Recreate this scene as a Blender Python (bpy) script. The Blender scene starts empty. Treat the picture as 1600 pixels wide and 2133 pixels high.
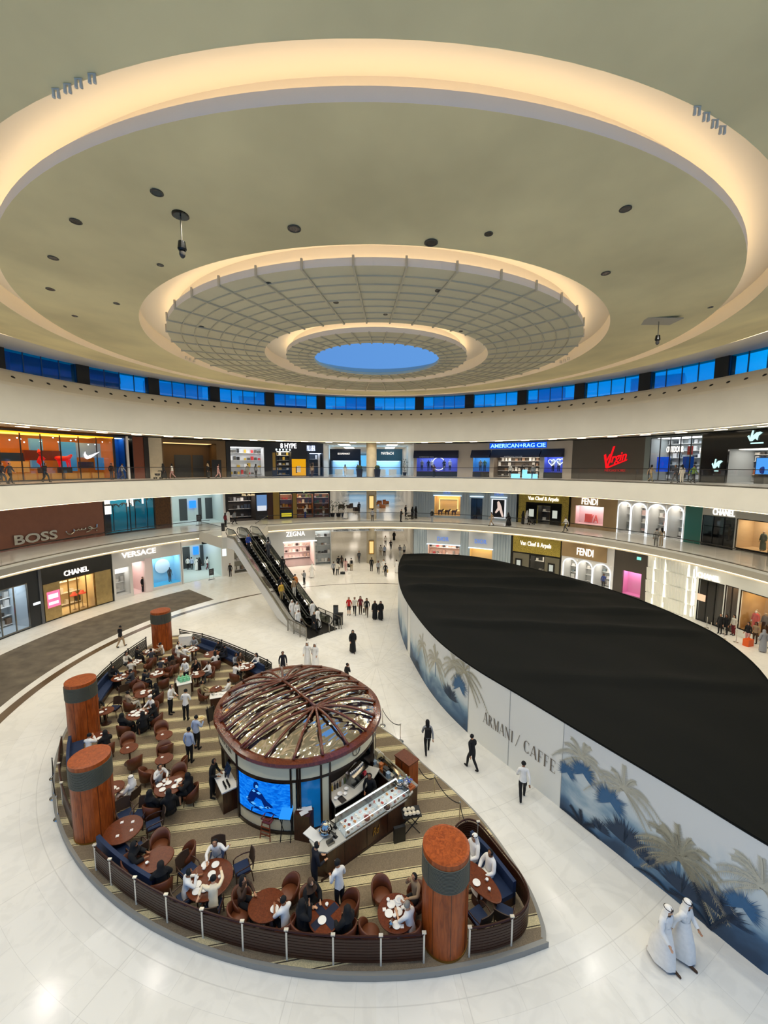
import bpy, bmesh, math, random
from mathutils import Vector, Matrix
from math import sin, cos, pi, radians as rad, hypot, atan2, degrees as deg, sqrt
random.seed(11)
SC = bpy.context.scene
COL = SC.collection

# ------------------------------------------------------------------ camera, world, exposure
FPX, PITCH, ROLL, YAW, EYE = 851.5, rad(6.43), rad(.16), rad(1.02), 14.0
CY = 27.5                                    # the atrium's axis stands at (0, CY)

def wdir(x, y, z):
    cr, sr, cp, sp, cy, sy = cos(ROLL), sin(ROLL), cos(PITCH), sin(PITCH), cos(YAW), sin(YAW)
    x, y = cr * x - sr * y, sr * x + cr * y
    Y, Z = z * cp + y * sp, -z * sp + y * cp
    return Vector((cy * x + sy * Y, -sy * x + cy * Y, Z))

cam = bpy.data.cameras.new('camera')
cam.sensor_fit = 'VERTICAL'
cam.sensor_height = 24.0
cam.lens = FPX / 2133 * 24.0
cam.clip_start, cam.clip_end = .05, 900
camo = bpy.data.objects.new('camera', cam)
COL.objects.link(camo)
_r, _u, _f = wdir(1, 0, 0), wdir(0, 1, 0), wdir(0, 0, 1)
camo.matrix_world = Matrix(((_r.x, _u.x, -_f.x, 0), (_r.y, _u.y, -_f.y, 0), (_r.z, _u.z, -_f.z, EYE), (0, 0, 0, 1)))
SC.camera = camo

SC.view_settings.view_transform = 'Standard'
SC.view_settings.look = 'None'
SC.view_settings.gamma = 1.0
SC.view_settings.use_curve_mapping = False
SC.view_settings.exposure = 0.0
SC.cycles.max_bounces = 6
SC.cycles.diffuse_bounces = 4
SC.cycles.glossy_bounces = 3
SC.cycles.transmission_bounces = 6
SC.cycles.transparent_max_bounces = 12
SC.cycles.caustics_reflective = False
SC.cycles.caustics_refractive = False
SC.cycles.sample_clamp_indirect = 6.0
SC.cycles.use_denoising = True

world = bpy.data.worlds.new('dusk_sky')
SC.world = world
world.use_nodes = True
wn = world.node_tree.nodes; wl_ = world.node_tree.links
bg = wn['Background']
tc = wn.new('ShaderNodeTexCoord')
dp = wn.new('ShaderNodeVectorMath'); dp.operation = 'DOT_PRODUCT'
dp.inputs[1].default_value = (sin(rad(60)) * .97, cos(rad(60)) * .97, .24)
wl_.new(tc.outputs['Generated'], dp.inputs[0])
rp = wn.new('ShaderNodeValToRGB')
rp.color_ramp.elements[0].position, rp.color_ramp.elements[0].color = .0, (.13, .31, .66, 1)
rp.color_ramp.elements[1].position, rp.color_ramp.elements[1].color = 1., (1.6, 1.75, 1.9, 1)
e_ = rp.color_ramp.elements.new(.94); e_.color = (.17, .42, .80, 1)
e_ = rp.color_ramp.elements.new(.985); e_.color = (.7, .95, 1.2, 1)
wl_.new(dp.outputs['Value'], rp.inputs[0])
wl_.new(rp.outputs[0], bg.inputs[0])
bg.inputs[1].default_value = 1.0

# light levels, all in one place
LAMP_W = 1250.0          # each recessed ceiling downlight
COVE = 4.1              # hidden cove strips round the ceiling rings
LEDS = 4.0              # strips under the gallery edges
ARCADE = 3.6            # light panels in the arcades and the halls
SHOP = 1.0              # multiplier on the shop window lights

# ------------------------------------------------------------------ helpers
def at(px, py, z=0.0):
    """the point at height z that the photograph shows at this pixel"""
    d = wdir((px - 800) / FPX, -(py - 1066.5) / FPX, 1)
    t = (z - EYE) / d.z
    return Vector((d.x * t, d.y * t, z))

def wat(px, py, R):
    """angle and height on the round wall of radius R"""
    d = wdir((px - 800) / FPX, -(py - 1066.5) / FPX, 1)
    a = d.x ** 2 + d.y ** 2; b = -2 * CY * d.y; c = CY * CY - R * R
    t = (-b + sqrt(b * b - 4 * a * c)) / (2 * a)
    return deg(atan2(d.x * t, d.y * t - CY)), EYE + d.z * t

def pol(a, r, z=0.0):
    return Vector((r * sin(rad(a)), CY + r * cos(rad(a)), z))

def srgb(h):
    h = h.lstrip('#')
    f = lambda v: v / 12.92 if v <= .04045 else ((v + .055) / 1.055) ** 2.4
    return tuple(f(int(h[i:i + 2], 16) / 255) for i in (0, 2, 4))

MATS = {}
def mat(name, col='#808080', rough=.5, metal=0.0, emit=0.0, ecol=None, noise=0.0, nscale=4.0, bump=0.0, spec=.5, coat=0.0, alpha=1.0):
    if name in MATS: return MATS[name]
    m = bpy.data.materials.new(name); m.use_nodes = True
    nt = m.node_tree; N = nt.nodes; L = nt.links
    b = N['Principled BSDF']
    c = srgb(col) if isinstance(col, str) else col
    b.inputs['Base Color'].default_value = (*c, 1)
    b.inputs['Roughness'].default_value = rough
    b.inputs['Metallic'].default_value = metal
    b.inputs['Specular IOR Level'].default_value = spec
    b.inputs['Coat Weight'].default_value = coat
    b.inputs['Alpha'].default_value = alpha
    if emit:
        ec = c if ecol is None else (srgb(ecol) if isinstance(ecol, str) else ecol)
        b.inputs['Emission Color'].default_value = (*ec, 1)
        b.inputs['Emission Strength'].default_value = emit
    if noise or bump:
        t = N.new('ShaderNodeTexCoord'); n = N.new('ShaderNodeTexNoise')
        n.inputs['Scale'].default_value = nscale; n.inputs['Detail'].default_value = 4
        L.new(t.outputs['Object'], n.inputs['Vector'])
        if noise:
            r = N.new('ShaderNodeValToRGB')
            r.color_ramp.elements[0].position = .3; r.color_ramp.elements[1].position = .7
            r.color_ramp.elements[0].color = (*[max(0, x * (1 - noise)) for x in c], 1)
            r.color_ramp.elements[1].color = (*[min(1, x * (1 + noise)) for x in c], 1)
            L.new(n.outputs['Fac'], r.inputs[0]); L.new(r.outputs[0], b.inputs['Base Color'])
        if bump:
            bp = N.new('ShaderNodeBump'); bp.inputs['Strength'].default_value = bump; bp.inputs['Distance'].default_value = .05
            L.new(n.outputs['Fac'], bp.inputs['Height']); L.new(bp.outputs[0], b.inputs['Normal'])
    MATS[name] = m
    return m

def emat(name, col, s):
    """something that gives off light"""
    if name in MATS: return MATS[name]
    m = bpy.data.materials.new(name); m.use_nodes = True
    N = m.node_tree.nodes; N.remove(N['Principled BSDF'])
    e = N.new('ShaderNodeEmission'); e.inputs[0].default_value = (*srgb(col), 1); e.inputs[1].default_value = s
    m.node_tree.links.new(e.outputs[0], N['Material Output'].inputs[0])
    MATS[name] = m
    return m

def glassmat(name, tint='#ffffff', refl=.08, fr=.45):
    if name in MATS: return MATS[name]
    m = bpy.data.materials.new(name); m.use_nodes = True
    N = m.node_tree.nodes; L = m.node_tree.links; N.remove(N['Principled BSDF'])
    t = N.new('ShaderNodeBsdfTransparent'); t.inputs[0].default_value = (*srgb(tint), 1)
    g = N.new('ShaderNodeBsdfGlossy'); g.inputs['Roughness'].default_value = .03
    f = N.new('ShaderNodeFresnel'); f.inputs[0].default_value = 1.45
    mu = N.new('ShaderNodeMath'); mu.operation = 'MULTIPLY_ADD'; mu.inputs[1].default_value = fr; mu.inputs[2].default_value = refl * .15
    x = N.new('ShaderNodeMixShader')
    L.new(f.outputs[0], mu.inputs[0]); L.new(mu.outputs[0], x.inputs[0])
    L.new(t.outputs[0], x.inputs[1]); L.new(g.outputs[0], x.inputs[2]); L.new(x.outputs[0], N['Material Output'].inputs[0])
    MATS[name] = m
    return m

class MB:
    """collects shapes and links them as ONE mesh object"""
    def __init__(s): s.v, s.f, s.m = [], [], []
    def add(s, vs, fs, mi=0):
        o = len(s.v); s.v += [tuple(v) for v in vs]
        for f in fs: s.f.append([i + o for i in f]); s.m.append(mi)
        return s
    def box(s, x0, x1, y0, y1, z0, z1, mi=0, M=None):
        vs = [(x, y, z) for z in (z0, z1) for y in (y0, y1) for x in (x0, x1)]
        if M is not None: vs = [M @ Vector(v) for v in vs]
        return s.add(vs, [(0, 2, 3, 1), (4, 5, 7, 6), (0, 1, 5, 4), (2, 6, 7, 3), (0, 4, 6, 2), (1, 3, 7, 5)], mi)
    def arc(s, a0, a1, r0, r1, z0, z1, mi=0, n=None):
        n = n or max(1, int(abs(a1 - a0) / 2.0 + .999))
        vs = []; fs = []
        for i in range(n + 1):
            a = a0 + (a1 - a0) * i / n
            vs += [pol(a, r0, z0), pol(a, r1, z0), pol(a, r1, z1), pol(a, r0, z1)]
        for i in range(n):
            b = 4 * i
            for k in range(4): fs.append((b + k, b + (k + 1) % 4, b + 4 + (k + 1) % 4, b + 4 + k))
        fs += [(0, 3, 2, 1), (4 * n, 4 * n + 1, 4 * n + 2, 4 * n + 3)]
        return s.add(vs, fs, mi)
    def rev(s, prof, a0=0, a1=360, n=96, mi=0, closed=False):
        """profile of (r, z) swept round the atrium's axis"""
        full = abs(a1 - a0) >= 360; m = n if full else n + 1; k = len(prof); vs = []; fs = []
        for i in range(m):
            a = a0 + (a1 - a0) * i / n
            vs += [pol(a, r, z) for r, z in prof]
        for i in range(n):
            j = (i + 1) % m
            for q in range(k if closed else k - 1):
                q2 = (q + 1) % k
                fs.append((i * k + q, j * k + q, j * k + q2, i * k + q2))
        return s.add(vs, fs, mi)
    def lathe(s, prof, n=20, c=(0, 0, 0), mi=0, M=None, sx=1, sy=1):
        k = len(prof); vs = []; fs = []
        for i in range(n):
            t = 2 * pi * i / n
            for r, z in prof: vs.append(Vector((c[0] + sx * r * cos(t), c[1] + sy * r * sin(t), c[2] + z)))
        if M is not None: vs = [M @ v for v in vs]
        for i in range(n):
            j = (i + 1) % n
            for q in range(k - 1): fs.append((i * k + q, j * k + q, j * k + q + 1, i * k + q + 1))
        if prof[0][0] > 1e-6: fs.append([i * k for i in range(n)][::-1])
        if prof[-1][0] > 1e-6: fs.append([i * k + k - 1 for i in range(n)])
        return s.add(vs, fs, mi)
    def tube(s, pts, r, n=6, closed=False, mi=0):
        pts = [Vector(p) for p in pts]; m = len(pts); vs = []; fs = []
        rr = r if isinstance(r, (list, tuple)) else [r] * m
        for i, p in enumerate(pts):
            a = pts[i - 1] if (i or closed) else p
            b = pts[(i + 1) % m] if (i < m - 1 or closed) else p
            d = (b - a).normalized()
            x = d.cross(Vector((0, 0, 1)))
            if x.length < 1e-3: x = d.cross(Vector((0, 1, 0)))
            x.normalize(); y = x.cross(d)
            vs += [p + (x * cos(2 * pi * k / n) + y * sin(2 * pi * k / n)) * rr[i] for k in range(n)]
        for i in range(m if closed else m - 1):
            j = (i + 1) % m
            for k in range(n): fs.append((i * n + k, i * n + (k + 1) % n, j * n + (k + 1) % n, j * n + k))
        if not closed: fs += [list(range(n))[::-1], [(m - 1) * n + k for k in range(n)]]
        return s.add(vs, fs, mi)
    def prism(s, poly, z0, z1, mi=0, M=None):
        n = len(poly); vs = [Vector((x, y, z0)) for x, y in poly] + [Vector((x, y, z1)) for x, y in poly]
        if M is not None: vs = [M @ v for v in vs]
        return s.add(vs, [list(range(n))[::-1], list(range(n, 2 * n))] + [(i, (i + 1) % n, n + (i + 1) % n, n + i) for i in range(n)], mi)
    def ball(s, c, rx, ry=None, rz=None, nu=12, nv=8, mi=0):
        ry = ry or rx; rz = rz or rx
        return s.lathe([(max(1e-7, sin(pi * k / nv)) if 0 < k < nv else 0, -cos(pi * k / nv) * rz) for k in range(nv + 1)], nu, c, mi, None, rx, ry)
    def mesh(s, name, mats, smooth=False):
        me = bpy.data.meshes.new(name); me.from_pydata(s.v, [], s.f)
        for m in (mats if isinstance(mats, (list, tuple)) else [mats]): me.materials.append(m)
        me.polygons.foreach_set('material_index', s.m)
        me.polygons.foreach_set('use_smooth', [smooth] * len(s.f))
        me.update(); return me
    def build(s, name, mats, parent=None, smooth=False, local=False):
        return link(name, s.mesh(name, mats, smooth), parent, local)

def link(name, me, parent=None, local=False):
    o = bpy.data.objects.new(name, me); COL.objects.link(o)
    if parent is not None:
        o.parent = parent
        if not local:
            T = Vector((0, 0, 0)); p = parent
            while p is not None:
                T += p.location
                if p.parent is not None: T += p.matrix_parent_inverse.translation
                p = p.parent
            o.matrix_parent_inverse = Matrix.Translation(-T)
    return o

def tag(o, label, cat, group=None, kind=None):
    if label: o['label'] = label
    if cat: o['category'] = cat
    if group: o['group'] = group
    if kind: o['kind'] = kind
    return o

def thing(name, label, cat, loc=(0, 0, 0), rz=0.0, group=None):
    o = bpy.data.objects.new(name, None); COL.objects.link(o)
    o.empty_display_size = .2
    o.location = loc; o.rotation_euler = (0, 0, rz)
    return tag(o, label, cat, group)

def struct(o):
    o['kind'] = 'structure'; return o

def recalc(me):
    b = bmesh.new(); b.from_mesh(me); bmesh.ops.recalc_face_normals(b, faces=b.faces); b.to_mesh(me); b.free(); return me

def dup(root, loc, rz, label, group=None):
    r = root.copy(); COL.objects.link(r); r.location = loc; r.rotation_euler = (0, 0, rz); r['label'] = label
    if group: r['group'] = group
    for ch in list(root.children):
        c = ch.copy(); COL.objects.link(c); c.parent = r
        for g in ch.children:
            d = g.copy(); COL.objects.link(d); d.parent = c
    return r

_tc = {}
def text_mesh(txt, bold=0.0, shear=0.0, extrude=.05, space=1.0):
    """flat lettering in a unit box: verts (x 0..1, y 0..1, depth), faces, aspect"""
    key = (txt, bold, shear, extrude, space)
    if key in _tc: return _tc[key]
    cu = bpy.data.curves.new('t', 'FONT'); cu.body = txt; cu.size = 1; cu.extrude = extrude; cu.offset = bold; cu.shear = shear; cu.space_character = space
    cu.resolution_u = 3
    o = bpy.data.objects.new('t', cu)
    me = bpy.data.meshes.new_from_object(o)
    vs = [v.co.copy() for v in me.vertices]; fs = [list(p.vertices) for p in me.polygons]
    bpy.data.objects.remove(o); bpy.data.meshes.remove(me); bpy.data.curves.remove(cu)
    x0 = min(v.x for v in vs); x1 = max(v.x for v in vs); y0 = min(v.y for v in vs); y1 = max(v.y for v in vs)
    vs = [((v.x - x0) / (x1 - x0), (v.y - y0) / (y1 - y0), v.z) for v in vs]
    _tc[key] = (vs, fs, (x1 - x0) / (y1 - y0))
    return _tc[key]

def wall_text(mb, txt, a0, a1, z0, z1, r, mi=0, **k):
    """lettering bent onto the round wall, seen from inside; angles run left to right"""
    vs, fs, asp = text_mesh(txt, **k)
    mb.add([pol(a0 + (a1 - a0) * x, r - d, z0 + (z1 - z0) * y) for x, y, d in vs], fs, mi)

def flat_text(mb, txt, M, w, h, mi=0, **k):
    vs, fs, asp = text_mesh(txt, **k)
    mb.add([M @ Vector((x * w, y * h, d)) for x, y, d in vs], fs, mi)
# ------------------------------------------------------------------ lamps the building has
def spot(name, loc, watts, angle=168, blend=.7, r=.2, col=(1, .955, .85), aim=None):
    l = bpy.data.lights.new(name, 'SPOT'); l.energy = watts; l.spot_size = rad(angle); l.spot_blend = blend; l.shadow_soft_size = r; l.color = col
    o = bpy.data.objects.new(name, l); COL.objects.link(o); o.location = loc
    if aim is not None:
        o.rotation_euler = (Vector(aim) - Vector(loc)).to_track_quat('-Z', 'Y').to_euler()
    return o
for k in range(24):
    spot('ceiling_downlight_lamp', pol(k * 15 + 7, 22.6, 22.2), LAMP_W * (1.12 if 8 <= k <= 15 else .8 if k < 5 or k > 18 else .95))
for k in range(18):
    spot('ceiling_downlight_lamp', pol(k * 20, 15.6, 21.3), LAMP_W * .5)

# ------------------------------------------------------------------ materials of the building
def marble():
    m = bpy.data.materials.new('marble_floor'); m.use_nodes = True
    N = m.node_tree.nodes; L = m.node_tree.links; b = N['Principled BSDF']
    t = N.new('ShaderNodeTexCoord'); sx = N.new('ShaderNodeSeparateXYZ'); L.new(t.outputs['Object'], sx.inputs[0])
    def M(op, a, b_=None, c=None):
        n = N.new('ShaderNodeMath'); n.operation = op
        for i, v in enumerate((a, b_, c)):
            if v is None: continue
            if isinstance(v, (int, float)): n.inputs[i].default_value = v
            else: L.new(v, n.inputs[i])
        return n.outputs[0]
    y = M('SUBTRACT', sx.outputs[1], CY); x = sx.outputs[0]
    r = M('SQRT', M('ADD', M('MULTIPLY', x, x), M('MULTIPLY', y, y)))
    a = M('ARCTAN2', x, y)
    cv = N.new('ShaderNodeCombineXYZ'); L.new(M('MULTIPLY', a, 18.0), cv.inputs[0]); L.new(r, cv.inputs[1])
    br = N.new('ShaderNodeTexBrick'); L.new(cv.outputs[0], br.inputs['Vector'])
    br.inputs['Scale'].default_value = 1.0; br.inputs['Mortar Size'].default_value = .006; br.inputs['Mortar Smooth'].default_value = .3
    br.inputs['Brick Width'].default_value = 1.6; br.inputs['Row Height'].default_value = 1.05; br.offset = .5
    br.inputs['Color1'].default_value = (.80, .775, .70, 1); br.inputs['Color2'].default_value = (.83, .81, .745, 1); br.inputs['Mortar'].default_value = (.70, .68, .62, 1)
    nz = N.new('ShaderNodeTexNoise'); nz.inputs['Scale'].default_value = .9; nz.inputs['Detail'].default_value = 8; nz.inputs['Distortion'].default_value = 2.2
    L.new(t.outputs['Object'], nz.inputs['Vector'])
    rp = N.new('ShaderNodeValToRGB'); rp.color_ramp.elements[0].position = .40; rp.color_ramp.elements[0].color = (.95, .95, .95, 1); rp.color_ramp.elements[1].position = .52; rp.color_ramp.elements[1].color = (1, 1, 1, 1)
    L.new(nz.outputs['Fac'], rp.inputs[0])
    # widely spaced dark seams
    seam = M('LESS_THAN', M('ABSOLUTE', M('SUBTRACT', M('FRACT', M('DIVIDE', r, 5.25)), .5)), .0028)
    seam2 = M('LESS_THAN', M('MULTIPLY', M('ABSOLUTE', M('SUBTRACT', M('FRACT', M('MULTIPLY', a, 24 / (2 * pi))), .5)), r), .055)
    sm = M('MAXIMUM', seam, seam2)
    mx = N.new('ShaderNodeMix'); mx.data_type = 'RGBA'; mx.blend_type = 'MULTIPLY'; mx.inputs[0].default_value = 1
    L.new(br.outputs['Color'], mx.inputs[6]); L.new(rp.outputs[0], mx.inputs[7])
    m2 = N.new('ShaderNodeMix'); m2.data_type = 'RGBA'; L.new(M('MULTIPLY', sm, .25), m2.inputs[0]); L.new(mx.outputs[2], m2.inputs[6]); m2.inputs[7].default_value = (.34, .32, .28, 1)
    L.new(m2.outputs[2], b.inputs['Base Color'])
    b.inputs['Roughness'].default_value = .14; b.inputs['Specular IOR Level'].default_value = .16
    return m
MARBLE = marble()
PLASTER = mat('warm_white_plaster', (.60, .575, .49), .65, noise=.03, nscale=.6)
CEIL = mat('ceiling_plaster', (.78, .67, .37), .85, noise=.17, nscale=.2)
CEILG = mat('grid_ceiling_plaster', (.72, .645, .43), .85, noise=.05, nscale=.5)
CREAM = mat('cove_paint', '#f4ecdc', .6)
COVE_E = emat('cove_strip', '#ffe0b2', COVE)
LED_E = emat('led_strip', '#ffe2b4', LEDS)
PANEL_E = emat('arcade_light_panel', '#fff0dc', ARCADE)
WHITEW = mat('white_wall', '#e9e6de', .4)
DARK = mat('near_black', '#121212', .45)
GLASS = glassmat('clear_glass')
CHROME = mat('chrome', '#d8d4cb', .15, metal=1.0)
STEEL = mat('brushed_steel', '#8f8b82', .3, metal=1.0)
BRONZE = mat('dark_handrail', '#2e2a25', .35, metal=.4)

# ------------------------------------------------------------------ ground floor
f = MB(); f.box(-75, 75, -12, 145, -.2, 0); struct(f.build('floor', MARBLE))
m = MB(); m.arc(-112, -49.8, 22.4, 27.9, 0, .012, n=40)
RUG = mat('mottled_carpet', '#665d4f', .95, noise=.28, nscale=1.1)
tag(m.build('ring_carpet', RUG), 'long curved mottled brown carpet laid on the white marble along the shopfronts', 'carpet')
m = MB()
n = 90
for i in range(n):
    def rr(a): return 21.45 if a < -74 else 22.6 - (a + 62) ** 2 / 160 if a < -50 else 20.3 + 1.4 * max(0, -(a + 8) / 42)
    a0 = -112 + 120 * i / n; a1 = -112 + 120 * (i + 1) / n
    w = .55 if a0 < -62 else max(.16, .55 + (a0 + 62) * -.012)
    p = []
    for a in (a0, a1):
        r_ = 21.5 - .012 * (a + 112) * (1 if a < 10 else 1)
        p += [pol(a, r_, .006), pol(a, r_ + w, .006)]
    m.add(p, [(0, 2, 3, 1)])
struct(m.build('trim_1', mat('brown_marble_band', '#5b452b', .2)))

# ------------------------------------------------------------------ gallery slabs, facias and glass rails
def slab(name, prof, a0=-125, a1=125):
    m = MB(); m.rev(prof, a0, a1, 150, closed=True); me = recalc(m.mesh(name, [PLASTER], False))
    return struct(link(name, me))
slab('floor_gallery_lower', [(39, 6.45), (28.0, 6.45), (28.0, 6.28), (28.85, 5.56), (29.1, 5.5), (29.1, 5.3), (39, 5.3)])
slab('floor_gallery_upper', [(39, 12.45), (28.4, 12.45), (28.3, 12.38), (27.35, 10.86), (27.3, 10.75), (27.7, 10.72), (27.7, 11.3), (39, 11.3)])
slab('trim_2', [(39, 17.42), (29.9, 17.42), (29.9, 17.28), (29.35, 17.25), (29.3, 17.35), (29.3, 20.2), (29.42, 20.45), (30.55, 21.5), (30.9, 21.7), (32.6, 21.95), (39, 21.95)])
for nm, lev in (('floor_finish_lower', 6.45), ('floor_finish_upper', 12.45)):
    m = MB(); m.rev([(28.2 if lev < 7 else 28.5, lev + .006), (39, lev + .006)], -125, 125, 120); struct(m.build(nm, MARBLE))
# led strips under the edges
for r0, r1, z in ((28.9, 29.08, 5.485), (27.38, 27.62, 10.705), (29.5, 29.85, 17.25)):
    m = MB(); m.arc(-120, 120, r0, r1, z - .012, z, n=120); struct(m.build('trim_light_strip', LED_E))

def balustrade(name, label, r, z, h, a0, a1, step, gaps=()):
    t = thing(name, label, 'railing', pol(0, r, z))
    k = int((a1 - a0) / step)
    segs = []
    for i in range(k):
        b0 = a0 + (a1 - a0) * i / k; b1 = a0 + (a1 - a0) * (i + 1) / k
        if any(g0 < (b0 + b1) / 2 < g1 for g0, g1 in gaps): continue
        m = MB(); m.arc(b0 + .06, b1 - .06, r - .008, r + .008, z, z + h - .04, n=2); m.build('glass_panel', GLASS, t)
        segs.append((b0, b1))
    runs = []
    for s in segs:
        if runs and abs(runs[-1][1] - s[0]) < 1e-6: runs[-1][1] = s[1]
        else: runs.append(list(s))
    for b0, b1 in runs:
        m = MB(); m.arc(b0, b1, r - .03, r + .03, z + h - .04, z + h + .02, n=int((b1 - b0) / 1.5) + 1); m.build('handrail', BRONZE, t)
        m = MB(); m.arc(b0, b1, r - .035, r + .035, z, z + .07, n=int((b1 - b0) / 1.5) + 1); m.build('base_shoe', STEEL, t)
balustrade('glass_balustrade', 'clear glass balustrade with dark handrail round the lower gallery', 28.15, 6.455, 1.2, -100, 100, 4.0, gaps=((-43, -33),))
balustrade('glass_balustrade', 'clear glass balustrade with dark handrail round the upper gallery', 28.35, 12.455, 1.35, -100, 100, 4.0)

# ------------------------------------------------------------------ ceiling
def ring(name, prof, mt, smooth=False):
    m = MB(); m.rev(prof, 0, 360, 160); return struct(m.build(name, mt, smooth=smooth))
ring('ceiling', [(25.64, 22.88), (19.15, 21.72)], CEIL)
ring('ceiling_rim', [(19.15, 21.72), (19.15, 22.55)], CREAM)
ring('ceiling_edge', [(25.64, 22.88), (25.72, 23.05), (26.3, 23.1), (26.3, 23.7), (33.4, 23.75)], CREAM)
ring('ceiling_cove_outer', [(19.15, 22.55), (17.4, 22.6), (17.4, 21.84), (17.85, 21.82), (17.85, 21.93), (17.97, 21.93), (17.97, 21.62)], CREAM)
ring('ceiling_disc', [(17.97, 21.62), (13.27, 21.18)], CEIL)
ring('ceiling_cove_middle', [(13.27, 21.18), (13.27, 21.95), (11.6, 22.0), (11.6, 21.28), (11.95, 21.26), (11.95, 21.36), (12.07, 21.36), (12.07, 21.08)], CREAM)
ring('ceiling_grid', [(12.07, 21.08), (7.0, 20.84)], CEILG)
ring('ceiling_cove_inner', [(7.0, 20.84), (7.0, 21.5), (5.35, 21.5), (5.35, 20.96), (5.62, 20.95), (5.62, 21.05), (5.72, 21.05), (5.72, 20.8)], CREAM)
ring('ceiling_grid_inner', [(5.72, 20.8), (4.0, 20.76)], CEILG)
ring('ceiling_skylight_shaft', [(4.0, 20.76), (4.02, 20.95)], CEILG)
for r0, r1, z in ((17.62, 17.83, 21.84), (11.75, 11.93, 21.28), (5.46, 5.6, 20.97), (26.35, 26.5, 23.14)):
    m = MB(); m.arc(0, 360, r0, r1, z, z + .06, n=120); struct(m.build('ceiling_cove_strip', COVE_E))
m = MB(); m.rev([(0.001, 20.93), (4.05, 20.93)], 0, 360, 64); struct(m.build('window_16', glassmat('skylight_glass', '#e6efff', .0, .0)))
m = MB()
RIB = mat('ceiling_rib', (.62, .55, .38), .8)
def zc(r): return 20.84 + (r - 7) * .24 / 5.07 if r >= 7 else 20.76 + (r - 4) * .04 / 1.72
for k in range(40):
    a = k * 9 + 4
    for r0, r1 in ((7.02, 12.1), (4.02, 5.75)):
        p, q = pol(a, r0), pol(a, r1); d = (q - p).normalized(); w = Vector((d.y, -d.x, 0)) * .035
        z0, z1 = zc(r0), zc(r1)
        vs = []
        for P, z in ((p, z0), (q, z1)):
            vs += [P - w + Vector((0, 0, z + .02)), P + w + Vector((0, 0, z + .02)), P + w + Vector((0, 0, z - .07)), P - w + Vector((0, 0, z - .07))]
        m.add(vs, [(0, 1, 5, 4), (1, 2, 6, 5), (2, 3, 7, 6), (3, 0, 4, 7), (4, 5, 6, 7), (3, 2, 1, 0)])
    p = pol(a, 12.1); m.box(p.x - .04, p.x + .04, p.y - .04, p.y + .04, 21.0, 21.42)
for r in (7.5, 8.15, 8.8, 9.45, 10.1, 10.75, 11.4, 4.45, 5.0):
    m.rev([(r - .025, zc(r) + .02), (r - .025, zc(r) - .05), (r + .025, zc(r) - .05), (r + .025, zc(r) + .02)], 0, 360, 100, closed=True)
struct(m.build('ceiling_ribs', RIB))

# recessed black downlights in the ceiling, where the photograph shows them
def ceil_at(px, py):
    z = 21.4
    for _ in range(6):
        p = at(px, py, z); r = hypot(p.x, p.y - CY)
        z = 21.72 + (r - 19.15) * 1.16 / 6.49 if r > 19.15 else 21.18 + (r - 13.27) * .44 / 4.7 if r > 13.2 else zc(max(r, 4))
    return Vector((p.x, p.y, z))
proto = None
LENS = mat('black_lens', '#050505', .2)
for i, (px, py, s) in enumerate([(327, 401, 1), (158, 461, 1), (613, 476, 1.2), (898, 505, 1.3), (1018, 487, .8), (1303, 435, 1), (111, 537, 1), (1262, 569, 1), (105, 602, 1), (334, 552, .7), (243, 632, .8), (156, 658, .8), (560, 590, .7), (700, 630, .7), (914, 605, .9), (803, 655, .6), (420, 680, .7), (960, 690, .6), (1480, 640, .7)]):
    p = ceil_at(px, py)
    if proto is None:
        proto = thing('recessed_downlight', '', 'light')
        q = MB(); q.lathe([(.17, 0), (.17, -.02), (.13, -.025), (.12, .03)], 20); q.build('trim_ring', mat('grey_ring', '#4b463c', .6), proto, local=True)
        q = MB(); q.lathe([(0, -.018), (.125, -.018), (.125, .03), (0, .03)], 20); q.build('lens', LENS, proto, local=True)
        o = proto
    else: o = dup(proto, p, 0, '')
    o.location = p; o.scale = (s, s, s); o['label'] = 'small black recessed downlight in the plain beige ceiling'; o['group'] = 'recessed ceiling downlights'
def pendant(px, py, label):
    p = ceil_at(px, py)
    t = thing('hanging_camera', label, 'camera', p)
    q = MB(); q.lathe([(0, .02), (.24, .02), (.24, -.03), (.2, -.04), (0, -.04)], 20, p); q.build('ceiling_plate', LENS, t)
    q = MB(); q.tube([p, p + Vector((0, 0, -.75))], .022); q.build('drop_rod', STEEL, t)
    q = MB(); q.lathe([(0, -.72), (.1, -.74), (.13, -.95), (.1, -1.0), (0, -1.0)], 14, p); q.build('housing', LENS, t)
    q = MB(); q.ball(p + Vector((0, 0, -1.08)), .09, .09, .13); q.build('dome', mat('smoked_dome', '#3c3934', .1), t)
pendant(376, 448, 'black hanging camera on a short rod under the widest beige ceiling disc')
pendant(1373, 667, 'small hanging sensor with pale patched plaster around its ceiling plate')
q = MB(); p = ceil_at(1373, 667); q.box(p.x - .9, p.x + .9, p.y - .5, p.y + .5, p.z - .07, p.z - .04); tag(q.build('access_hatch', mat('hatch_plaster', '#b3aa96', .8)), 'pale rectangular access hatch beside the small ceiling sensor', 'hatch')
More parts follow.
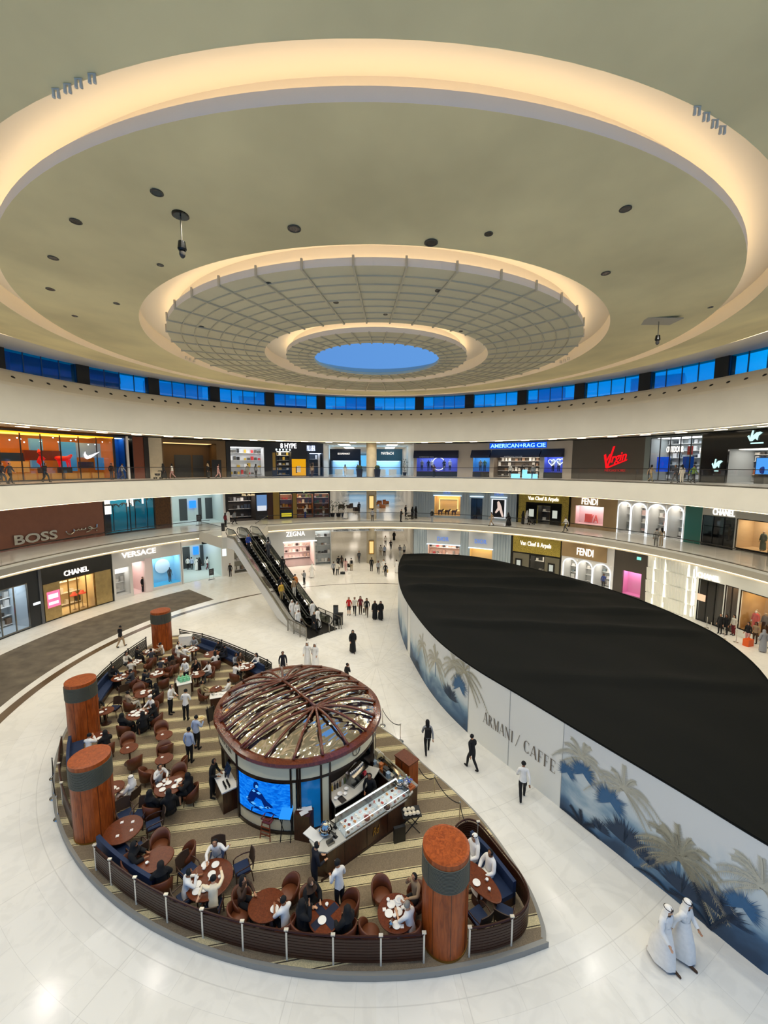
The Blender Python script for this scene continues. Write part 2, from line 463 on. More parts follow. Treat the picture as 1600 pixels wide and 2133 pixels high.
# clusters of little chrome projectors on the ceiling coves
def projectors(pts, where, lab):
    for i, p in enumerate(pts):
        t = thing('cove_projector', 'tiny chrome twin projector clamped to ' + lab, 'light', p, 0, where)
        for s in (-.05, .05):
            q = MB(); q.lathe([(0, .08), (.026, .08), (.034, -.07), (0, -.09)], 10, (p.x + s, p.y, p.z)); q.build('lamp_head', PLASTER, t)
        q = MB(); q.box(p.x - .08, p.x + .08, p.y - .015, p.y + .015, p.z + .08, p.z + .1); q.build('bracket', PLASTER, t)
for pix, w, lab in (([(117, 196), (141, 186), (164, 175), (192, 165)], 'projectors over the dim end of the outer cove', 'the outer cove edge above the sports store'),
                    ([(1452, 232), (1471, 245), (1489, 259), (1505, 272)], 'projectors over the bright end of the outer cove', 'the outer cove edge above the music store')):
    projectors([at(a, b, 21.62) for a, b in pix], w, lab)
projectors([pol(-83 + i * 2, 13.1, 21.3) for i in range(3)], 'projectors in the middle cove on the sports store side', 'the middle cove on the sports store side')
projectors([pol(81 + i * 2, 13.1, 21.3) for i in range(3)], 'projectors in the middle cove on the music store side', 'the middle cove on the music store side')

# ------------------------------------------------------------------ clerestory windows
WG = glassmat('blue_tinted_glass', '#2fe2ff', .1, .06)
MUL = mat('window_mullion', '#0c4a78', .5)
k = 0
for i in range(-8, 9):
    a = -.6 + 12.35 * i
    if not -100 < a < 100: continue
    k += 1
    m = MB(); m.arc(a, a + 10.3, 32.5, 32.52, 21.9, 23.75, n=5); w = struct(m.build('window_%d' % k, WG))
    m = MB()
    for j in range(5): m.arc(a + j * 2.575 - .07, a + j * 2.575 + .07, 32.42, 32.5, 21.9, 23.75, n=1)
    m.arc(a, a + 10.3, 32.42, 32.5, 21.9, 22.0); m.build('window_frame', MUL, w)
    m = MB(); m.arc(a + 10.3, a + 12.35, 32.3, 33.2, 21.8, 23.75, n=2); struct(m.build('wall_pier', mat('pier_paint', '#20262a', .7)))
m = MB(); p0 = None
SPOTB = mat('spot_black', '#0a0908', .5)
for i in range(64):
    a = -82 + i * 2.6
    p = pol(a, 30.02, 21.0)
    n = (pol(a, 29.0) - pol(a, 30.0)).normalized()
    Mx = Matrix.Translation(p) @ Vector((n.x * .68, n.y * .68, .73)).to_track_quat('Z', 'Y').to_matrix().to_4x4()
    q = MB(); q.lathe([(0, -.05), (.15, -.05), (.15, .02), (.11, .04), (.11, .01), (0, .01)], 12)
    if p0 is None: p0 = q.mesh('ledge_spotlight', SPOTB)
    o = link('ledge_spotlight', p0); o.matrix_world = Mx
    tag(o, 'round black spotlight sunk in the sloping ledge under the blue windows', 'light', 'ledge spotlights')

# ------------------------------------------------------------------ walls behind the shops, the straight hall, the round column
BACKW = mat('back_wall', '#2a2826', .8)
for nm, a0, a1 in (('wall_west', -128, -13.3), ('wall_east', 9.1, 128)):
    m = MB(); m.arc(a0, a1, 40, 40.3, 0, 21.9, n=60); struct(m.build(nm, BACKW))
HX0, HX1, HY0, HY1 = -8.6, 5.6, 60.5, 124
for nm, x in (('wall_hall_west', HX0 - .3), ('wall_hall_east', HX1)):
    m = MB(); m.box(x, x + .3, 62.5, HY1, 0, 20); struct(m.build(nm, WHITEW))
m = MB(); m.box(HX0, HX1, HY1, HY1 + .3, 0, 20); struct(m.build('wall_hall_end', mat('pale_blue_wall', '#b9cfe0', .4)))
for nm, z in (('floor_hall_lower', 6.45), ('floor_hall_upper', 12.45)):
    m = MB(); m.box(HX0, HX1, 65, HY1, z - 1.2, z + .004); struct(m.build(nm, MARBLE))
m = MB(); m.box(HX0, HX1, 62, HY1, 17.6, 18); struct(m.build('ceiling_hall', WHITEW))
for z in (5.22, 11.22, 17.55):
    for y in (68, 80, 94, 110):
        for x in (-5.5, 2.6):
            m = MB(); m.box(x - .9, x + .9, y, y + 5, z - .03, z); struct(m.build('ceiling_hall_light', PANEL_E))
STONE = mat('beige_stone', '#cbbfa4', .35, noise=.08, nscale=1.5)
a, z = wat(770, 1172, 31.0)
cp_ = pol(-1.4, 31.0)
m = MB(); m.lathe([(.72, 0), (.72, 17.6)], 28, (cp_.x, cp_.y, 0))
struct(m.build('wall_column', STONE, smooth=True))
for z in (1.4, 7.9):
    t = thing('wall_lantern', 'lit brass framed lantern panel on the round column on the %s' % ('ground floor' if z < 5 else 'lower gallery'), 'light', (cp_.x, cp_.y - .75, z))
    q = MB(); q.box(cp_.x - .4, cp_.x + .4, cp_.y - .84, cp_.y - .7, z, z + 2.0); q.build('frame', mat('brass', '#b08a45', .3, metal=1), t)
    q = MB(); q.box(cp_.x - .28, cp_.x + .28, cp_.y - .87, cp_.y - .845, z + .15, z + 1.85); q.build('lit_panel', emat('lantern_glow', '#ffc880', 1.3), t)

# ------------------------------------------------------------------ arcade light panels (ground floor and galleries have lit ceilings)
for z, r0, r1 in ((5.26, 29.7, 30.1), (11.26, 31.2, 31.7), (17.41, 33.2, 33.6)):
    for i in range(-16, 17):
        a = i * 6
        m = MB(); m.arc(a - .8, a + .8, r0, r1, z - .03, z, n=1); struct(m.build('ceiling_arcade_light', PANEL_E))

# ------------------------------------------------------------------ towers outside, seen through the clerestory
TW = [(-74, 150, 26, 62, '#a5c6e6'), (-63, 170, 22, 70, '#7fb0dc'), (-52, 140, 26, 50, '#8fc0de'), (-44, 120, 22, 44, '#1d3c58'), (-30, 160, 40, 40, '#b9dcea'), (-16, 180, 30, 45, '#c2e2ee'), (-3, 200, 26, 45, '#b4d8ec'), (12, 170, 34, 41, '#c4e2ee'), (26, 190, 24, 45, '#a9d2e8'), (40, 150, 30, 39, '#b4d8ea'), (54, 170, 22, 42, '#c8e4f0'), (76, 150, 24, 66, '#d0e6f0')]
for i, (a, d, w, h, c) in enumerate(TW):
    p = pol(a, d); o = thing('tower_block', ['pale', 'tall blue', 'dark', 'nearly black', 'wide low', 'slim pale', 'plain blue', 'broad blue', 'tall slender', 'squat blue', 'light blue', 'tall pale'][i] + ' tower block seen through window bay %s of the clerestory' % ['one', 'two', 'three', 'four', 'five', 'six', 'seven', 'eight', 'nine', 'ten', 'eleven', 'twelve'][i], 'building', (p.x, p.y, 0), -rad(a))
    q = MB(); q.box(-w / 2, w / 2, -8, 8, 0, h); q.box(-w / 4, w / 4, -5, 5, h, h + 5); q.build('tower_walls', mat('tower_%d' % i, c, .6), o, local=True)
    q = MB()
    for z in range(20, int(h) - 2, 4):
        q.box(-w / 2 - .1, w / 2 + .1, -8.15, -8.0, z, z + 1.6)
    q.build('window_bands', mat('tower_band', '#1f4a74', .2), o, local=True)
# ------------------------------------------------------------------ lower gallery's bridge to the escalator (U: along the escalator, towards the photograph's foot)
U = Vector((.688, -.725, 0)); V = Vector((.725, .688, 0))
# ------------------------------------------------------------------ shopfronts on the three levels
RL = {0: 30.6, 1: 33.5, 2: 35.0}
ZL = {0: (0.0, 5.3), 1: (6.456, 11.3), 2: (12.456, 17.3)}

def pxx(P):
    d = P - Vector((0, 0, EYE)); r, f = wdir(1, 0, 0), wdir(0, 0, 1)
    return 800 + FPX * d.dot(r) / d.dot(f) if d.dot(f) > .05 else (9e3 if d.x > 0 else -9e3)

def wa(x, R, z):
    """angle on the round wall at height z that falls on pixel column x"""
    lo, hi = -112.0, 112.0
    for _ in range(40):
        m = (lo + hi) / 2
        if pxx(pol(m, R, z)) < x: lo = m
        else: hi = m
    return lo

def litmat(name, col, s): return emat(name, col, s * SHOP)

class Shop:
    def __init__(s, name, label, lev, x0, x1, fac, openings=(), zt=None, thick=.25, cat='shop'):
        s.R, (s.z0, s.z1) = RL[lev], ZL[lev]
        if zt: s.z1 = zt
        s.zm = s.z0 + 1.8
        s.a0, s.a1 = s.A(x0), s.A(x1)
        s.t = thing(name, label, cat, pol((s.a0 + s.a1) / 2, s.R, s.z0))
        m = MB(); cur = s.a0; T = thick; s.T = T
        for o in sorted(openings):
            b0, b1 = s.A(o[0]), s.A(o[1]); h0, h1 = s.z0 + o[2], s.z0 + o[3]
            if b0 > cur + .05: m.arc(cur, b0, s.R, s.R + T, s.z0, s.z1)
            if h0 > s.z0 + .02: m.arc(b0, b1, s.R, s.R + T, s.z0, h0)
            if h1 < s.z1 - .02: m.arc(b0, b1, s.R, s.R + T, h1, s.z1)
            cur = b1
        if s.a1 > cur + .05: m.arc(cur, s.a1, s.R, s.R + T, s.z0, s.z1)
        if m.f: m.build('facade', fac, s.t)
    def A(s, x): return wa(x, s.R, s.zm)
    def panel(s, name, mt, x0, x1, h0, h1, out=.03, back=0.0):
        m = MB(); m.arc(s.A(x0), s.A(x1), s.R - out, s.R + back, s.z0 + h0, s.z0 + h1); return m.build(name, mt, s.t)
    def window(s, x0, x1, h0, h1, depth=1.6, back=None, light='#fff0dc', power=4.0, glass=True, shelves=0, seed=1, frame=None, merch=('#d8d2c8', '#3a3431', '#8a6d55', '#b9b4ac', '#e6e2da'), name='window', mull=0, floor=None):
        b0, b1 = s.A(x0), s.A(x1); z0, z1 = s.z0 + h0, s.z0 + h1; r0 = s.R + s.T; r1 = r0 + depth
        back = back or WHITEW
        m = MB()
        m.arc(b0 - .02, b1 + .02, r1, r1 + .08, z0, z1)
        for a, d in ((b0, -1), (b1, 1)):
            m.arc(min(a, a + d * .15), max(a, a + d * .15), r0, r1 + .08, z0, z1, n=1)
        m.arc(b0, b1, r0 - .02, r1, z1, z1 + .06)
        m.arc(b0, b1, r0 - .02, r1, z0 - .02, z0 + .02, 1)
        w = m.build(name, [back, floor or back], s.t)
        if power:
            w_ = (b1 - b0) * .06
            q = MB(); q.arc(b0 + w_, b1 - w_, r0 + depth * .15, r0 + depth * .8, z1 - .05, z1 - .03); q.build('light_panel', litmat('shop_light_%s_%g' % (light[1:], power), light, power), w)
        rnd = random.Random(seed)
        if shelves:
            q = MB(); g = MB(); gm = [mat('goods_' + c[1:], c, .5) for c in merch]
            for i in range(shelves):
                z = z0 + (z1 - z0) * (i + .25) / shelves
                q.arc(b0 + .05, b1 - .05, r1 - .45, r1, z - .04, z)
                n = max(2, int((b1 - b0) * s.R * .0175 / .42))
                for j in range(n):
                    if rnd.random() < .2: continue
                    a = b0 + (b1 - b0) * (j + .5) / n; wd = (b1 - b0) / n * rnd.uniform(.25, .42); hh = min((z1 - z0) / shelves * .8, rnd.uniform(.18, .6))
                    g.arc(a - wd, a + wd, r1 - rnd.uniform(.28, .4), r1 - .08, z, z + hh, rnd.randrange(len(gm)), n=1)
            q.build('shelf', mat('shelf_white', '#e9e7e2', .3), w)
            o = g.build('merchandise', gm, w); o['kind'] = 'stuff'
        if mull or frame:
            q = MB(); fm = frame or DARK
            for i in range(mull + 1):
                a = b0 + (b1 - b0) * i / max(1, mull); q.arc(a - .06, a + .06, s.R + .02, s.R + .12, z0, z1, n=1)
            q.arc(b0, b1, s.R + .02, s.R + .12, z1 - .08, z1); q.arc(b0, b1, s.R + .02, s.R + .12, z0, z0 + .08); q.build('window_frame', fm, w)
        if glass:
            q = MB(); q.arc(b0, b1, s.R + .06, s.R + .075, z0, z1); q.build('glass_pane', GLASS, w)
        s.w = w; s.wr = (b0, b1, z0, z1, r0, r1)
        return w
    def sign(s, txt, x0, x1, h0, h1, mt, off=.05, slope=0.0, name='sign_letters', **k):
        m = MB(); a0, a1 = s.A(x0), s.A(x1)
        vs, fs, asp = text_mesh(txt, **k)
        m.add([pol(a0 + (a1 - a0) * x, s.R - off - d, s.z0 + h0 + (h1 - h0) * (y + slope * x)) for x, y, d in vs], fs)
        return m.build(name, mt, s.t)
    def shape(s, name, pts, mt, off=.05, d=.06):
        """flat outline in (pixel column, height) standing a little off the facade"""
        m = MB(); n = len(pts)
        vs = [pol(s.A(x), s.R - off - e, s.z0 + h) for e in (0, d) for x, h in pts]
        m.add(vs, [list(range(n)), list(range(n, 2 * n))[::-1]] + [(i, n + i, n + (i + 1) % n, (i + 1) % n) for i in range(n)])
        return m.build(name, mt, s.t)

LETW = emat('sign_white', '#fff7ec', 1.5)
GOLDP = mat('gold_panel', '#b39a66', .35, metal=.5, noise=.12, nscale=3)
BLACKG = mat('black_gloss', '#0c0d0e', .12)
# --- ground floor
s = Shop('bag_store', 'dark framed store with cool lit glass shelves of handbags and one pink bag', 0, -70, 89, mat('charcoal_panel', '#23272a', .4), [(-60, 62, .1, 4.0)])
s.window(-60, 62, .1, 4.0, 2.2, mat('cool_grey', '#aebbc2', .4), '#e4f2ff', 7, shelves=5, seed=4, mull=4, frame=STEEL)
s.panel('lit_handle', emat('lit_handle', '#f2fbff', 2.5), 70, 87, 1.9, 2.1)
s.panel('pilaster', mat('grey_pilaster', '#5b5c5e', .4), 84, 90, 0, 5.2, .06)
b0, b1, z0, z1, r0, r1 = s.wr
def bag(a, r, z, sc, mt, label):
    t = thing('handbag', label, 'handbag', pol(a, r, z), -rad(a)); q = MB(); q.prism([(-.2 * sc, 0), (.2 * sc, 0), (.15 * sc, .26 * sc), (-.15 * sc, .26 * sc)], -.07, .07, 0, Matrix.Rotation(rad(90), 4, 'X')); q.build('bag_body', mt, t, local=True)
    q = MB(); q.tube([(.1 * sc * cos(i * pi / 8), 0, .26 * sc + .13 * sc * sin(i * pi / 8)) for i in range(9)], .015); q.build('strap', mt, t, local=True)
bag(s.A(12), r0 + .9, .62 + .82, 1.3, mat('hot_pink', '#ff4fb4', .5, emit=.15), 'hot pink handbag on a glass shelf of the dark framed store')
bag(s.A(14), r0 + .9, .12, 1.3, mat('bag_black', '#1a1a1c', .4), 'black and white handbag on the floor of the dark framed store window')
s = Shop('gold_fronted_boutique', 'gold panelled boutique under a black facia with white lettering and orange hats', 0, 90, 236, BLACKG, [(126, 199, .05, 3.45)])
s.panel('gold_panel', GOLDP, 92, 126, .12, 3.45, .06); s.panel('gold_panel', GOLDP, 199, 232, .12, 3.45, .06)
s.window(126, 199, .05, 3.45, 2.6, mat('gold_backdrop', '#dcc79a', .5), '#ffe4ae', 7, shelves=3, seed=9, mull=4, frame=mat('brass_frame', '#8a6f3c', .3, metal=.8))
s.sign('CHANEL', 137, 187, 3.75, 4.25, LETW, bold=.010)
s.panel('lit_poster', emat('poster_pink', '#ff6f92', 1.6), 98, 124, 1.25, 2.7, .1)
s.panel('poster_stripes', emat('poster_white', '#ffe9ef', 1.7), 100, 120, 2.05, 2.45, .12); s.panel('poster_stripes', emat('poster_white', '#ffe9ef', 1.7), 100, 120, 1.5, 1.75, .12)
b0, b1, z0, z1, r0, r1 = s.wr
for i, x in enumerate((166, 182)):
    p = pol(s.A(x), r0 + .6, 1.5); t = thing('display_hat', 'orange red %s on a stand in the gold boutique window' % ('wide hat' if i else 'low hat'), 'hat', p)
    q = MB(); q.lathe([(0, .3), (.14, .28), (.2, .06), (.42, .0), (.4, -.03), (0, -.03)], 16, p); q.build('hat', mat('orange_red', '#f0553a', .6, emit=.1), t, smooth=True)
    q = MB(); q.lathe([(.18, -1.42), (.03, -1.38), (.03, -.03)], 10, p); q.build('stand', mat('brass_frame'), t)
s = Shop('white_fronted_boutique', 'white boutique with lit lettering, narrow window, open door and a cyan display window', 0, 237, 379, mat('warm_white_stone', '#dedad2', .35), [(241, 271, .35, 3.3), (277, 303, .02, 3.6), (319, 377, .3, 3.6)])
s.window(241, 271, .35, 3.3, 1.2, WHITEW, '#ffffff', 6, shelves=3, seed=2)
s.window(277, 303, .02, 3.6, 3.5, mat('pinkish_white', '#ecd9d4', .5), '#fff2ee', 6, glass=False, shelves=4, seed=3, name='doorway', merch=('#e7c9c4', '#b65b58', '#efe6e0'))
s.window(319, 377, .3, 3.6, 1.6, mat('cyan_backdrop', '#a5dcf2', .5), '#dff6ff', 6, floor=mat('cyan_floor', '#4fc4ea', .3))
s.panel('pink_jamb', mat('pinkish_white'), 303, 316, 0, 3.8, .05)
s.sign('VERSACE', 257, 327, 4.28, 4.86, LETW, bold=.010)
b0, b1, z0, z1, r0, r1 = s.wr
q = MB(); a = s.A(353); pc = pol(a, r1 - .08, 2.2); n = (pol(a, 1) - pol(a, 2)).normalized()
Mx = Matrix.Translation(pc) @ n.to_track_quat('Z', 'Y').to_matrix().to_4x4()
q.lathe([(0, 0), (.85, 0), (.85, .06), (0, .06)], 28, M=Mx); tag(q.build('display_disc', mat('pale_disc', '#eef7fb', .4)), 'large white disc hung behind the cyan window mannequin', 'display')
s = Shop('lift_lobby', 'white lift lobby off the ground floor with grey lift doors and blue screen', 0, 380, 487, WHITEW, [(382, 462, .02, 4.5)], cat='lobby')
s.window(382, 462, .02, 4.5, 7, mat('mint_white', '#d3e0da', .4), '#f4fbff', 2.6, glass=False, name='lobby_recess')
b0, b1, z0, z1, r0, r1 = s.wr
for i, (x0, x1, nm) in enumerate(((380, 396, 'lift_door'), (417, 432, 'lift_door'), (432, 444, 'lobby_window'))):
    q = MB(); R_ = r1 - .06; q.arc(wa(x0, R_, 1.5), wa(x1, R_, 1.5), R_, R_ + .05, 0, 3.0, n=1); q.build(nm, mat('lift_grey', '#474b4c', .3), s.w)
q = MB(); q.arc(wa(403, r1 - .2, 2), wa(414, r1 - .2, 2), r1 - .2, r1 - .1, 1.8, 2.9, n=1); q.build('blue_screen', emat('blue_screen', '#2f86ff', 1.6), s.w)
q = MB(); q.arc(s.A(411), s.A(451), 28.9, 29.0, 4.75, 5.05); o = q.build('hanging_sign', BLACKG); tag(o, 'long black hanging direction sign over the ground floor lift lobby', 'sign')
q = MB(); wall_text(q, '> Lifts & Washrooms', s.A(420), s.A(448), 4.85, 4.97, 28.88); q.build('sign_text', LETW, o)
s.panel('wall_notice', emat('cool_notice', '#e8fbff', 1.4), 464, 472, 2.6, 3.5)
s = Shop('display_case', 'tall lit glass showcase with white shelves beside the escalator', 0, 487, 527, WHITEW, [(488, 526, .1, 4.9)])
s.window(488, 526, .1, 4.9, .8, mat('beige_back', '#9a9480', .5), '#fffdf4', 6, shelves=4, seed=12)
s = Shop('menswear_boutique', 'open boutique with white lit canopy lettering and pinkish interior behind the escalator', 0, 528, 690, mat('pale_grey_stone', '#c3c5c2', .3), [(592, 655, .02, 3.55), (657, 689, .02, 4.9)])
s.window(592, 655, .02, 3.55, 5, mat('pinkish_white'), '#ffe9dc', 6, glass=False, shelves=4, seed=5, name='shop_interior', floor=mat('grey_floor', '#8f8480', .2), merch=('#e6cfc2', '#b7a08f', '#3a302c', '#f0e4da'))
s.window(657, 689, .02, 4.9, .7, mat('grey_back', '#b9bdb8', .5), '#ffffff', 6, shelves=4, seed=6)
s.panel('canopy_light', LETW, 590, 660, 3.5, 3.62, .3)
s.sign('ZEGNA', 597, 636, 4.33, 5.0, LETW, bold=.010)
# header over the hall
q = MB(); q.arc(-12.2, 7.2, 30.4, 30.6, 4.72, 5.3); o = struct(q.build('trim_hall_header', mat('pale_header', '#cfd4d6', .4)))
q = MB(); wall_text(q, 'Bvlgari  /  Moynat  /  Piaget  /  Panerai  /  Prada  /  Rolex  /  Valentino  /  Versace', -11.6, 6.6, 4.82, 5.0, 30.38); q.build('header_letters', mat('grey_letters', '#55585a', .4), o)
CURT = mat('grey_blue_fins', '#a9b7bd', .45)
def fins(s, x0, x1, h0, h1, step=.32, d=.09, mt=None):
    m = MB(); a0, a1 = s.A(x0), s.A(x1); st = deg(step / s.R); n = max(1, int((a1 - a0) / st))
    for i in range(n):
        a = a0 + (a1 - a0) * i / n; w = (a1 - a0) / n
        m.arc(a, a + w * .6, s.R - d * (.5 + .5 * ((i * 7) % 3) / 2), s.R, s.z0 + h0, s.z0 + h1, n=1)
    m.build('curtain_fins', mt or CURT, s.t)
s = Shop('fashion_house_store', 'pale blue grey finned store with two lit windows on the ground floor', 0, 862, 1063, CURT, [(891, 957, .05, 2.95), (978, 1025, .05, 2.8)])
for x0, x1 in ((866, 890), (958, 977), (1026, 1060)): fins(s, x0, x1, .05, 5.2)
s.window(891, 957, .05, 2.95, 2, mat('blush_back', '#d8b9a6', .5), '#fff0e4', 6, shelves=3, seed=8, merch=('#b03036', '#2a2626', '#d9cfc2', '#8e8a80', '#c59a86'))
s.window(978, 1025, .05, 2.8, 1.2, mat('gold_backdrop'), '#ffd58a', 6, shelves=1, seed=3)
for x0, x1, h in ((889, 959, 2.98), (976, 1027, 2.83)):
    s.panel('white_surround', mat('pale_header'), x0, x1, h, 5.1, .2); s.panel('light_line', emat('cool_line', '#d8f0ff', 1.8), x0, x1, h, h + .1, .26)
for x0, x1 in ((911, 935), (989, 1014)): s.sign('DIOR', x0, x1, 3.55, 4.15, mat('sign_blue', '#6d8fd6', .3, emit=.5), off=.24, bold=.01)
s = Shop('jewellery_store', 'black framed jewellery store with glittering gold mosaic band on the ground floor', 0, 1064, 1168, BLACKG, [(1104, 1133, .05, 2.7)])
MOS = mat('gold_mosaic', '#b9a44c', .3, metal=.4, noise=.55, nscale=14)
s.panel('mosaic_band', MOS, 1068, 1166, 3.0, 5.1, .08)
s.window(1104, 1133, .05, 2.7, 2, mat('dim_interior', '#2b2c2c', .5), '#fff2d8', 4, shelves=2, seed=1)
for x0, x1 in ((1069, 1102), (1135, 1165)): s.panel('grey_panel', mat('olive_grey', '#6f6a57', .4), x0, x1, .1, 2.8, .05)
for x0, x1 in ((1074, 1088), (1142, 1156)): s.panel('vitrine_frame', BLACKG, x0, x1, .9, 2.1, .12); s.panel('vitrine_light', emat('vitrine', '#e8ecdc', .7), x0 + 3, x1 - 3, 1.1, 1.9, .14)
s.sign('Van Cleef & Arpels', 1083, 1147, 3.75, 4.5, LETW, off=.1, bold=.008)
TAN = mat('tan_stone', '#a98d63', .4, noise=.05, nscale=1)
def arch_band(s, xs, h, mt_in, seed):
    """white arched windows with glowing outlines"""
    for i, (x0, x1) in enumerate(xs):
        s.window(x0, x1, .05, h, 2.2, mt_in, '#fff8ee', 6, shelves=4, seed=seed + i, merch=('#ddd8cf', '#c9a9a0', '#e9e6e0', '#7d8a8c'))
        a0, a1 = s.A(x0), s.A(x1); am = (a0 + a1) / 2; hw = (a1 - a0) / 2; hm = hw * s.R * pi / 180
        pts = [pol(a0, s.R - .12, s.z0)] + [pol(am - hw * cos(pi * k / 14), s.R - .12, s.z0 + h - hm + hm * sin(pi * k / 14)) for k in range(15)] + [pol(a1, s.R - .12, s.z0)]
        q = MB(); q.tube(pts, .055, 6); q.build('arch_light', emat('arch_glow', '#f4fbff', 1.5), s.t)
        q = MB()                                       # the white wall round the arch's shoulders
        for sg in (-1, 1):
            vs = []; k_ = 8
            for k in range(k_ + 1):
                t_ = pi / 2 * k / k_; a = am + sg * hw * cos(t_); vs += [pol(a, s.R - .06, s.z0 + h - hm + hm * sin(t_)), pol(a, s.R - .06, s.z0 + h + .02)]
            q.add(vs, [(2 * k, 2 * k + 1, 2 * k + 3, 2 * k + 2) for k in range(k_)])
        q.build('arch_spandrel', WHITEW, s.t)
s = Shop('arched_window_boutique', 'tan boutique with glowing white arched windows on the ground floor', 0, 1169, 1277, WHITEW, [(1174, 1202, .05, 3.1), (1204, 1234, .05, 3.1), (1236, 1272, .05, 3.1)])
s.panel('tan_header', TAN, 1169, 1262, 3.3, 5.25, .12)
arch_band(s, [(1174, 1202), (1204, 1234), (1236, 1272)], 3.1, mat('light_grey_back', '#cfcfca', .5), 20)
s.sign('FENDI', 1201, 1235, 3.7, 4.55, LETW, off=.16, bold=.010)
s = Shop('taupe_panel_wall', 'dark taupe wall panel with one lit pink display window and green exit sign', 0, 1278, 1347, mat('dark_taupe', '#4d463d', .4), [(1296, 1335, .3, 2.9)], cat='wall panel')
s.window(1296, 1335, .3, 2.9, .9, mat('pink_back', '#f2a5cf', .5), '#ffd9ee', 7)
q = s.panel('exit_sign', emat('exit_green', '#8fe8d8', 1.2), 1324, 1332, 4.35, 4.65, .1)
s = Shop('pleated_panel_wall', 'glowing white wall of wavy stacked pleated glass panels', 0, 1347, 1449, WHITEW, cat='wall panel')
rnd = random.Random(5)
for row in range(4):
    m = MB(); a0, a1 = s.A(1348), s.A(1448); n = 16; vs = []
    for i in range(n * 3 + 1):
        a = a0 + (a1 - a0) * i / (n * 3); o_ = .10 + .12 * abs(sin(i * pi / 3 * 1.0 + row)) + rnd.uniform(0, .05)
        vs += [pol(a, s.R - o_, row * 1.3 + .03), pol(a, s.R - o_ - .10, row * 1.3 + 1.27)]
    m.add(vs, [(2 * i, 2 * i + 2, 2 * i + 3, 2 * i + 1) for i in range(n * 3)])
    m.arc(a0, a1, s.R - .1, s.R - .02, row * 1.3 + 1.2, row * 1.3 + 1.3)
    m.build('pleated_row', mat('pleated_glass', '#e8e6d6', .3, emit=.12), s.t)
for x in (1362, 1385, 1432, 1444):
    s.panel('light_slot', emat('slot_glow', '#fffbea', 1.5), x, x + 3, .2, 5.1, .3)
s = Shop('black_door_boutique', 'boutique with black glass doors under a pale pleated header on the ground floor', 0, 1449, 1536, mat('pleated_glass'), [(1452, 1505, .02, 3.9), (1507, 1534, .02, 3.95)])
s.window(1452, 1505, .02, 3.9, 1.0, BLACKG, power=0, mull=3, frame=BLACKG)
s.panel('lit_picture', emat('picture_peach', '#ffd2a8', 1.1), 1453, 1469, 1.9, 2.5, .05, -.01)
s.window(1507, 1534, .02, 3.95, 2.5, mat('brown_interior', '#6d5c4a', .5), '#ffe7c4', 4, shelves=2, seed=7, mull=2, frame=mat('bronze_frame', '#3a2f26', .3))
s.sign('CHANEL', 1450, 1496, 4.0, 4.5, LETW, off=.12, bold=.010)
s = Shop('mannequin_window', 'wide lit window with tan backdrop, dressed mannequins and a green palm prop', 0, 1536, 1680, mat('pleated_glass'), [(1538, 1670, .55, 3.9)])
s.window(1538, 1670, .55, 3.9, 2.4, mat('tan_backdrop', '#b6945f', .6, noise=.15, nscale=1), '#ffe2b0', 6, mull=1, frame=BLACKG)
GW = s.wr
b0, b1, z0, z1, r0, r1 = s.wr
t = thing('palm_prop', 'green leaf covered palm prop standing in the tan window', 'prop', pol(s.A(1592), r0 + 1.4, .57))
q = MB(); rnd = random.Random(3); base = pol(s.A(1592), r0 + 1.4, .57)
LEAF = mat('prop_leaves', '#2f5a2e', .7, noise=.4, nscale=9)
for i in range(70):
    k = i / 70; x = .25 * sin(k * 5); p = base + Vector((x, 0, .1 + 1.7 * k)); q.ball(p + Vector((rnd.uniform(-.1, .1), rnd.uniform(-.1, .1), 0)), .12, .12, .1, 6, 4)
q.build('leafy_trunk', LEAF, t)
for j in range(5):
    q = MB()
    for i in range(16):
        k = i / 15; an = j * 1.25 + .3; d = Vector((cos(an), sin(an) * .5, 0)); p = base + Vector((0, 0, 1.8)) + d * k * .8 + Vector((0, 0, .35 * sin(k * 2.6)))
        q.ball(p, .11, .11, .09, 6, 4)
    q.build('frond', LEAF, t)
# --- lower gallery
s = Shop('brown_fronted_store', 'plain red brown store wall with large chrome lettering in two scripts', 1, -90, 216, mat('red_brown', '#94604a', .45, noise=.05, nscale=2), thick=.3)
s.sign('BOSS', 25, 116, .42, 1.32, CHROME, off=.06, bold=.03, extrude=.1)
def stroke(s, name, lines, mt, r=.07, off=.12):
    m = MB()
    for ln in lines: m.tube([pol(s.A(x), s.R - off, s.z0 + h) for x, h in ln], r, 8)
    return m.build(name, mt, s.t)
stroke(s, 'script_letters', [[(200, 1.38), (199, 1.05), (195, .98), (190, .98), (188, 1.1), (184, 1.22), (180, 1.12), (184, .98), (189, 1.0), (184, .78), (176, .68)],
                            [(176, 1.12), (174, .98), (169, .98), (167, 1.1), (166, .98), (162, .98), (160, 1.1), (158, .98), (153, .98), (151, 1.15), (151, .85), (145, .68), (138, .74), (135, .95), (135, 1.05)]], CHROME, .075)
stroke(s, 'script_dot', [[(197, .72), (198.5, .72)]], CHROME, .09)
s.panel('dark_line', mat('dark_red_line', '#2a1712', .5), -88, 215, .2, .24, .01)
s = Shop('teal_window_store', 'teal display window with black palm silhouettes and white lit bars', 1, 217, 324, mat('dark_grey_panel', '#2c2c2a', .4), [(219, 322, .1, 4.7)])
s.window(219, 322, .1, 4.7, 2.2, mat('teal_back', '#1497ae', .5), '#d8f8ff', 4.5, mull=2, frame=DARK)
b0, b1, z0, z1, r0, r1 = s.wr
s.panel('dark_bay', DARK, 219, 240, .1, 4.6, -.9, 1.2)
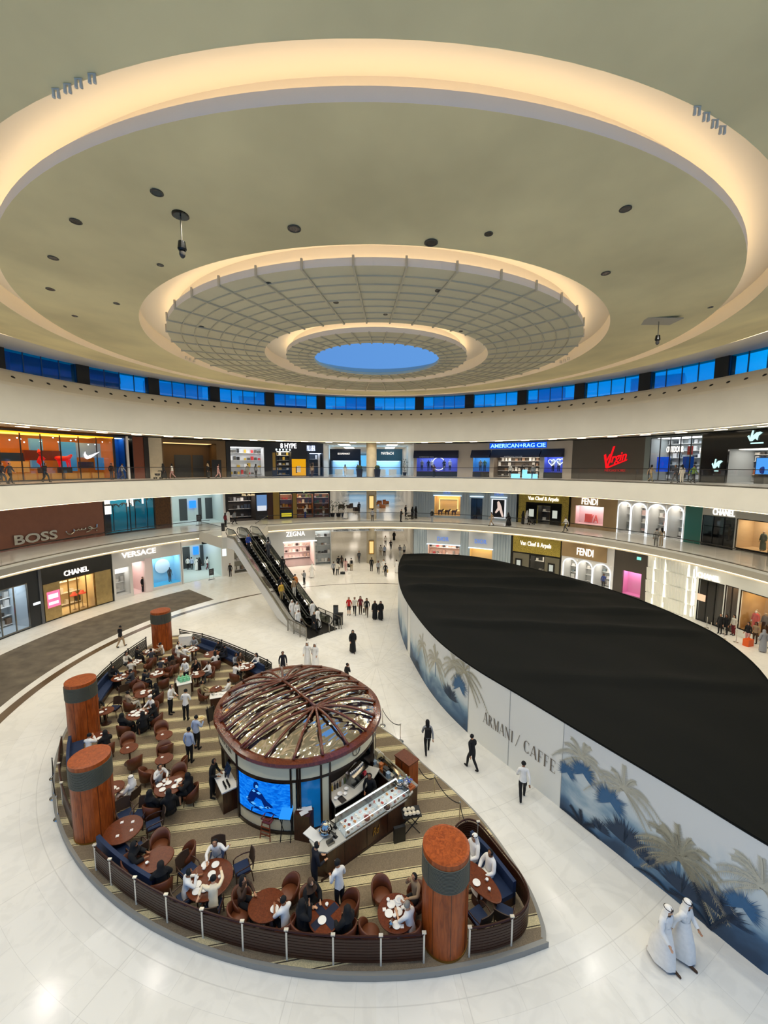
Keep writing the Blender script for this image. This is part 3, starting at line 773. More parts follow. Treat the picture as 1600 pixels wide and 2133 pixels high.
for r_, h in ((0, 3.3), (1, 2.2)):
    for j in range(5):
        x = 221 + j * 3.7 + r_ * 2; s.panel('lit_bar', LETW, x, x + 2.4, h, h + .9, -.7, .8)
for j, x in enumerate((271, 276, 281, 302)): s.panel('lit_bar', LETW, x, x + 3, 2.9 + .2 * (j % 2), 4.2, -.5, .6)
PALM = mat('black_palm', '#0b1210', .6)
for j, (x, h, dr) in enumerate(((250, 2.9, 1.2), (272, 3.0, .6), (296, 3.2, 1.5), (314, 3.5, .7))):
    base = pol(s.A(x), r0 + dr, z0); t = thing('palm_cutout', ['slim black palm prop at the dark end of the teal window', 'black palm prop beside the teal window mannequin', 'faint black palm prop at the back of the teal window', 'tall black palm prop nearest the rough brown wall'][j], 'prop', base)
    q = MB(); q.tube([base, base + Vector((.05, 0, h * .6)), base + Vector((0, 0, h))], .05); q.build('trunk', PALM, t)
    for k in range(7):
        q = MB(); an = k * 2 * pi / 7; d = Vector((cos(an), sin(an), 0))
        q.tube([base + Vector((0, 0, h)) + d * .75 * u + Vector((0, 0, .3 * sin(u * 3.0) - .25 * u)) for u in (0, .25, .5, .75, 1)], [.02, .07, .08, .05, .01], 4); q.build('frond', PALM, t)
s = Shop('rough_brown_pier', 'rough brown brick textured pier between the teal window and lift lobby', 1, 324, 356, mat('rough_brown', '#5d3d1e', .7, noise=.3, nscale=5, bump=.5), cat='pier')
s = Shop('upper_lift_lobby', 'white lift lobby on the lower gallery with dark lift doors and blue screen', 1, 357, 470, WHITEW, [(359, 466, .02, 4.2)], cat='lobby')
s.window(359, 466, .02, 4.2, 5, mat('mint_white'), '#f4fbff', 2.2, glass=False, name='lobby_recess')
b0, b1, z0, z1, r0, r1 = s.wr
for x0, x1 in ((374, 390), (413, 420), (428, 443), (446, 461)):
    q = MB(); R_ = r1 - .06; q.arc(wa(x0, R_, 8), wa(x1, R_, 8), R_, R_ + .05, z0, z0 + 3.0, n=1); q.build('lift_door', mat('lift_grey'), s.w)
q = MB(); q.arc(wa(395, r1 - .3, 8), wa(409, r1 - .3, 8), r1 - .3, r1 - .2, z0 + 1.7, z0 + 2.7, n=1); q.build('blue_screen', emat('blue_screen', '#2f86ff', 1.6), s.w)
s = Shop('dark_menswear_store', 'dark menswear store with small gold lettering and a blue poster', 1, 471, 557, mat('black_brown', '#1c1816', .4), [(476, 533, .02, 3.4)])
s.window(476, 533, .02, 3.4, 3, mat('dim_brown', '#37312d', .5), '#fff0e0', 3.5, glass=False, shelves=3, seed=31, merch=('#8c8f93', '#d6d4d0', '#3c4656', '#1f1f22'))
s.sign('PAL ZILERI', 505, 531, 3.45, 3.7, emat('sign_cream', '#ffe2b0', 1.2), bold=.008)
s.panel('lit_poster', emat('poster_sky', '#6f95c6', .9), 535, 556, 1.5, 3.5, .05); s.panel('poster_snow', emat('poster_snow', '#e8edf5', .9), 536, 555, 1.3, 2.0, .055)
s = Shop('bronze_pier', 'bronze and gold clad pier beside the delicatessen', 1, 557, 583, mat('bronze_clad', '#4a2d18', .35, metal=.3), cat='pier')
s.panel('gold_face', mat('gold_face', '#a8863c', .35, metal=.5), 569, 582, .02, 4.8, .1)
s = Shop('delicatessen', 'delicatessen with green lettering, lit food counter and plants', 1, 583, 688, mat('black_green', '#1d221d', .35), [(584, 609, 1.3, 3.5), (619, 653, .05, 3.5), (655, 686, .05, 3.5)])
s.window(584, 609, 1.3, 3.5, 1, mat('warm_shelf_back', '#8a5b35', .5), '#ffe9c0', 4, shelves=2, seed=41, merch=('#c4471f', '#e0a03a', '#f2e6c8', '#7a1c14'))
s.window(619, 653, .05, 3.5, 2.2, mat('warm_shelf_back'), '#ffe0b0', 3.5, shelves=4, seed=42, merch=('#c9863a', '#2b2a22', '#e9e0c8', '#5f7a3a'))
s.window(655, 686, .05, 3.5, 1.5, mat('warm_shelf_back'), '#ffe9c8', 3, shelves=4, seed=43, merch=('#3d5a2c', '#6f8a4a', '#c9b9d6', '#2b2a22'))
s.panel('gold_column', mat('gold_face'), 610, 618, .05, 3.6, .1)
s.panel('lit_counter', emat('counter_yellow', '#d8c93a', .9), 586, 607, .3, .8, .06)
s.sign('carpo', 617, 645, 3.65, 4.35, emat('sign_green', '#d6dfa0', 1.2), bold=.010)
s = Shop('fashion_house_upper_store', 'pale blue grey finned store with gold display window on the lower gallery', 1, 861, 1076, CURT, [(905, 959, .3, 3.2), (981, 1005, .02, 3.0)])
for x0, x1 in ((864, 903), (961, 979), (1007, 1024), (1055, 1074)): fins(s, x0, x1, .05, 4.8)
s.window(905, 959, .3, 3.2, 1.3, mat('gold_backdrop'), '#ffc872', 7)
b0, b1, z0, z1, r0, r1 = s.wr
q = MB()
for k in range(4):
    q.arc(b0 + .6, b1 - .6, r1 - .25, r1 - .1, z0 + .6 + k * .0, z0 + .7, n=2)
q.arc(b0 + .9, b0 + 1.1, r1 - .2, r1 - .05, z0 + .6, z1 - .5, n=1); q.arc(b1 - 1.1, b1 - .9, r1 - .2, r1 - .05, z0 + .6, z1 - .5, n=1); q.arc(b0 + .9, b1 - .9, r1 - .2, r1 - .05, z1 - .6, z1 - .5)
q.build('gold_frame', emat('gold_frame_glow', '#ffdf8a', 1.3), s.w)
HB = mat('prop_brown', '#3b2318', .6)
for j in range(3):
    x = 917 + 14 * j; base = pol(s.A(x), r0 + .5, z0 + .02); t = thing('animal_figure', 'small dark brown animal figure %s in the gold display window' % ['at the hall end', 'in the middle', 'at the doorway end'][j], 'figure', base)
    q = MB(); q.tube([base + Vector((dx, 0, h)) for dx, h in ((-.42, .62), (-.3, .62), (.1, .6), (.28, .66), (.42, .86), (.52, .8))], [.06, .17, .17, .14, .1, .05], 8); q.build('body', HB, t, smooth=True)
    for dx in (-.32, -.22, .1, .2):
        q = MB(); q.tube([base + Vector((dx, 0, .55)), base + Vector((dx, 0, 0))], [.06, .035]); q.build('leg', HB, t)
s.window(981, 1005, .02, 3.0, 2, mat('teal_dark', '#1d2a2c', .3), '#dff2ff', 1.2, mull=2, frame=BLACKG, name='doorway')
s.panel('poster_frame', emat('poster_white2', '#f4f6f8', 1.0), 1024, 1054, .35, 3.0, .1); s.panel('poster_black', mat('poster_black', '#14120f', .3), 1027, 1051, .45, 2.9, .12)
s.shape('poster_figure', [(1036, 2.6), (1039, 2.75), (1042, 2.5), (1045, 2.0), (1050, .6), (1047, .5), (1041, 1.5), (1034, 1.0), (1032, 1.15), (1037, 1.8)], emat('poster_skin', '#f0d6c8', .9), .125, .02)
for x0, x1 in ((903, 961), (979, 1007), (1022, 1056)): s.panel('light_line', emat('cool_line', '#d8f0ff', 1.8), x0, x1, 3.22, 3.3, .2)
for x0, x1 in ((924, 938), (1030, 1049)): s.sign('DIOR', x0, x1, 3.5, 3.95, mat('sign_blue'), off=.12, bold=.01)
s = Shop('jewellery_upper_store', 'jewellery store with olive gold walls and black portal on the lower gallery', 1, 1077, 1188, MOS, [(1120, 1146, .02, 2.4)])
s.panel('black_edge', BLACKG, 1077, 1080, 0, 4.8, .12); s.panel('black_edge', BLACKG, 1185, 1188, 0, 4.8, .12)
s.panel('black_portal', BLACKG, 1096, 1119, .02, 2.7, .14); s.panel('black_portal', BLACKG, 1147, 1170, .02, 2.7, .14); s.panel('black_portal', BLACKG, 1096, 1170, 2.45, 2.8, .15)
s.window(1120, 1146, .02, 2.4, 2, mat('dim_interior'), '#fff2d8', 3, shelves=2, seed=3)
for x0, x1 in ((1103, 1113), (1152, 1162)): s.panel('vitrine_light', emat('vitrine', '#e8ecdc', .7), x0, x1, .9, 1.9, .18)
s.sign('Van Cleef & Arpels', 1100, 1163, 2.95, 3.6, LETW, off=.12, bold=.008)
s = Shop('pink_window_boutique', 'tan boutique with lit pink display window on the lower gallery', 1, 1189, 1285, TAN, [(1198, 1257, .5, 2.75)])
s.window(1198, 1257, .5, 2.75, 1.2, mat('pale_pink', '#f6d9d8', .5), '#fff0ee', 6)
s.panel('graphic', mat('red_graphic', '#e4675f', .5), 1212, 1226, .7, 1.7, -1.0, 1.1)
s.sign('AVA', 1210, 1238, .65, 1.6, mat('red_graphic'), off=-1.2)
s.sign('FENDI', 1211, 1244, 2.95, 3.7, LETW, off=.05, bold=.010)
s = Shop('arched_window_upper_boutique', 'white boutique with four glowing arched windows on the lower gallery', 1, 1285, 1426, WHITEW, [(1288, 1314, .05, 3.55), (1316, 1347, .05, 3.55), (1350, 1387, .05, 3.55), (1390, 1424, .05, 3.55)])
arch_band(s, [(1288, 1314), (1316, 1347), (1350, 1387), (1390, 1424)], 3.55, mat('light_grey_back'), 50)
s = Shop('teal_panel_wall', 'plain teal green glass wall panel beside the arched windows', 1, 1426, 1461, mat('teal_glass', '#2f6f62', .15), cat='wall panel')
s = Shop('black_upper_boutique', 'black fronted boutique under a grey header on the lower gallery', 1, 1461, 1531, mat('header_grey', '#b9b8ae', .4), [(1462, 1530, .02, 2.95)])
s.window(1462, 1530, .02, 2.95, 1.2, BLACKG, power=0, mull=3, frame=BLACKG)
s.sign('CHANEL', 1483, 1528, 3.05, 3.65, LETW, off=.05, bold=.010)
s = Shop('gown_window', 'lit beige window of evening gowns on the lower gallery', 1, 1531, 1690, mat('header_grey'), [(1533, 1680, .05, 2.95)])
s.window(1533, 1680, .25, 2.95, 2, mat('sand_back', '#cbb28a', .6), '#ffe9c8', 6, mull=2, frame=BLACKG)
LW = s.wr
# --- upper gallery
ORG = mat('orange_glass', '#c67a16', .15, emit=.12, noise=.2, nscale=.6)
s = Shop('sports_store', 'orange glass sports store with white swoosh and red display figures', 2, -150, 239, mat('dark_grey_panel'), [(-150, 239, .05, 4.6)])
s.window(-150, 239, .05, 4.6, 4.2, ORG, '#ffb347', 3.2, mull=9, frame=mat('bronze_frame'), floor=mat('brown_floor', '#4d2d14', .15))
b0, b1, z0, z1, r0, r1 = s.wr
s.panel('orange_light_line', emat('orange_line', '#ffa21f', 2.4), -150, 239, 4.5, 4.62, .06)
rnd = random.Random(8)
for x0, x1, h0, h1, c, d in ((66, 92, 1.2, 4.2, '#5ba4dc', 2.6), (128, 160, .9, 4.0, '#3f9be0', 2.4), (162, 240, 2.4, 4.0, '#86a8bf', 2.8), (200, 240, 1.0, 2.4, '#2f8fe0', 2.2), (-40, 52, 1.9, 2.7, '#20323a', 1.8), (52, 130, 2.0, 3.0, '#6a2d12', 1.6), (165, 195, 1.2, 1.9, '#2d2430', 1.2), (20, 60, .8, 1.9, '#e8b45c', 2.9)):
    m = MB(); m.arc(wa(x0, r0 + d, s.z0 + 2), wa(x1, r0 + d, s.z0 + 2), r0 + d, r0 + d + .3, s.z0 + h0, s.z0 + h1); m.build('display_panel', mat('sports_panel_' + c[1:], c, .3, emit=.25), s.w)
for i in range(9):
    x = -30 + i * 28; m = MB(); m.arc(s.A(x), s.A(x + 24), s.R + .3, s.R + .6, s.z0 + .1, s.z0 + .75); m.build('plinth', mat('amber_block', '#c98a1c', .3, emit=.1), s.w)
for i in range(14):
    x = 20 + i * 16 + rnd.uniform(-4, 4); p = pol(s.A(x), r0 + rnd.uniform(.5, 2), s.z0 + rnd.uniform(3.7, 4.3)); m = MB(); m.ball(p, .07, .07, .07, 8, 5); m.build('spotlight', emat('spot_glow', '#e8fbff', 2.2), s.w)
RED = mat('red_figure', '#e01818', .4, emit=.4)
base = pol(s.A(143), r0 + .6, s.z0 + 1.35); t = thing('display_figure', 'glowing red four legged figure in the orange sports store window', 'figure', base)
q = MB(); q.tube([base + Vector((dx, 0, h)) for dx, h in ((-.8, .95), (-.5, .85), (.3, .85), (.6, 1.0), (.85, 1.25))], [.15, .28, .26, .2, .1], 8); q.build('body', RED, t, smooth=True)
for dx in (-.55, -.35, .3, .55):
    q = MB(); q.tube([base + Vector((dx, 0, .75)), base + Vector((dx + .1, 0, 0))], [.12, .06]); q.build('leg', RED, t)
q = MB(); q.arc(s.A(132), s.A(156), r0 + .3, r0 + .9, s.z0 + .1, s.z0 + 1.34); q.build('stand', mat('dark_grey_panel'), t)
base = pol(s.A(97), r0 + .6, s.z0 + 1.3); t = thing('display_figure', 'glowing red leaping figure in the orange sports store window', 'figure', base)
q = MB(); q.tube([base + Vector((dx, 0, h)) for dx, h in ((0, 0), (-.2, .5), (.1, .9), (-.1, 1.5), (-.15, 1.8))], [.1, .2, .3, .18, .05], 8); q.build('body', RED, t, smooth=True)
q = MB(); q.arc(s.A(92), s.A(102), r0 + .3, r0 + .9, s.z0 + .1, s.z0 + 1.3); q.build('stand', mat('dark_grey_panel'), t)
SW = [(175, 2.62), (177, 2.3), (181, 2.18), (188, 2.28), (208, 2.98), (190, 2.62), (184, 2.52), (180.5, 2.56), (178.5, 2.75), (178, 2.95)]
s.shape('swoosh', SW, emat('swoosh_white', '#ffffff', 2.5), .06, .08)
s = Shop('blue_doorway', 'bright blue doorway with white post at the end of the sports store', 2, 239, 279, mat('navy_panel', '#16202c', .4), [(242, 263, .05, 4.6), (268, 278, .05, 4.6)], cat='doorway')
s.window(242, 263, .05, 4.6, 1.5, mat('azure', '#2478c8', .4), '#cfe8ff', 3, glass=False); s.window(268, 278, .05, 4.6, 2, DARK, '#fff4d8', 2, glass=False)
s.panel('white_post', WHITEW, 264, 268, 0, 4.8, .25)
s = Shop('copper_pier', 'copper red clad pier beside the blue doorway', 2, 279, 311, mat('copper_red', '#7c4430', .35, metal=.3), cat='pier')
s.panel('brown_edge', mat('black_brown'), 301, 311, 0, 4.8, .1)
s = Shop('beige_pier', 'plain beige stone pier between copper pier and brown passage', 2, 311, 339, STONE, cat='pier')
s = Shop('brown_passage', 'recessed brown passage with dark doors under warm lamps', 2, 339, 471, mat('umber', '#6a5334', .6), [(342, 452, .02, 4.4)], cat='passage')
s.window(342, 452, .02, 4.4, 3, mat('umber'), '#ffcf8a', 1.6, glass=False, name='passage_recess', floor=mat('brown_floor'))
b0, b1, z0, z1, r0, r1 = s.wr
for x0, x1, h in ((364, 398, 2.9), (402, 424, 2.9), (431, 438, 2.2)):
    q = MB(); R_ = r1 - .06; q.arc(wa(x0, R_, 14), wa(x1, R_, 14), R_, R_ + .05, z0, z0 + h, n=1); q.build('door_leaf', mat('lift_grey'), s.w)
s.panel('dark_niche', DARK, 441, 461, .02, 2.3, .02)
s = Shop('street_fashion_store', 'dark framed fashion store with bright white shelves and plants', 2, 472, 556, mat('black_panel', '#17181a', .4), [(481, 551, .05, 4.1)])
s.window(481, 551, .05, 4.1, 2.5, mat('bright_back', '#dfe2e4', .5), '#ffffff', 4, glass=False, shelves=4, seed=61, merch=('#20201e', '#f2f2f0', '#cf3b3b', '#c9a63c', '#5d5a52'))
s = Shop('sneaker_store', 'black sneaker store with white lettering and yellow poster', 2, 556, 641, mat('black_panel'), [(577, 607, .05, 3.6)])
s.window(577, 607, .05, 3.6, 2, mat('dim_interior'), '#fff4e0', 4, shelves=5, seed=62, merch=('#c9c9c4', '#20201e', '#b01c1c', '#c9a63c', '#efefec'), glass=False)
s.panel('yellow_poster', emat('poster_yellow', '#e8a61a', 1.0), 608, 637, .1, 2.5, .05)
s.panel('poster_bird', mat('bird_white', '#efe9dc', .5), 618, 626, .6, 1.5, .08); s.panel('poster_bird', DARK, 616, 619, .5, 1.4, .07)
s.sign('8 HYPE', 585, 618, 4.05, 4.75, emat('sign_pure', '#ffffff', 3), bold=.008)
s.panel('gold_text_bar', mat('gold_face'), 568, 574, .9, 3.4, .05)
for j in range(5): s.panel('bulb', emat('spot_glow', '#e8fbff', 2.2), 575 + j * 7, 578 + j * 7, 3.7, 3.95, .05)
s = Shop('blue_lit_store', 'grey store with pale blue lettering at the corner of the upper hall', 2, 641, 674, mat('slate', '#2b3138', .3), [(645, 672, .05, 3.4)])
s.window(645, 672, .05, 3.4, 2, mat('slate_dim', '#3a424a', .4), '#cfe0ff', 3, shelves=3, seed=63, glass=False)
s.sign('PULL & BEAR', 640, 657, 3.7, 4.5, emat('sign_bluewhite', '#cfdcff', 2.2), bold=.010)
WARMG = mat('beige_grey_stone', '#b3a899', .45)
s = Shop('denim_store', 'beige store with navy awnings and glowing blue lettering', 2, 862, 1191, WARMG, [(868, 953, .3, 2.85), (985, 1020, .3, 2.85), (1028, 1124, .02, 2.85), (1133, 1172, .3, 2.85)])
VIO = mat('violet_back', '#6f74c8', .5)
s.window(868, 953, .75, 2.85, 1.6, VIO, '#b8d4ff', 5, floor=mat('violet_floor', '#8a4fc0', .4)); W1 = s.wr
q = MB(); a = s.A(912); pc = pol(a, s.wr[4] + .9, s.z0 + 1.9); n = (pol(a, 1) - pol(a, 2)).normalized(); Mx = Matrix.Translation(pc) @ n.to_track_quat('Z', 'Y').to_matrix().to_4x4()
q.tube([Mx @ Vector((.95 * cos(i * pi / 16), .95 * sin(i * pi / 16), 0)) for i in range(32)], .06, 6, True); q.build('light_ring', emat('arch_glow'  , '#f4fbff', 2.4), s.w)
s.window(985, 1020, .75, 2.85, 1.4, mat('sky_back', '#4f9ad0', .5), '#bfe6ff', 5, floor=mat('violet_floor')); W2 = s.wr
s.window(1028, 1124, .02, 2.85, 3, mat('shop_brown', '#5d5144', .5), '#fff2e0', 4.5, glass=False, shelves=4, seed=71, name='shop_interior'); W3 = s.wr
s.window(1133, 1172, .75, 2.85, 1.4, VIO, '#a8ccff', 6); W4 = s.wr
for j, (x, h) in enumerate(((1146, 2.1), (1163, 2.2))):
    q = MB(); a = s.A(x); pc = pol(a, s.wr[4] + .4, s.z0 + h); pts = []
    for i in range(24):
        u = 2 * pi * i / 24; pts.append(pc + Vector((cos(rad(a)), -sin(rad(a)), 0)) * (.028 * 16 * sin(u) ** 3) + Vector((0, 0, .028 * (13 * cos(u) - 5 * cos(2 * u) - 2 * cos(3 * u) - cos(4 * u)))))
    q.tube(pts, .04, 5, True); q.build('light_heart', emat('heart_glow', '#dcf4ff', 3), s.w)
for x0, x1 in ((868, 953), (985, 1020), (1133, 1172)): s.panel('dark_plinth', DARK, x0, x1, .02, .72, .04)
AWN = mat('navy_awning', '#0c1a3c', .6)
for x0, x1 in ((862, 955), (982, 1022), (1024, 1127), (1129, 1175)):
    a0, a1 = s.A(x0), s.A(x1); q = MB(); n = 6; vs = []
    for i in range(n + 1):
        a = a0 + (a1 - a0) * i / n; vs += [pol(a, s.R - .05, s.z0 + 3.85), pol(a, s.R - 1.0, s.z0 + 3.0), pol(a, s.R - 1.0, s.z0 + 2.75), pol(a, s.R - .05, s.z0 + 2.75)]
    q.add(vs, [(4 * i + k, 4 * i + 4 + k, 4 * i + 4 + (k + 1) % 4, 4 * i + (k + 1) % 4) for i in range(n) for k in range(4)] + [(0, 1, 2, 3), (4 * n + 3, 4 * n + 2, 4 * n + 1, 4 * n)])
    q.build('awning', AWN, s.t)
s.sign('AMERICAN RAG', 874, 905, 2.8, 2.95, mat('grey_white', '#b9c0d0', .5), off=1.02); s.sign('AMERICAN RAG CIE', 1053, 1092, 2.8, 2.95, mat('grey_white'), off=1.02)
s.panel('blue_backlight', emat('blue_halo', '#0f4fd8', 1.2), 1019, 1137, 4.0, 4.78, .03)
s.sign('AMERICAN+RAG CIE', 1021, 1135, 4.12, 4.66, emat('sign_cyan', '#9fe2ff', 1.5), off=.06, bold=.012)
s = Shop('music_store_wall', 'dark taupe store wall with glowing red script lettering', 2, 1191, 1341, mat('taupe_wall', '#4a443b', .5), thick=.3)
REDN = emat('red_neon', '#ff1a22', 1.1)
s.sign('Virgin', 1259, 1305, 1.5, 2.9, REDN, slope=.35, shear=.25, bold=.012, off=.08)
s.shape('underline', [(1268, 1.35), (1306, 2.25), (1307, 2.4), (1268, 1.55)], REDN, .08)
s.shape('script_v', [(1258, 2.9), (1262, 3.05), (1266, 1.7), (1276, 3.9), (1280, 3.95), (1267, 1.25), (1263, 1.3)], REDN, .08)
s.sign('MEGASTORE', 1261, 1304, .95, 1.25, mat('dim_red', '#8e1f1f', .4, emit=.8), off=.05, bold=.008)
s = Shop('glass_music_store', 'glass fronted store of bright shelves with hanging department signs', 2, 1341, 1459, mat('grey_frame', '#6f7a78', .4), [(1352, 1458, .02, 4.7)])
s.window(1352, 1458, .02, 4.7, 4, mat('bright_grey', '#9aa0a0', .5), '#f4fbff', 4.5, shelves=6, seed=81, mull=5, frame=DARK, merch=('#e8e8e8', '#3a3f44', '#9aa4aa', '#c9c9c9', '#20201e'))
s.sign('OUTDOOR', 1373, 1407, 3.1, 3.75, LETW, off=-1.3, bold=.010); s.sign('FASHION', 1440, 1466, 2.9, 3.5, LETW, off=-1.3, bold=.010)
s.panel('red_banner', mat('red_banner', '#a01818', .5, emit=.1), 1416, 1426, 2.8, 3.7, -1.2, 1.3)
for x0, x1, h0, h1, c in ((1363, 1389, 1.0, 2.6, '#0b3fa8'), (1416, 1438, 1.0, 2.6, '#0d2a5e')): s.panel('video_screen', emat('screen_' + c[1:], c, 1.3), x0, x1, h0, h1, -.5, .6)
s = Shop('black_music_pier', 'black glossy pier with small glowing white emblem', 2, 1459, 1511, BLACKG, cat='pier')
CY_ = emat('sign_ice', '#c8f6f0', 1.3)
def emblem(s, x, h, w, hh):
    s.shape('emblem', [(x, h + .5 * hh), (x + .1 * w, h + .6 * hh), (x + .18 * w, h + .25 * hh), (x + .3 * w, h + hh), (x + .4 * w, h + hh), (x + .35 * w, h + .5 * hh), (x + .6 * w, h + .8 * hh), (x + .85 * w, h + .85 * hh), (x + w, h + .75 * hh), (x + .75 * w, h + .5 * hh), (x + .7 * w, h + .1 * hh), (x + .55 * w, h + .3 * hh), (x + .35 * w, h + .05 * hh), (x + .2 * w, h + .05 * hh)], CY_, .06)
emblem(s, 1484, 1.35, 22, .95); s.panel('emblem_line', CY_, 1490, 1498, 1.1, 1.2, .06)
s = Shop('music_store_entrance', 'black headed music store entrance with glowing emblem and blue screen', 2, 1511, 1720, BLACKG, [(1514, 1700, .02, 3.2)])
s.window(1514, 1700, .02, 3.2, 4, mat('bright_grey'), '#fff6ea', 4.5, glass=False, shelves=5, seed=91, merch=('#f2e9dc', '#d8795f', '#2a3550', '#e8e8e8', '#55504a'))
emblem(s, 1553, 3.8, 30, 1.0); s.panel('emblem_line', CY_, 1560, 1586, 3.6, 3.72, .06)
b0, b1, z0, z1, r0, r1 = s.wr
base = pol(s.A(1580), s.R + .9, s.z0); t = thing('video_totem', 'tall bright blue video totem in the music store entrance', 'screen', base)
q = MB(); q.arc(s.A(1564), s.A(1598), s.R + .6, s.R + .75, s.z0 + .02, s.z0 + 2.4); q.build('totem_frame', DARK, t)
q = MB(); q.arc(s.A(1566), s.A(1596), s.R + .57, s.R + .6, s.z0 + .9, s.z0 + 2.35); q.build('totem_screen', emat('totem_blue', '#4f9ef0', 1.1), t)
q = MB(); p = pol(s.A(1582), s.R + .5, s.z0 + 1.25); q.ball(p, .33, .08, .33); q.build('screen_ball', mat('ball_blue', '#1c3fa0', .3), t)
# --- the upper hall's shops: two dark blue fronts facing the atrium
for j, (x0, x1, txt, lab) in enumerate(((-8.4, -2.9, 'SEE SUPERMARKET', 'navy shop at the end of the upper hall with pale counters'), (-.6, 4.6, 'MAYBACH', 'blue grey shop in the upper hall with bright lettering'))):
    t = thing('hall_shop', lab, 'shop', ((x0 + x1) / 2, 74, 12.46))
    q = MB(); q.box(x0, x1, 74, 74.3, 14.9, 17.0); q.box(x0, x0 + .3, 74, 76, 12.46, 15); q.box(x1 - .3, x1, 74, 76, 12.46, 15); q.build('facade', mat('hall_navy_%d' % j, ['#07162a', '#2f5d78'][j], .3), t)
    q = MB(); q.box(x0, x1, 76, 76.2, 12.46, 15); q.build('shop_back', mat('pale_blue_wall'), t)
    q = MB(); q.box(x0 + .5, x1 - .5, 74.4, 75.8, 14.85, 14.88); q.build('light_panel', emat('hall_blue_light', '#a8dcff', 7), t)
    q = MB(); flat_text(q, txt, Matrix.Translation((x0 + 1.4, 73.95, 16.0)) @ Matrix.Rotation(rad(90), 4, 'X'), 2.2, .3 + .2 * j); q.build('sign_letters', LETW, t)
    for k in range(2):
        q = MB(); q.box(x0 + .8 + k * 2, x0 + 2.2 + k * 2, 74.6, 75.4, 12.46, 13.4); q.build('counter', WHITEW, t)
for z, c in ((13.9, '#5fb4e8'), (7.9, '#6fb8e6')):
    q = MB(); q.box(HX0 + .2, HX1 - .2, HY1 - .1, HY1 - .05, z, z + 3.2); struct(q.build('window_hall_end', emat('hall_end_glow_%d' % z, c, 1.2)))
# ------------------------------------------------------------------ the leaf-shaped hoarding
HZ = 3.75
def catmull(P, n=8):
    out = []
    for i in range(len(P) - 1):
        a = P[max(0, i - 1)]; b = P[i]; c = P[i + 1]; d = P[min(len(P) - 1, i + 2)]
        for k in range(n):
            t = k / n
            out.append(.5 * ((2 * b) + (c - a) * t + (2 * a - 5 * b + 4 * c - d) * t * t + (3 * b - a - 3 * c + d) * t ** 3))
    return out + [P[-1]]
V2 = lambda L: [Vector((x, y)) for x, y in L]
HF = catmull(V2([(3.1, 46.7), (2.35, 42), (2.02, 36.5), (2.1, 32), (2.6, 27.9), (3.5, 23.5), (4.8, 20.1), (6.6, 16.95), (8.3, 14.0), (9.6, 11.8), (10.75, 9.75), (11.5, 8.9)]), 8)
HBK = catmull(V2([(11.5, 8.9), (15.3, 13.6), (19.0, 18.6), (20.6, 22.7), (20.85, 25.6), (20.4, 29.6), (19.1, 33.9), (16.8, 38.2), (11.6, 44.9), (6.5, 46.9), (3.1, 46.7)]), 6)
HS = [0]
for i in range(1, len(HF)): HS.append(HS[-1] + (HF[i] - HF[i - 1]).length)
def hp(s_):
    s_ = max(0, min(HS[-1] - 1e-4, s_))
    for i in range(1, len(HS)):
        if HS[i] >= s_:
            t = (s_ - HS[i - 1]) / (HS[i] - HS[i - 1]); p = HF[i - 1].lerp(HF[i], t); d = (HF[i] - HF[i - 1]).normalized(); return p, Vector((d.y, -d.x))
def hw(px, py):
    """(run along the hoarding, height) seen at a pixel"""
    d = wdir((px - 800) / FPX, -(py - 1066.5) / FPX, 1); best = None
    for i in range(1, len(HF)):
        a, b = HF[i - 1], HF[i]; e = b - a; den = d.x * e.y - d.y * e.x
        if abs(den) < 1e-9: continue
        t = (a.x * e.y - a.y * e.x) / den; u = (a.x * d.y - a.y * d.x) / den
        if -.01 <= u <= 1.01 and t > 0 and (best is None or t < best[0]): best = (t, HS[i - 1] + u * (HS[i] - HS[i - 1]), EYE + t * d.z)
    return best[1], best[2]
HTH = thing('hoarding', 'large leaf shaped hoarding with printed palm walls and a sagging black fabric roof', 'hoarding', (11, 27, 0))
def hface(name, s0, s1, z0, z1, mt, off=0.0, uv=False):
    n = max(2, int((s1 - s0) / .5)); vs = []; fs = []
    for i in range(n + 1):
        p, nn = hp(s0 + (s1 - s0) * i / n); nn = -nn
        q = p + nn * off if nn.dot(Vector((0, 0)) - p) > 0 else p - nn * off
        vs += [(q.x, q.y, z0), (q.x, q.y, z1)]
    fs = [(2 * i, 2 * i + 2, 2 * i + 3, 2 * i + 1) for i in range(n)]
    me = bpy.data.meshes.new(name); me.from_pydata(vs, [], fs); me.materials.append(mt)
    if uv:
        l = me.uv_layers.new(name='run')
        for pl in me.polygons:
            for li in pl.loop_indices:
                vi = me.loops[li].vertex_index; l.data[li].uv = (s0 + (s1 - s0) * (vi // 2) / n, z1 if vi % 2 else z0)
    return link(name, me, HTH)
HWHITE = mat('hoarding_white', '#e0e0d8', .45)
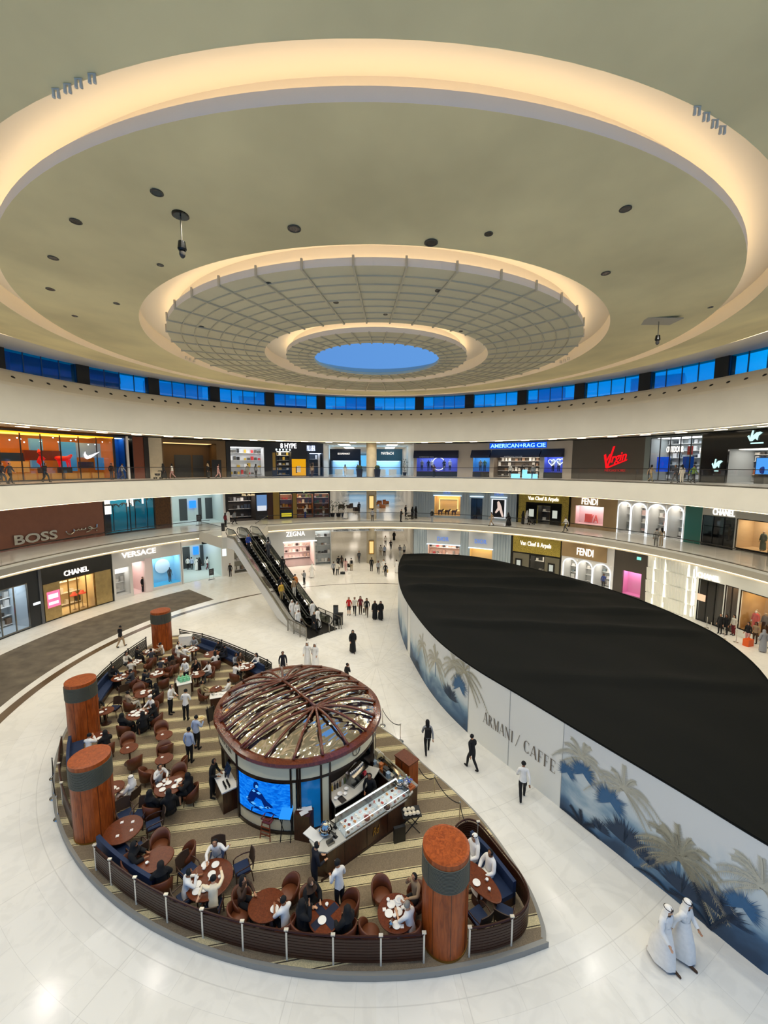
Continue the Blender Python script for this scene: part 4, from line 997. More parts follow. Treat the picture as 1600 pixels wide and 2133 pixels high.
def mural():
    m = bpy.data.materials.new('mural_print'); m.use_nodes = True; N = m.node_tree.nodes; L = m.node_tree.links; b = N['Principled BSDF']
    u = N.new('ShaderNodeUVMap'); u.uv_map = 'run'
    nz = N.new('ShaderNodeTexNoise'); nz.inputs['Scale'].default_value = .55; nz.inputs['Detail'].default_value = 5; nz.inputs['Distortion'].default_value = .6
    L.new(u.outputs[0], nz.inputs['Vector'])
    sx = N.new('ShaderNodeSeparateXYZ'); L.new(u.outputs[0], sx.inputs[0])
    ad = N.new('ShaderNodeMath'); ad.operation = 'MULTIPLY_ADD'; L.new(nz.outputs['Fac'], ad.inputs[0]); ad.inputs[1].default_value = 3.0; L.new(sx.outputs[1], ad.inputs[2])
    r = N.new('ShaderNodeValToRGB'); dv = N.new('ShaderNodeMath'); dv.operation = 'DIVIDE'; L.new(ad.outputs[0], dv.inputs[0]); dv.inputs[1].default_value = 5.0; L.new(dv.outputs[0], r.inputs[0])
    el = r.color_ramp.elements
    el[0].position = .30; el[0].color = (*srgb('#1d3a55'), 1); el[1].position = .82; el[1].color = (*srgb('#d3d5d2'), 1)
    for p, c in ((.42, '#3a5f80'), (.52, '#7f9bad'), (.62, '#bcc8cb')):
        e = el.new(p); e.color = (*srgb(c), 1)
    L.new(r.outputs[0], b.inputs['Base Color']); b.inputs['Roughness'].default_value = .45
    return m
MURAL = mural()
sA, _ = hw(976, 1455); sB, _ = hw(1171, 1600); sD, _ = hw(849, 1330); sE, _ = hw(855, 1345)
# the carcass: front, back and a rim
m = MB(); lp = HF[:-1] + HBK[:-1]; n = len(lp)
m.add([(p.x, p.y, 0) for p in lp] + [(p.x, p.y, HZ) for p in lp], [(i, (i + 1) % n, n + (i + 1) % n, n + i) for i in range(n)])
m.build('panel_wall', HWHITE, HTH)
hface('mural_panel', .3, sD, .02, HZ - .02, MURAL, .012, True); hface('mural_panel', sE, sA, .02, HZ - .02, MURAL, .012, True); hface('mural_panel', sB, HS[-1] - .1, .02, HZ - .02, MURAL, .012, True)
for s_ in (sA, sB, (sA + sB) / 2, sD, sE):
    m = MB(); p, nn = hp(s_); d = Vector((-nn.y, nn.x)) * .012; o_ = -nn * .016 if (-nn).dot(-p) > 0 else nn * .016
    m.add([(p.x + o_.x - d.x, p.y + o_.y - d.y, .02), (p.x + o_.x + d.x, p.y + o_.y + d.y, .02), (p.x + o_.x + d.x, p.y + o_.y + d.y, HZ), (p.x + o_.x - d.x, p.y + o_.y - d.y, HZ)], [(0, 1, 2, 3)])
    m.build('panel_joint', mat('joint_grey', '#8d9091', .5), HTH)
# black fabric roof, sagging with soft ridges
FAB = mat('black_fabric', '#070a08', .7, bump=.08, nscale=2.5, spec=.10)
fr = catmull(V2([(p.x, p.y) for p in HF[::8]]), 4)
NU, NV = 40, 150
def curve_at(L_, t):
    f_ = t * (len(L_) - 1); i = min(len(L_) - 2, int(f_)); return L_[i].lerp(L_[i + 1], f_ - i)
BK = HBK[::-1]; vs = []; rnd = random.Random(2)
for i in range(NV + 1):
    t = i / NV; a = curve_at(HF, t); b = curve_at(BK, t)
    for j in range(NU + 1):
        k = j / NU; p = a.lerp(b, k); ed = min(1, 9 * k * (1 - k)); ed2 = min(1, 5 * t * (1 - t) * 4) if t not in (0, 1) else 0
        z = HZ + .03 - ed * ed2 * .10
        for y0, am in ((42.5, .25), (39.5, .30), (36.0, .34), (33.0, .25), (29.0, .22), (25.5, .16), (19.0, .10)):
            q = (p.y + (p.x - 8) * .12 - y0); z += ed * ed2 * am * 1.8 * math.exp(-(q / (.9 if q > 0 else .3)) ** 2) * (.6 + .4 * sin(k * 3 + y0))
        z += ed * ed2 * .03 * sin(p.x * 1.3 + p.y * .8)
        vs.append((p.x, p.y, z))
m = MB(); m.add(vs, [(i * (NU + 1) + j, i * (NU + 1) + j + 1, (i + 1) * (NU + 1) + j + 1, (i + 1) * (NU + 1) + j) for i in range(NV) for j in range(NU)])
m.build('fabric_roof', FAB, HTH, smooth=True)
m = MB(); m.tube([(p.x, p.y, HZ + .03) for p in lp], .045, 5, True); m.build('roof_edge', FAB, HTH)
def hmap(s_, z, off):
    p, nn = hp(s_); nn = -nn if (-nn).dot(-p) > 0 else nn
    return (p.x + nn.x * off, p.y + nn.y * off, z)
class Print:
    def __init__(s): s.v = []; s.f = []
    def poly(s, pts, off):
        o = len(s.v); s.v += [hmap(a, max(.03, min(HZ - .04, z)), off) for a, z in pts]; s.f.append(list(range(o, o + len(pts))))
    def frond(s, a, z, ang, L_, droop, off, wd=.3, n=26, seed=0):
        r = random.Random(seed); sp = []
        for i in range(n + 1):
            t = i / n; sp.append((a + L_ * t * cos(ang) , z + L_ * t * sin(ang) - droop * t * t))
        for i in range(n):
            t0 = i / n; w = .035 * (1 - t0) + .008; x0, y0 = sp[i]; x1, y1 = sp[i + 1]; dx, dy = x1 - x0, y1 - y0; l = hypot(dx, dy) or 1; px, py = -dy / l, dx / l
            s.poly([(x0 - px * w, y0 - py * w), (x1 - px * w * .9, y1 - py * w * .9), (x1 + px * w * .9, y1 + py * w * .9), (x0 + px * w, y0 + py * w)], off)
            if i < 2: continue
            for sg in (-1, 1):
                ll = wd * (1 - .55 * t0) * r.uniform(.8, 1.1) * min(1, t0 * 4); fx = dx / l * .75 + sg * px * .8; fy = dy / l * .75 + sg * py * .8 - .25
                s.poly([(x0 - dx / l * .014, y0 - dy / l * .014), (x0 + dx / l * .02, y0 + dy / l * .02), (x0 + fx * ll, y0 + fy * ll)], off + .001 * (1 + sg))
    def fan(s, a, z, R, off, a0=20, a1=340, n=44, seed=0):
        r = random.Random(seed)
        for i in range(n):
            t = rad(a0 + (a1 - a0) * i / (n - 1)); l = R * r.uniform(.7, 1.08); w = .045
            s.poly([(a, z), (a + .55 * l * cos(t - w), z + .55 * l * sin(t - w)), (a + l * cos(t), z + l * sin(t)), (a + .55 * l * cos(t + w), z + .55 * l * sin(t + w))], off)
    def build(s, name, mt):
        if not s.f: return
        me = bpy.data.meshes.new(name); me.from_pydata(s.v, [], s.f); me.materials.append(mt); return link(name, me, HTH)
def palm(px, py, k, sc, mt, off, seed, trunk=None, trunkm=None):
    a, z = hw(px, py); pr = Print(); r = random.Random(seed)
    for i in range(k):
        an = rad(168 - 156 * i / (k - 1) + r.uniform(-7, 7)); L_ = sc * r.uniform(.85, 1.15)
        pr.frond(a, z, an, L_, L_ * (.30 + .55 * abs(cos(an))), off + i * .0004, .3 * sc / 1.6, seed=seed + i)
    for i in range(4):
        an = rad([200, 215, -20, -35][i]); pr.frond(a, z, an, sc * .8, sc * .35, off, .26 * sc / 1.6, seed=seed + 40 + i)
    pr.build('palm_print', mt)
    if trunk:
        t = Print(); t.poly([(a - .06, z - trunk), (a + .06, z - trunk), (a + .04, z), (a - .04, z)], off - .002); t.build('palm_trunk_print', trunkm)
KHA = mat('print_khaki', '#a49f88', .5); KHB = mat('print_pale_khaki', '#b9b6a4', .5); KHC = mat('print_grey_khaki', '#8d8874', .5); NAV = mat('print_navy', '#16304a', .5); BLU = mat('print_blue', '#2f5f87', .5); BL2 = mat('print_slate', '#4a6f8d', .5); MIST = mat('print_mist', '#8ea4b2', .5)
palm(1213, 1580, 9, 1.25, KHB, .020, 1)
palm(1300, 1645, 9, 1.3, KHB, .020, 2)
palm(1416, 1786, 13, 1.65, KHA, .026, 3, 1.1, BL2)
palm(1416, 1790, 7, 1.35, KHC, .030, 33)
palm(1590, 1850, 9, 1.4, KHB, .020, 4)
palm(908, 1377, 9, 1.5, KHB, .020, 5, 1.0, BL2); palm(946, 1385, 7, 1.5, KHB, .020, 6); palm(880, 1345, 7, 1.4, KHB, .018, 7); palm(968, 1400, 7, 1.7, KHA, .022, 8)
for px, py, R, sd in ((1215, 1610, .62, 1), (1272, 1670, .70, 2), (958, 1430, .8, 3), (1182, 1608, .5, 4), (1548, 1890, .6, 7)): pr = Print(); pr.fan(*hw(px, py), R, .034 + .001 * sd, -38, 218, 58, sd); pr.build('fan_palm_print', BLU)
for px, py, R, sd in ((1300, 1755, .95, 5), (1250, 1730, .5, 6), (1352, 1800, .5, 9), (870, 1395, .8, 10), (938, 1455, .9, 11), (1500, 1905, .9, 13), (1420, 1860, .8, 12)): pr = Print(); pr.fan(*hw(px, py), R, .026 + .0005 * sd, 10, 170, 60, sd); pr.build('fan_palm_print', NAV)
for px, py, an, L_, dr, sd in ((1212, 1722, 150, 1.1, .5, 1), (1212, 1722, 120, 1.0, .3, 2), (1212, 1722, 95, .9, .2, 3), (1212, 1722, 60, 1.0, .4, 4), (1212, 1722, 30, 1.0, .5, 5), (1480, 1935, 110, 1.5, .3, 6), (1480, 1935, 70, 1.5, .4, 7), (1480, 1935, 140, 1.5, .7, 8), (1390, 1855, 30, 1.5, .9, 9), (1390, 1855, 150, 1.2, .7, 10)): pr = Print(); pr.frond(*hw(px, py), rad(an), L_, dr, .038 + .0007 * sd, .22, seed=sd); pr.build('dark_frond_print', mat('print_deep_navy', '#10253b', .5))
# serif lettering
def glyph(ch):
    T, t = .15, .045
    bar = lambda x0, y0, x1, y1: [(x0, y0), (x1, y0), (x1, y1), (x0, y1)]
    def slant(x0, y0, x1, y1, w): return [(x0, y0), (x0 + w, y0), (x1 + w, y1), (x1, y1)]
    def arcs(cx, cy, rx, ry, a0, a1, th):
        n = 14; o = []; i_ = []
        for k in range(n + 1):
            a = rad(a0 + (a1 - a0) * k / n); w = t + (th - t) * abs(cos(a)) ** 1.2
            o.append((cx + rx * cos(a), cy + ry * sin(a))); i_.append((cx + (rx - w) * cos(a), cy + (ry - t) * sin(a)))
        return [[o[k], o[k + 1], i_[k + 1], i_[k]] for k in range(n)]
    sf = lambda x: bar(x - .11, 0, x + .11, .03)
    st = lambda x: bar(x - .11, .97, x + .11, 1)
    if ch == 'A': return .78, [slant(.03, 0, .36, 1, t), slant(.60, 0, .34, 1, T), bar(.16, .30, .56, .34), sf(.06), sf(.68)]
    if ch == 'R': return .75, [bar(.1, 0, .1 + T, 1), sf(.17), st(.14)] + arcs(.28, .745, .30, .255, -90, 90, T) + [bar(.2, .49, .3, .535), bar(.2, .955, .3, 1), slant(.56, 0, .30, .5, T), sf(.66)]
    if ch == 'M': return .95, [bar(.1, 0, .1 + t, 1), slant(.42, 0, .08, 1, T), slant(.44, 0, .74, 1, t), bar(.72, 0, .72 + T, 1), sf(.12), sf(.8), st(.10), st(.8)]
    if ch == 'N': return .84, [bar(.1, 0, .1 + t, 1), slant(.60, 0, .06, 1, T), bar(.70, 0, .70 + t, 1), sf(.12), st(.1), st(.72)]
    if ch == 'I': return .36, [bar(.1, 0, .1 + T, 1), sf(.175), st(.175)]
    if ch == '/': return .6, [slant(.02, -.1, .46, 1.08, t)]
    if ch == 'C': return .8, arcs(.42, .5, .38, .51, 48, 312, T * 1.1) + [bar(.66, .74, .69, .95), bar(.66, .08, .69, .26)]
    w = {'F': .62, 'E': .68}[ch]
    P_ = [bar(.1, 0, .1 + T, 1), bar(.1, .955, w - .06, 1), bar(w - .09, .76, w - .06, 1), bar(.2, .48, .46, .52), bar(.44, .4, .47, .6), sf(.17), st(.15)]
    if ch == 'E': P_ += [bar(.1, 0, w - .04, .045), bar(w - .07, 0, w - .04, .24)]
    return w, P_
def serif(txt, s0, s1, z0, z1, mt):
    W_ = sum(glyph(c)[0] + .06 for c in txt); pr = Print(); x = 0; k = (s1 - s0) / W_
    for c in txt:
        w, P_ = glyph(c)
        for q in P_: pr.poly([(s0 + (x + a) * k, z0 + (z1 - z0) * b) for a, b in q], .03)
        x += w + .06
    pr.build('serif_letters', mt)
LTR = mat('letter_bronze', '#6f6558', .35, metal=.3)
def box_of(c): return hw(*c)
a0, zt = hw(1008, 1478); _, zb = hw(1010, 1507); a1, _ = hw(1071, 1530)
zA = (zt + zb) / 2; HH = .56
serif('ARMANI', a0, a1, zA - HH / 2, zA + HH / 2, LTR)
b0, _ = hw(1074, 1545); b1, _ = hw(1087, 1530); serif('/', b0, b1, zA - HH / 2, zA + HH / 2, LTR)
c0, _ = hw(1091, 1550); c1, _ = hw(1160, 1590); serif('CAFFE', c0, c1, zA - HH / 2, zA + HH / 2, LTR)

# ------------------------------------------------------------------ the cafe's raised platform
CA = lambda a: pol(a, 17.85)
PO = [CA(163.6 + 121.5 * i / 44 * 1.0) for i in range(45)]      # the round outer edge, from the front tip to the back tip
edge = catmull(V2([(-16.3, 32.9), (-12.3, 30.4), (-7.4, 27.0), (-2.6, 23.0), (.9, 19.6), (2.2, 17.6), (3.25, 16.15), (4.25, 14.4), (5.0, 12.2), (5.1, 10.9), (4.95, 10.35)]), 6)
poly = [(p.x, p.y) for p in PO] + [(p.x, p.y) for p in edge[1:-1]]
def stripes():
    m = bpy.data.materials.new('striped_carpet'); m.use_nodes = True; N = m.node_tree.nodes; L = m.node_tree.links; b = N['Principled BSDF']
    t = N.new('ShaderNodeTexCoord'); d = N.new('ShaderNodeVectorMath'); d.operation = 'DOT_PRODUCT'; L.new(t.outputs['Object'], d.inputs[0]); d.inputs[1].default_value = (-sin(rad(8.3)), cos(rad(8.3)), 0)
    m1 = N.new('ShaderNodeMath'); m1.operation = 'SUBTRACT'; L.new(d.outputs['Value'], m1.inputs[0]); m1.inputs[1].default_value = 15.28 - .515
    m2 = N.new('ShaderNodeMath'); m2.operation = 'DIVIDE'; L.new(m1.outputs[0], m2.inputs[0]); m2.inputs[1].default_value = 1.03
    m3 = N.new('ShaderNodeMath'); m3.operation = 'FRACT'; L.new(m2.outputs[0], m3.inputs[0])
    r = N.new('ShaderNodeValToRGB'); r.color_ramp.interpolation = 'CONSTANT'; L.new(m3.outputs[0], r.inputs[0])
    base = (.24, .185, .12, 1); cream = (.64, .54, .31, 1); dk = (.055, .042, .03, 1)
    el = r.color_ramp.elements; el[0].position = 0; el[0].color = base; el[1].position = .315; el[1].color = cream
    for p, c in ((.345, dk), (.375, cream), (.625, dk), (.655, cream), (.685, base)):
        e = el.new(p); e.color = c
    nz = N.new('ShaderNodeTexNoise'); nz.inputs['Scale'].default_value = 38; nz.inputs['Detail'].default_value = 3; L.new(t.outputs['Object'], nz.inputs['Vector'])
    r2 = N.new('ShaderNodeValToRGB'); r2.color_ramp.elements[0].position = .35; r2.color_ramp.elements[0].color = (.78, .78, .78, 1); r2.color_ramp.elements[1].position = .65; r2.color_ramp.elements[1].color = (1.1, 1.1, 1.1, 1); L.new(nz.outputs['Fac'], r2.inputs[0])
    mx = N.new('ShaderNodeMix'); mx.data_type = 'RGBA'; mx.blend_type = 'MULTIPLY'; mx.inputs[0].default_value = 1; L.new(r.outputs[0], mx.inputs[6]); L.new(r2.outputs[0], mx.inputs[7])
    L.new(mx.outputs[2], b.inputs['Base Color']); b.inputs['Roughness'].default_value = .95; b.inputs['Specular IOR Level'].default_value = .1
    return m
PT = .20
m = MB(); m.prism(poly, 0, PT - .004); pl = struct(m.build('floor_cafe_platform', mat('kerb_stone', '#8f8d85', .45)))
cx = sum(p[0] for p in poly) / len(poly); cy = sum(p[1] for p in poly) / len(poly)
inner = [(x + (cx - x) * .012, y + (cy - y) * .012) for x, y in poly]
m = MB(); m.prism(inner, PT - .02, PT); tag(m.build('striped_carpet', stripes()), 'taupe carpet with cream stripes covering the whole cafe platform', 'carpet')

# ------------------------------------------------------------------ four wood clad pillars
def woodmat(name, col, dark, sc=1.0, rough=.25, coat=.3, spec=.5):
    m = bpy.data.materials.new(name); m.use_nodes = True; N = m.node_tree.nodes; L = m.node_tree.links; b = N['Principled BSDF']
    t = N.new('ShaderNodeTexCoord'); mp = N.new('ShaderNodeMapping'); mp.inputs['Scale'].default_value = (3 * sc, 3 * sc, .45 * sc); L.new(t.outputs['Object'], mp.inputs[0])
    n = N.new('ShaderNodeTexNoise'); n.inputs['Scale'].default_value = 3; n.inputs['Detail'].default_value = 8; n.inputs['Distortion'].default_value = 1.2; L.new(mp.outputs[0], n.inputs['Vector'])
    r = N.new('ShaderNodeValToRGB'); r.color_ramp.elements[0].position = .3; r.color_ramp.elements[0].color = (*srgb(dark), 1); r.color_ramp.elements[1].position = .7; r.color_ramp.elements[1].color = (*srgb(col), 1)
    L.new(n.outputs['Fac'], r.inputs[0]); L.new(r.outputs[0], b.inputs['Base Color']); b.inputs['Roughness'].default_value = rough; b.inputs['Coat Weight'].default_value = coat; b.inputs['Specular IOR Level'].default_value = spec; b.inputs['Coat Roughness'].default_value = .12
    MATS[name] = m; return m
WOOD = woodmat('walnut_veneer', '#ab5420', '#7d3710', 1.0, .36, .0, .3)
TABLEW = woodmat('table_veneer', '#743716', '#52230a', 2, .34, .0, .3)
DWOOD = woodmat('dark_wood', '#4a2513', '#2e150b', 2, .3, .2)
LOUV = mat('louvre_grey', '#4d4f45', .5)
PIL = [((2.0, 10.57), 'wood pillar with grey louvred band at the cafe tip by the white robed men'), ((-10.72, 14.34), 'wood pillar with grey louvred band beside the table of four napkins'), ((-15.0, 19.87), 'wood pillar with grey louvred band behind the man in a white robe with bent head'), ((-16.2, 29.9), 'dark wood pillar with grey louvred band at the far tip of the cafe')]
for (x, y), lab in PIL:
    t = thing('wood_pillar', lab, 'pillar', (x, y, PT))
    q = MB(); q.lathe([(.67, .06), (.67, 3.0), (0, 3.0)], 40); q.build('shaft', WOOD, t, smooth=False, local=True)
    q = MB(); q.lathe([(.68, 0), (.68, .06), (.66, .06)], 40); q.build('plinth', mat('brass'), t, local=True)
    q = MB()
    for k in range(17): q.lathe([(.672, 2.14 + k * .042), (.69, 2.145 + k * .042), (.69, 2.17 + k * .042), (.672, 2.175 + k * .042)], 40)
    for k in range(3):
        an = rad(95 + k * 120 + 180 * 0); q.box(.685, .7, -.012, .012, 2.14, 2.85, 0, Matrix.Rotation(an, 4, 'Z'))
    q.build('louvre_band', LOUV, t, local=True)
    q = MB()
    for k in range(8):
        q.box(.665, .674, -.006, .006, .08, 2.13, 0, Matrix.Rotation(rad(k * 45 + 5), 4, 'Z'))
    q.build('panel_joint', mat('joint_dark', '#2a120a', .4), t, local=True)
    q = MB(); q.lathe([(.67, 3.0), (.6, 3.012), (0, 3.012)], 40); q.build('cap', WOOD, t, smooth=False, local=True)

# ------------------------------------------------------------------ slatted railings round the cafe
SLAT = mat('dark_slat', '#35180b', .35, spec=.3)
POSTM = mat('post_cream', '#d9d2c0', .35, metal=.3)
def rail(label, P, post_idx, z=PT, h=.93, slats=8, sm=SLAT, post=POSTM, posts=True):
    P = [Vector((x, y)) for x, y in P]
    t = thing('slatted_railing', label, 'railing', (P[0].x, P[0].y, z))
    for a, b in zip(post_idx[:-1], post_idx[1:]):
        seg = P[a:b + 1]
        m = MB()
        for k in range(slats):
            zz = z + .1 + k * (h - .2) / slats
            for i in range(len(seg) - 1):
                d = (seg[i + 1] - seg[i]); n_ = Vector((-d.y, d.x)).normalized() * .016
                c = [seg[i] - n_, seg[i + 1] - n_, seg[i + 1] + n_, seg[i] + n_]
                m.prism([(q.x, q.y) for q in c], zz, zz + .074)
        m.build('slat_panel', sm, t)
        m = MB(); m.tube([(p.x, p.y, z + h - .02) for p in seg], .034, 6); m.build('top_rail', sm, t)
    if posts:
        for i in post_idx:
            p = P[i]; m = MB(); m.box(p.x - .025, p.x + .025, p.y - .025, p.y + .025, z, z + h + .02); m.box(p.x - .06, p.x + .06, p.y - .035, p.y + .035, z + h + .01, z + h + .05)
            m.build('post', post, t)
AP = [-147, -150.2, -154.5, -158.9, -163.2, -167.5, -171.8, -176.1, -180.4, -184.3]
P = []; idx = []
for i, a in enumerate(AP):
    if i:
        for k in range(1, 4): P.append(pol(AP[i - 1] + (a - AP[i - 1]) * k / 4, 17.62).xy)
    idx.append(len(P)); P.append(pol(a, 17.62).xy)
rail('long curved dark slatted railing along the front edge of the cafe', P, idx)
end = catmull(V2([(2.62, 10.05), (3.2, 10.12), (3.9, 10.3), (4.35, 10.55), (4.62, 10.95), (4.6, 11.5), (4.35, 12.1), (4.0, 12.9), (3.7, 13.45), (3.35, 13.6), (3.0, 13.45), (2.75, 13.2)]), 4)
rail('short hairpin slatted railing wrapping the tip seating by the white robed men', end, [0, 8, 32, 44])
rail('short slatted railing between the two wood pillars on the round side', [pol(-140.2 + 0 + k * 2.4, 17.55).xy for k in range(9)], [0, 3, 5, 8])
P = [pol(-114.5 + k * 3.2, 17.5).xy for k in range(11)]
BLK = mat('black_rail', '#14110f', .35)
rail('black slatted railing curving back towards the far wood pillar', P, [0, 3, 6, 8, 10], sm=BLK, post=BLK, slats=7)
bk = catmull(V2([(-15.55, 31.3), (-13.4, 30.4), (-11.5, 29.25), (-9.2, 27.6), (-7.3, 26.1), (-6.85, 25.5), (-7.1, 25.0)]), 5)
rail('black slatted railing along the far straight edge of the cafe, ending in a curl', bk, [0, 5, 10, 15, 20, 30], sm=BLK, post=BLK, slats=7)

# ------------------------------------------------------------------ stanchions with ropes
def stanchion(p, label, h=1.0, group=None):
    t = thing('rope_stanchion', label, 'stanchion', p, 0, group)
    q = MB(); q.lathe([(.17, 0), (.17, .02), (.05, .04), (.022, .06), (.022, h - .06), (.035, h - .05), (.035, h - .01), (0, h)], 14); q.build('post', CHROME, t, smooth=True, local=True); return t
def rope(a, b, label, h=.92, sag=.25):
    pts = [a.lerp(b, k / 10) + Vector((0, 0, h - sag * 4 * (k / 10) * (1 - k / 10))) for k in range(11)]
    q = MB(); q.tube(pts, .018, 6); tag(q.build('barrier_rope', mat('rope_black', '#15130f', .8), smooth=True), label, 'rope')
L1_ = [at(x, y) for x, y in ((112, 1621), (113, 1662), (122, 1705))]
for p, w in zip(L1_, ('far', 'middle', 'near')): stanchion(p, 'chrome rope stanchion outside the round edge of the cafe, %s one of the three' % w)
rope(L1_[0], L1_[1], 'dark rope hung between the far two stanchions outside the round edge of the cafe'); rope(L1_[1], L1_[2], 'dark rope hung between the near two stanchions outside the round edge of the cafe')
R1_ = [at(x, y) for x, y in ((797, 1512), (834, 1545), (905, 1661), (957, 1718))]
for p, w in zip(R1_, ('beside the kiosk roof facing the hoarding', 'on open marble between kiosk and hoarding', 'at the carpet edge beyond the cake counter', 'at the carpet edge nearest the tip pillar')): stanchion(p, 'chrome rope stanchion ' + w)
rope(R1_[0], R1_[1], 'dark rope sagging between the two stanchions behind the kiosk'); rope(R1_[2], R1_[3], 'dark rope along the carpet edge beyond the cake counter'); rope(R1_[3], Vector((3.35, 13.6, .1)), 'dark rope from the carpet edge stanchion to the hairpin railing'); rope(at(872, 1640, 0), R1_[2], 'dark rope from the cake counter corner to the carpet edge stanchion')
Q_ = [at(x, y) for x, y in ((1472, 1308), (1480, 1320), (1508, 1331), (1533, 1338))]
for p, w in zip(Q_, ('by the black glass doors', 'half hidden by the hoarding roof', 'in front of the waiting women', 'nearest the orange bag')): stanchion(p, 'slim chrome stanchion of the boutique queue ' + w)

# ------------------------------------------------------------------ escalators
E0 = Vector((-4.45, 32.95, 0)); EW = 1.42
def espot(s_, off, z): return E0 - U * s_ + V * off + Vector((0, 0, z))
def ez(s_): return 0.06 if s_ < 2.4 else min(6.5, .06 + (s_ - 2.4) * 6.44 / 11.1)
SS = [0, 1.2, 2.1, 2.4, 2.9, 5, 8, 11, 13.0, 13.5, 14, 15.2]
for lane, lab in ((-.74, 'escalator lane nearer the cafe with people in white riding down'), (.74, 'escalator lane on the family side with riders going up')):
    t = thing('escalator', lab, 'escalator', E0 + V * lane)
    m = MB(); vs = []
    for s_ in SS:
        z = ez(s_); zb = max(0.0, z - 1.15) if s_ > 2.4 else 0.0
        if s_ > 13: zb = 5.35
        for o, zz in ((-EW / 2, zb), (EW / 2, zb), (EW / 2, z - .04), (-EW / 2, z - .04)): vs.append(espot(s_, lane + o, zz))
    n = len(SS); m.add(vs, [(4 * i + k, 4 * i + 4 + k, 4 * i + 4 + (k + 1) % 4, 4 * i + (k + 1) % 4) for i in range(n - 1) for k in range(4)] + [(0, 1, 2, 3), (4 * n - 1, 4 * n - 2, 4 * n - 3, 4 * n - 4)])
    me = recalc(m.mesh('truss_casing', mat('casing_white', '#d3d2cd', .25))); link('truss_casing', me, t)
    m = MB(); k = 0; s_ = 2.3
    while s_ < 13.4:
        z = ez(s_ + .4); p = [espot(s_, lane - .42, 0), espot(s_ + .4, lane - .42, 0), espot(s_ + .4, lane + .42, 0), espot(s_, lane + .42, 0)]
        m.prism([(q.x, q.y) for q in p], z - .3, z); s_ += .4
    m.build('steps', mat('step_black', '#060606', .8, spec=.1), t)
    for o in (-EW / 2 + .1, EW / 2 - .1):
        m = MB(); vs = []
        xs = [.9 + 14.1 * i / 40 for i in range(41)]
        for s2 in xs: vs += [espot(s2, lane + o, ez(s2)), espot(s2, lane + o, ez(s2) + .86)]
        m.add(vs, [(2 * i, 2 * i + 2, 2 * i + 3, 2 * i + 1) for i in range(40)]); b = m.build('balustrade', glassmat('dark_tint_glass', '#7c8178', .3), t)
        m = MB(); pts = [espot(s2, lane + o, ez(s2) + .9) for s2 in xs]
        pts = [espot(.75, lane + o, .3), espot(.55, lane + o, .55), espot(.65, lane + o, .85)] + pts + [espot(15.3, lane + o, 7.2), espot(15.35, lane + o, 6.9), espot(15.15, lane + o, 6.7)]
        m.tube(pts, .045, 6); m.build('handrail', mat('handrail_black', '#0c0c0b', .4), b)
        m = MB(); vs = []
        for s2 in xs: vs += [espot(s2, lane + o - .08, ez(s2) + .02), espot(s2, lane + o + .08, ez(s2) + .02), espot(s2, lane + o + .08, ez(s2) + .16), espot(s2, lane + o - .08, ez(s2) + .16)]
        m.add(vs, [(4 * i + k, 4 * i + 4 + k, 4 * i + 4 + (k + 1) % 4, 4 * i + (k + 1) % 4) for i in range(40) for k in range(4)]); m.build('skirt_deck', STEEL, b)
        m = MB()
        for s2 in (4.2, 6.5, 9.2, 12.2):
            d = V * (.10 if o < 0 else -.10); p0 = espot(s2, lane + o, ez(s2) + .12) + d; p1 = espot(s2 + .5, lane + o, ez(s2 + .5) + .12) + d; m.tube([p0, p1], .03, 5)
        m.build('skirt_lamp', emat('skirt_glow', '#fff3da', 4), b)
    m = MB(); p = [espot(0, lane - EW / 2, 0), espot(2.3, lane - EW / 2, 0), espot(2.3, lane + EW / 2, 0), espot(0, lane + EW / 2, 0)]; m.prism([(q.x, q.y) for q in p], .0, .07); m.build('landing_plate', mat('landing_dark', '#2a2825', .35, metal=.6), t)
# bridge from the lower gallery to the escalator head
hd = [espot(15.1, -1.9, 0), espot(15.1, 1.9, 0)]
br = [pol(a, 28.3) for a in (-29.5, -33, -36, -39, -42, -46.5)]
L_ = [(hd[0].x, hd[0].y), (hd[1].x, hd[1].y)] + [(p.x, p.y) for p in br]
m = MB(); m.prism(L_, 5.3, 6.455); struct(link('floor_bridge', recalc(m.mesh('floor_bridge', PLASTER))))
m = MB(); m.prism(L_, 6.455, 6.466); struct(m.build('floor_bridge_finish', MARBLE))
for i, (a, b, lab) in enumerate(((hd[0], br[-1], 'clear glass rail on the cafe side of the escalator bridge'), (hd[1], br[0], 'clear glass rail on the delicatessen side of the escalator bridge'))):
    t = thing('glass_balustrade', lab, 'railing', (a.x, a.y, 6.46)); d = (b - a).normalized(); nn = Vector((-d.y, d.x, 0)) * .01
    m = MB(); m.prism([((a + nn).x, (a + nn).y), ((b + nn).x, (b + nn).y), ((b - nn).x, (b - nn).y), ((a - nn).x, (a - nn).y)], 6.47, 7.6); m.build('glass_panel', GLASS, t)
    m = MB(); m.tube([a + Vector((0, 0, 7.64)), b + Vector((0, 0, 7.64))], .035); m.build('handrail', BRONZE, t)
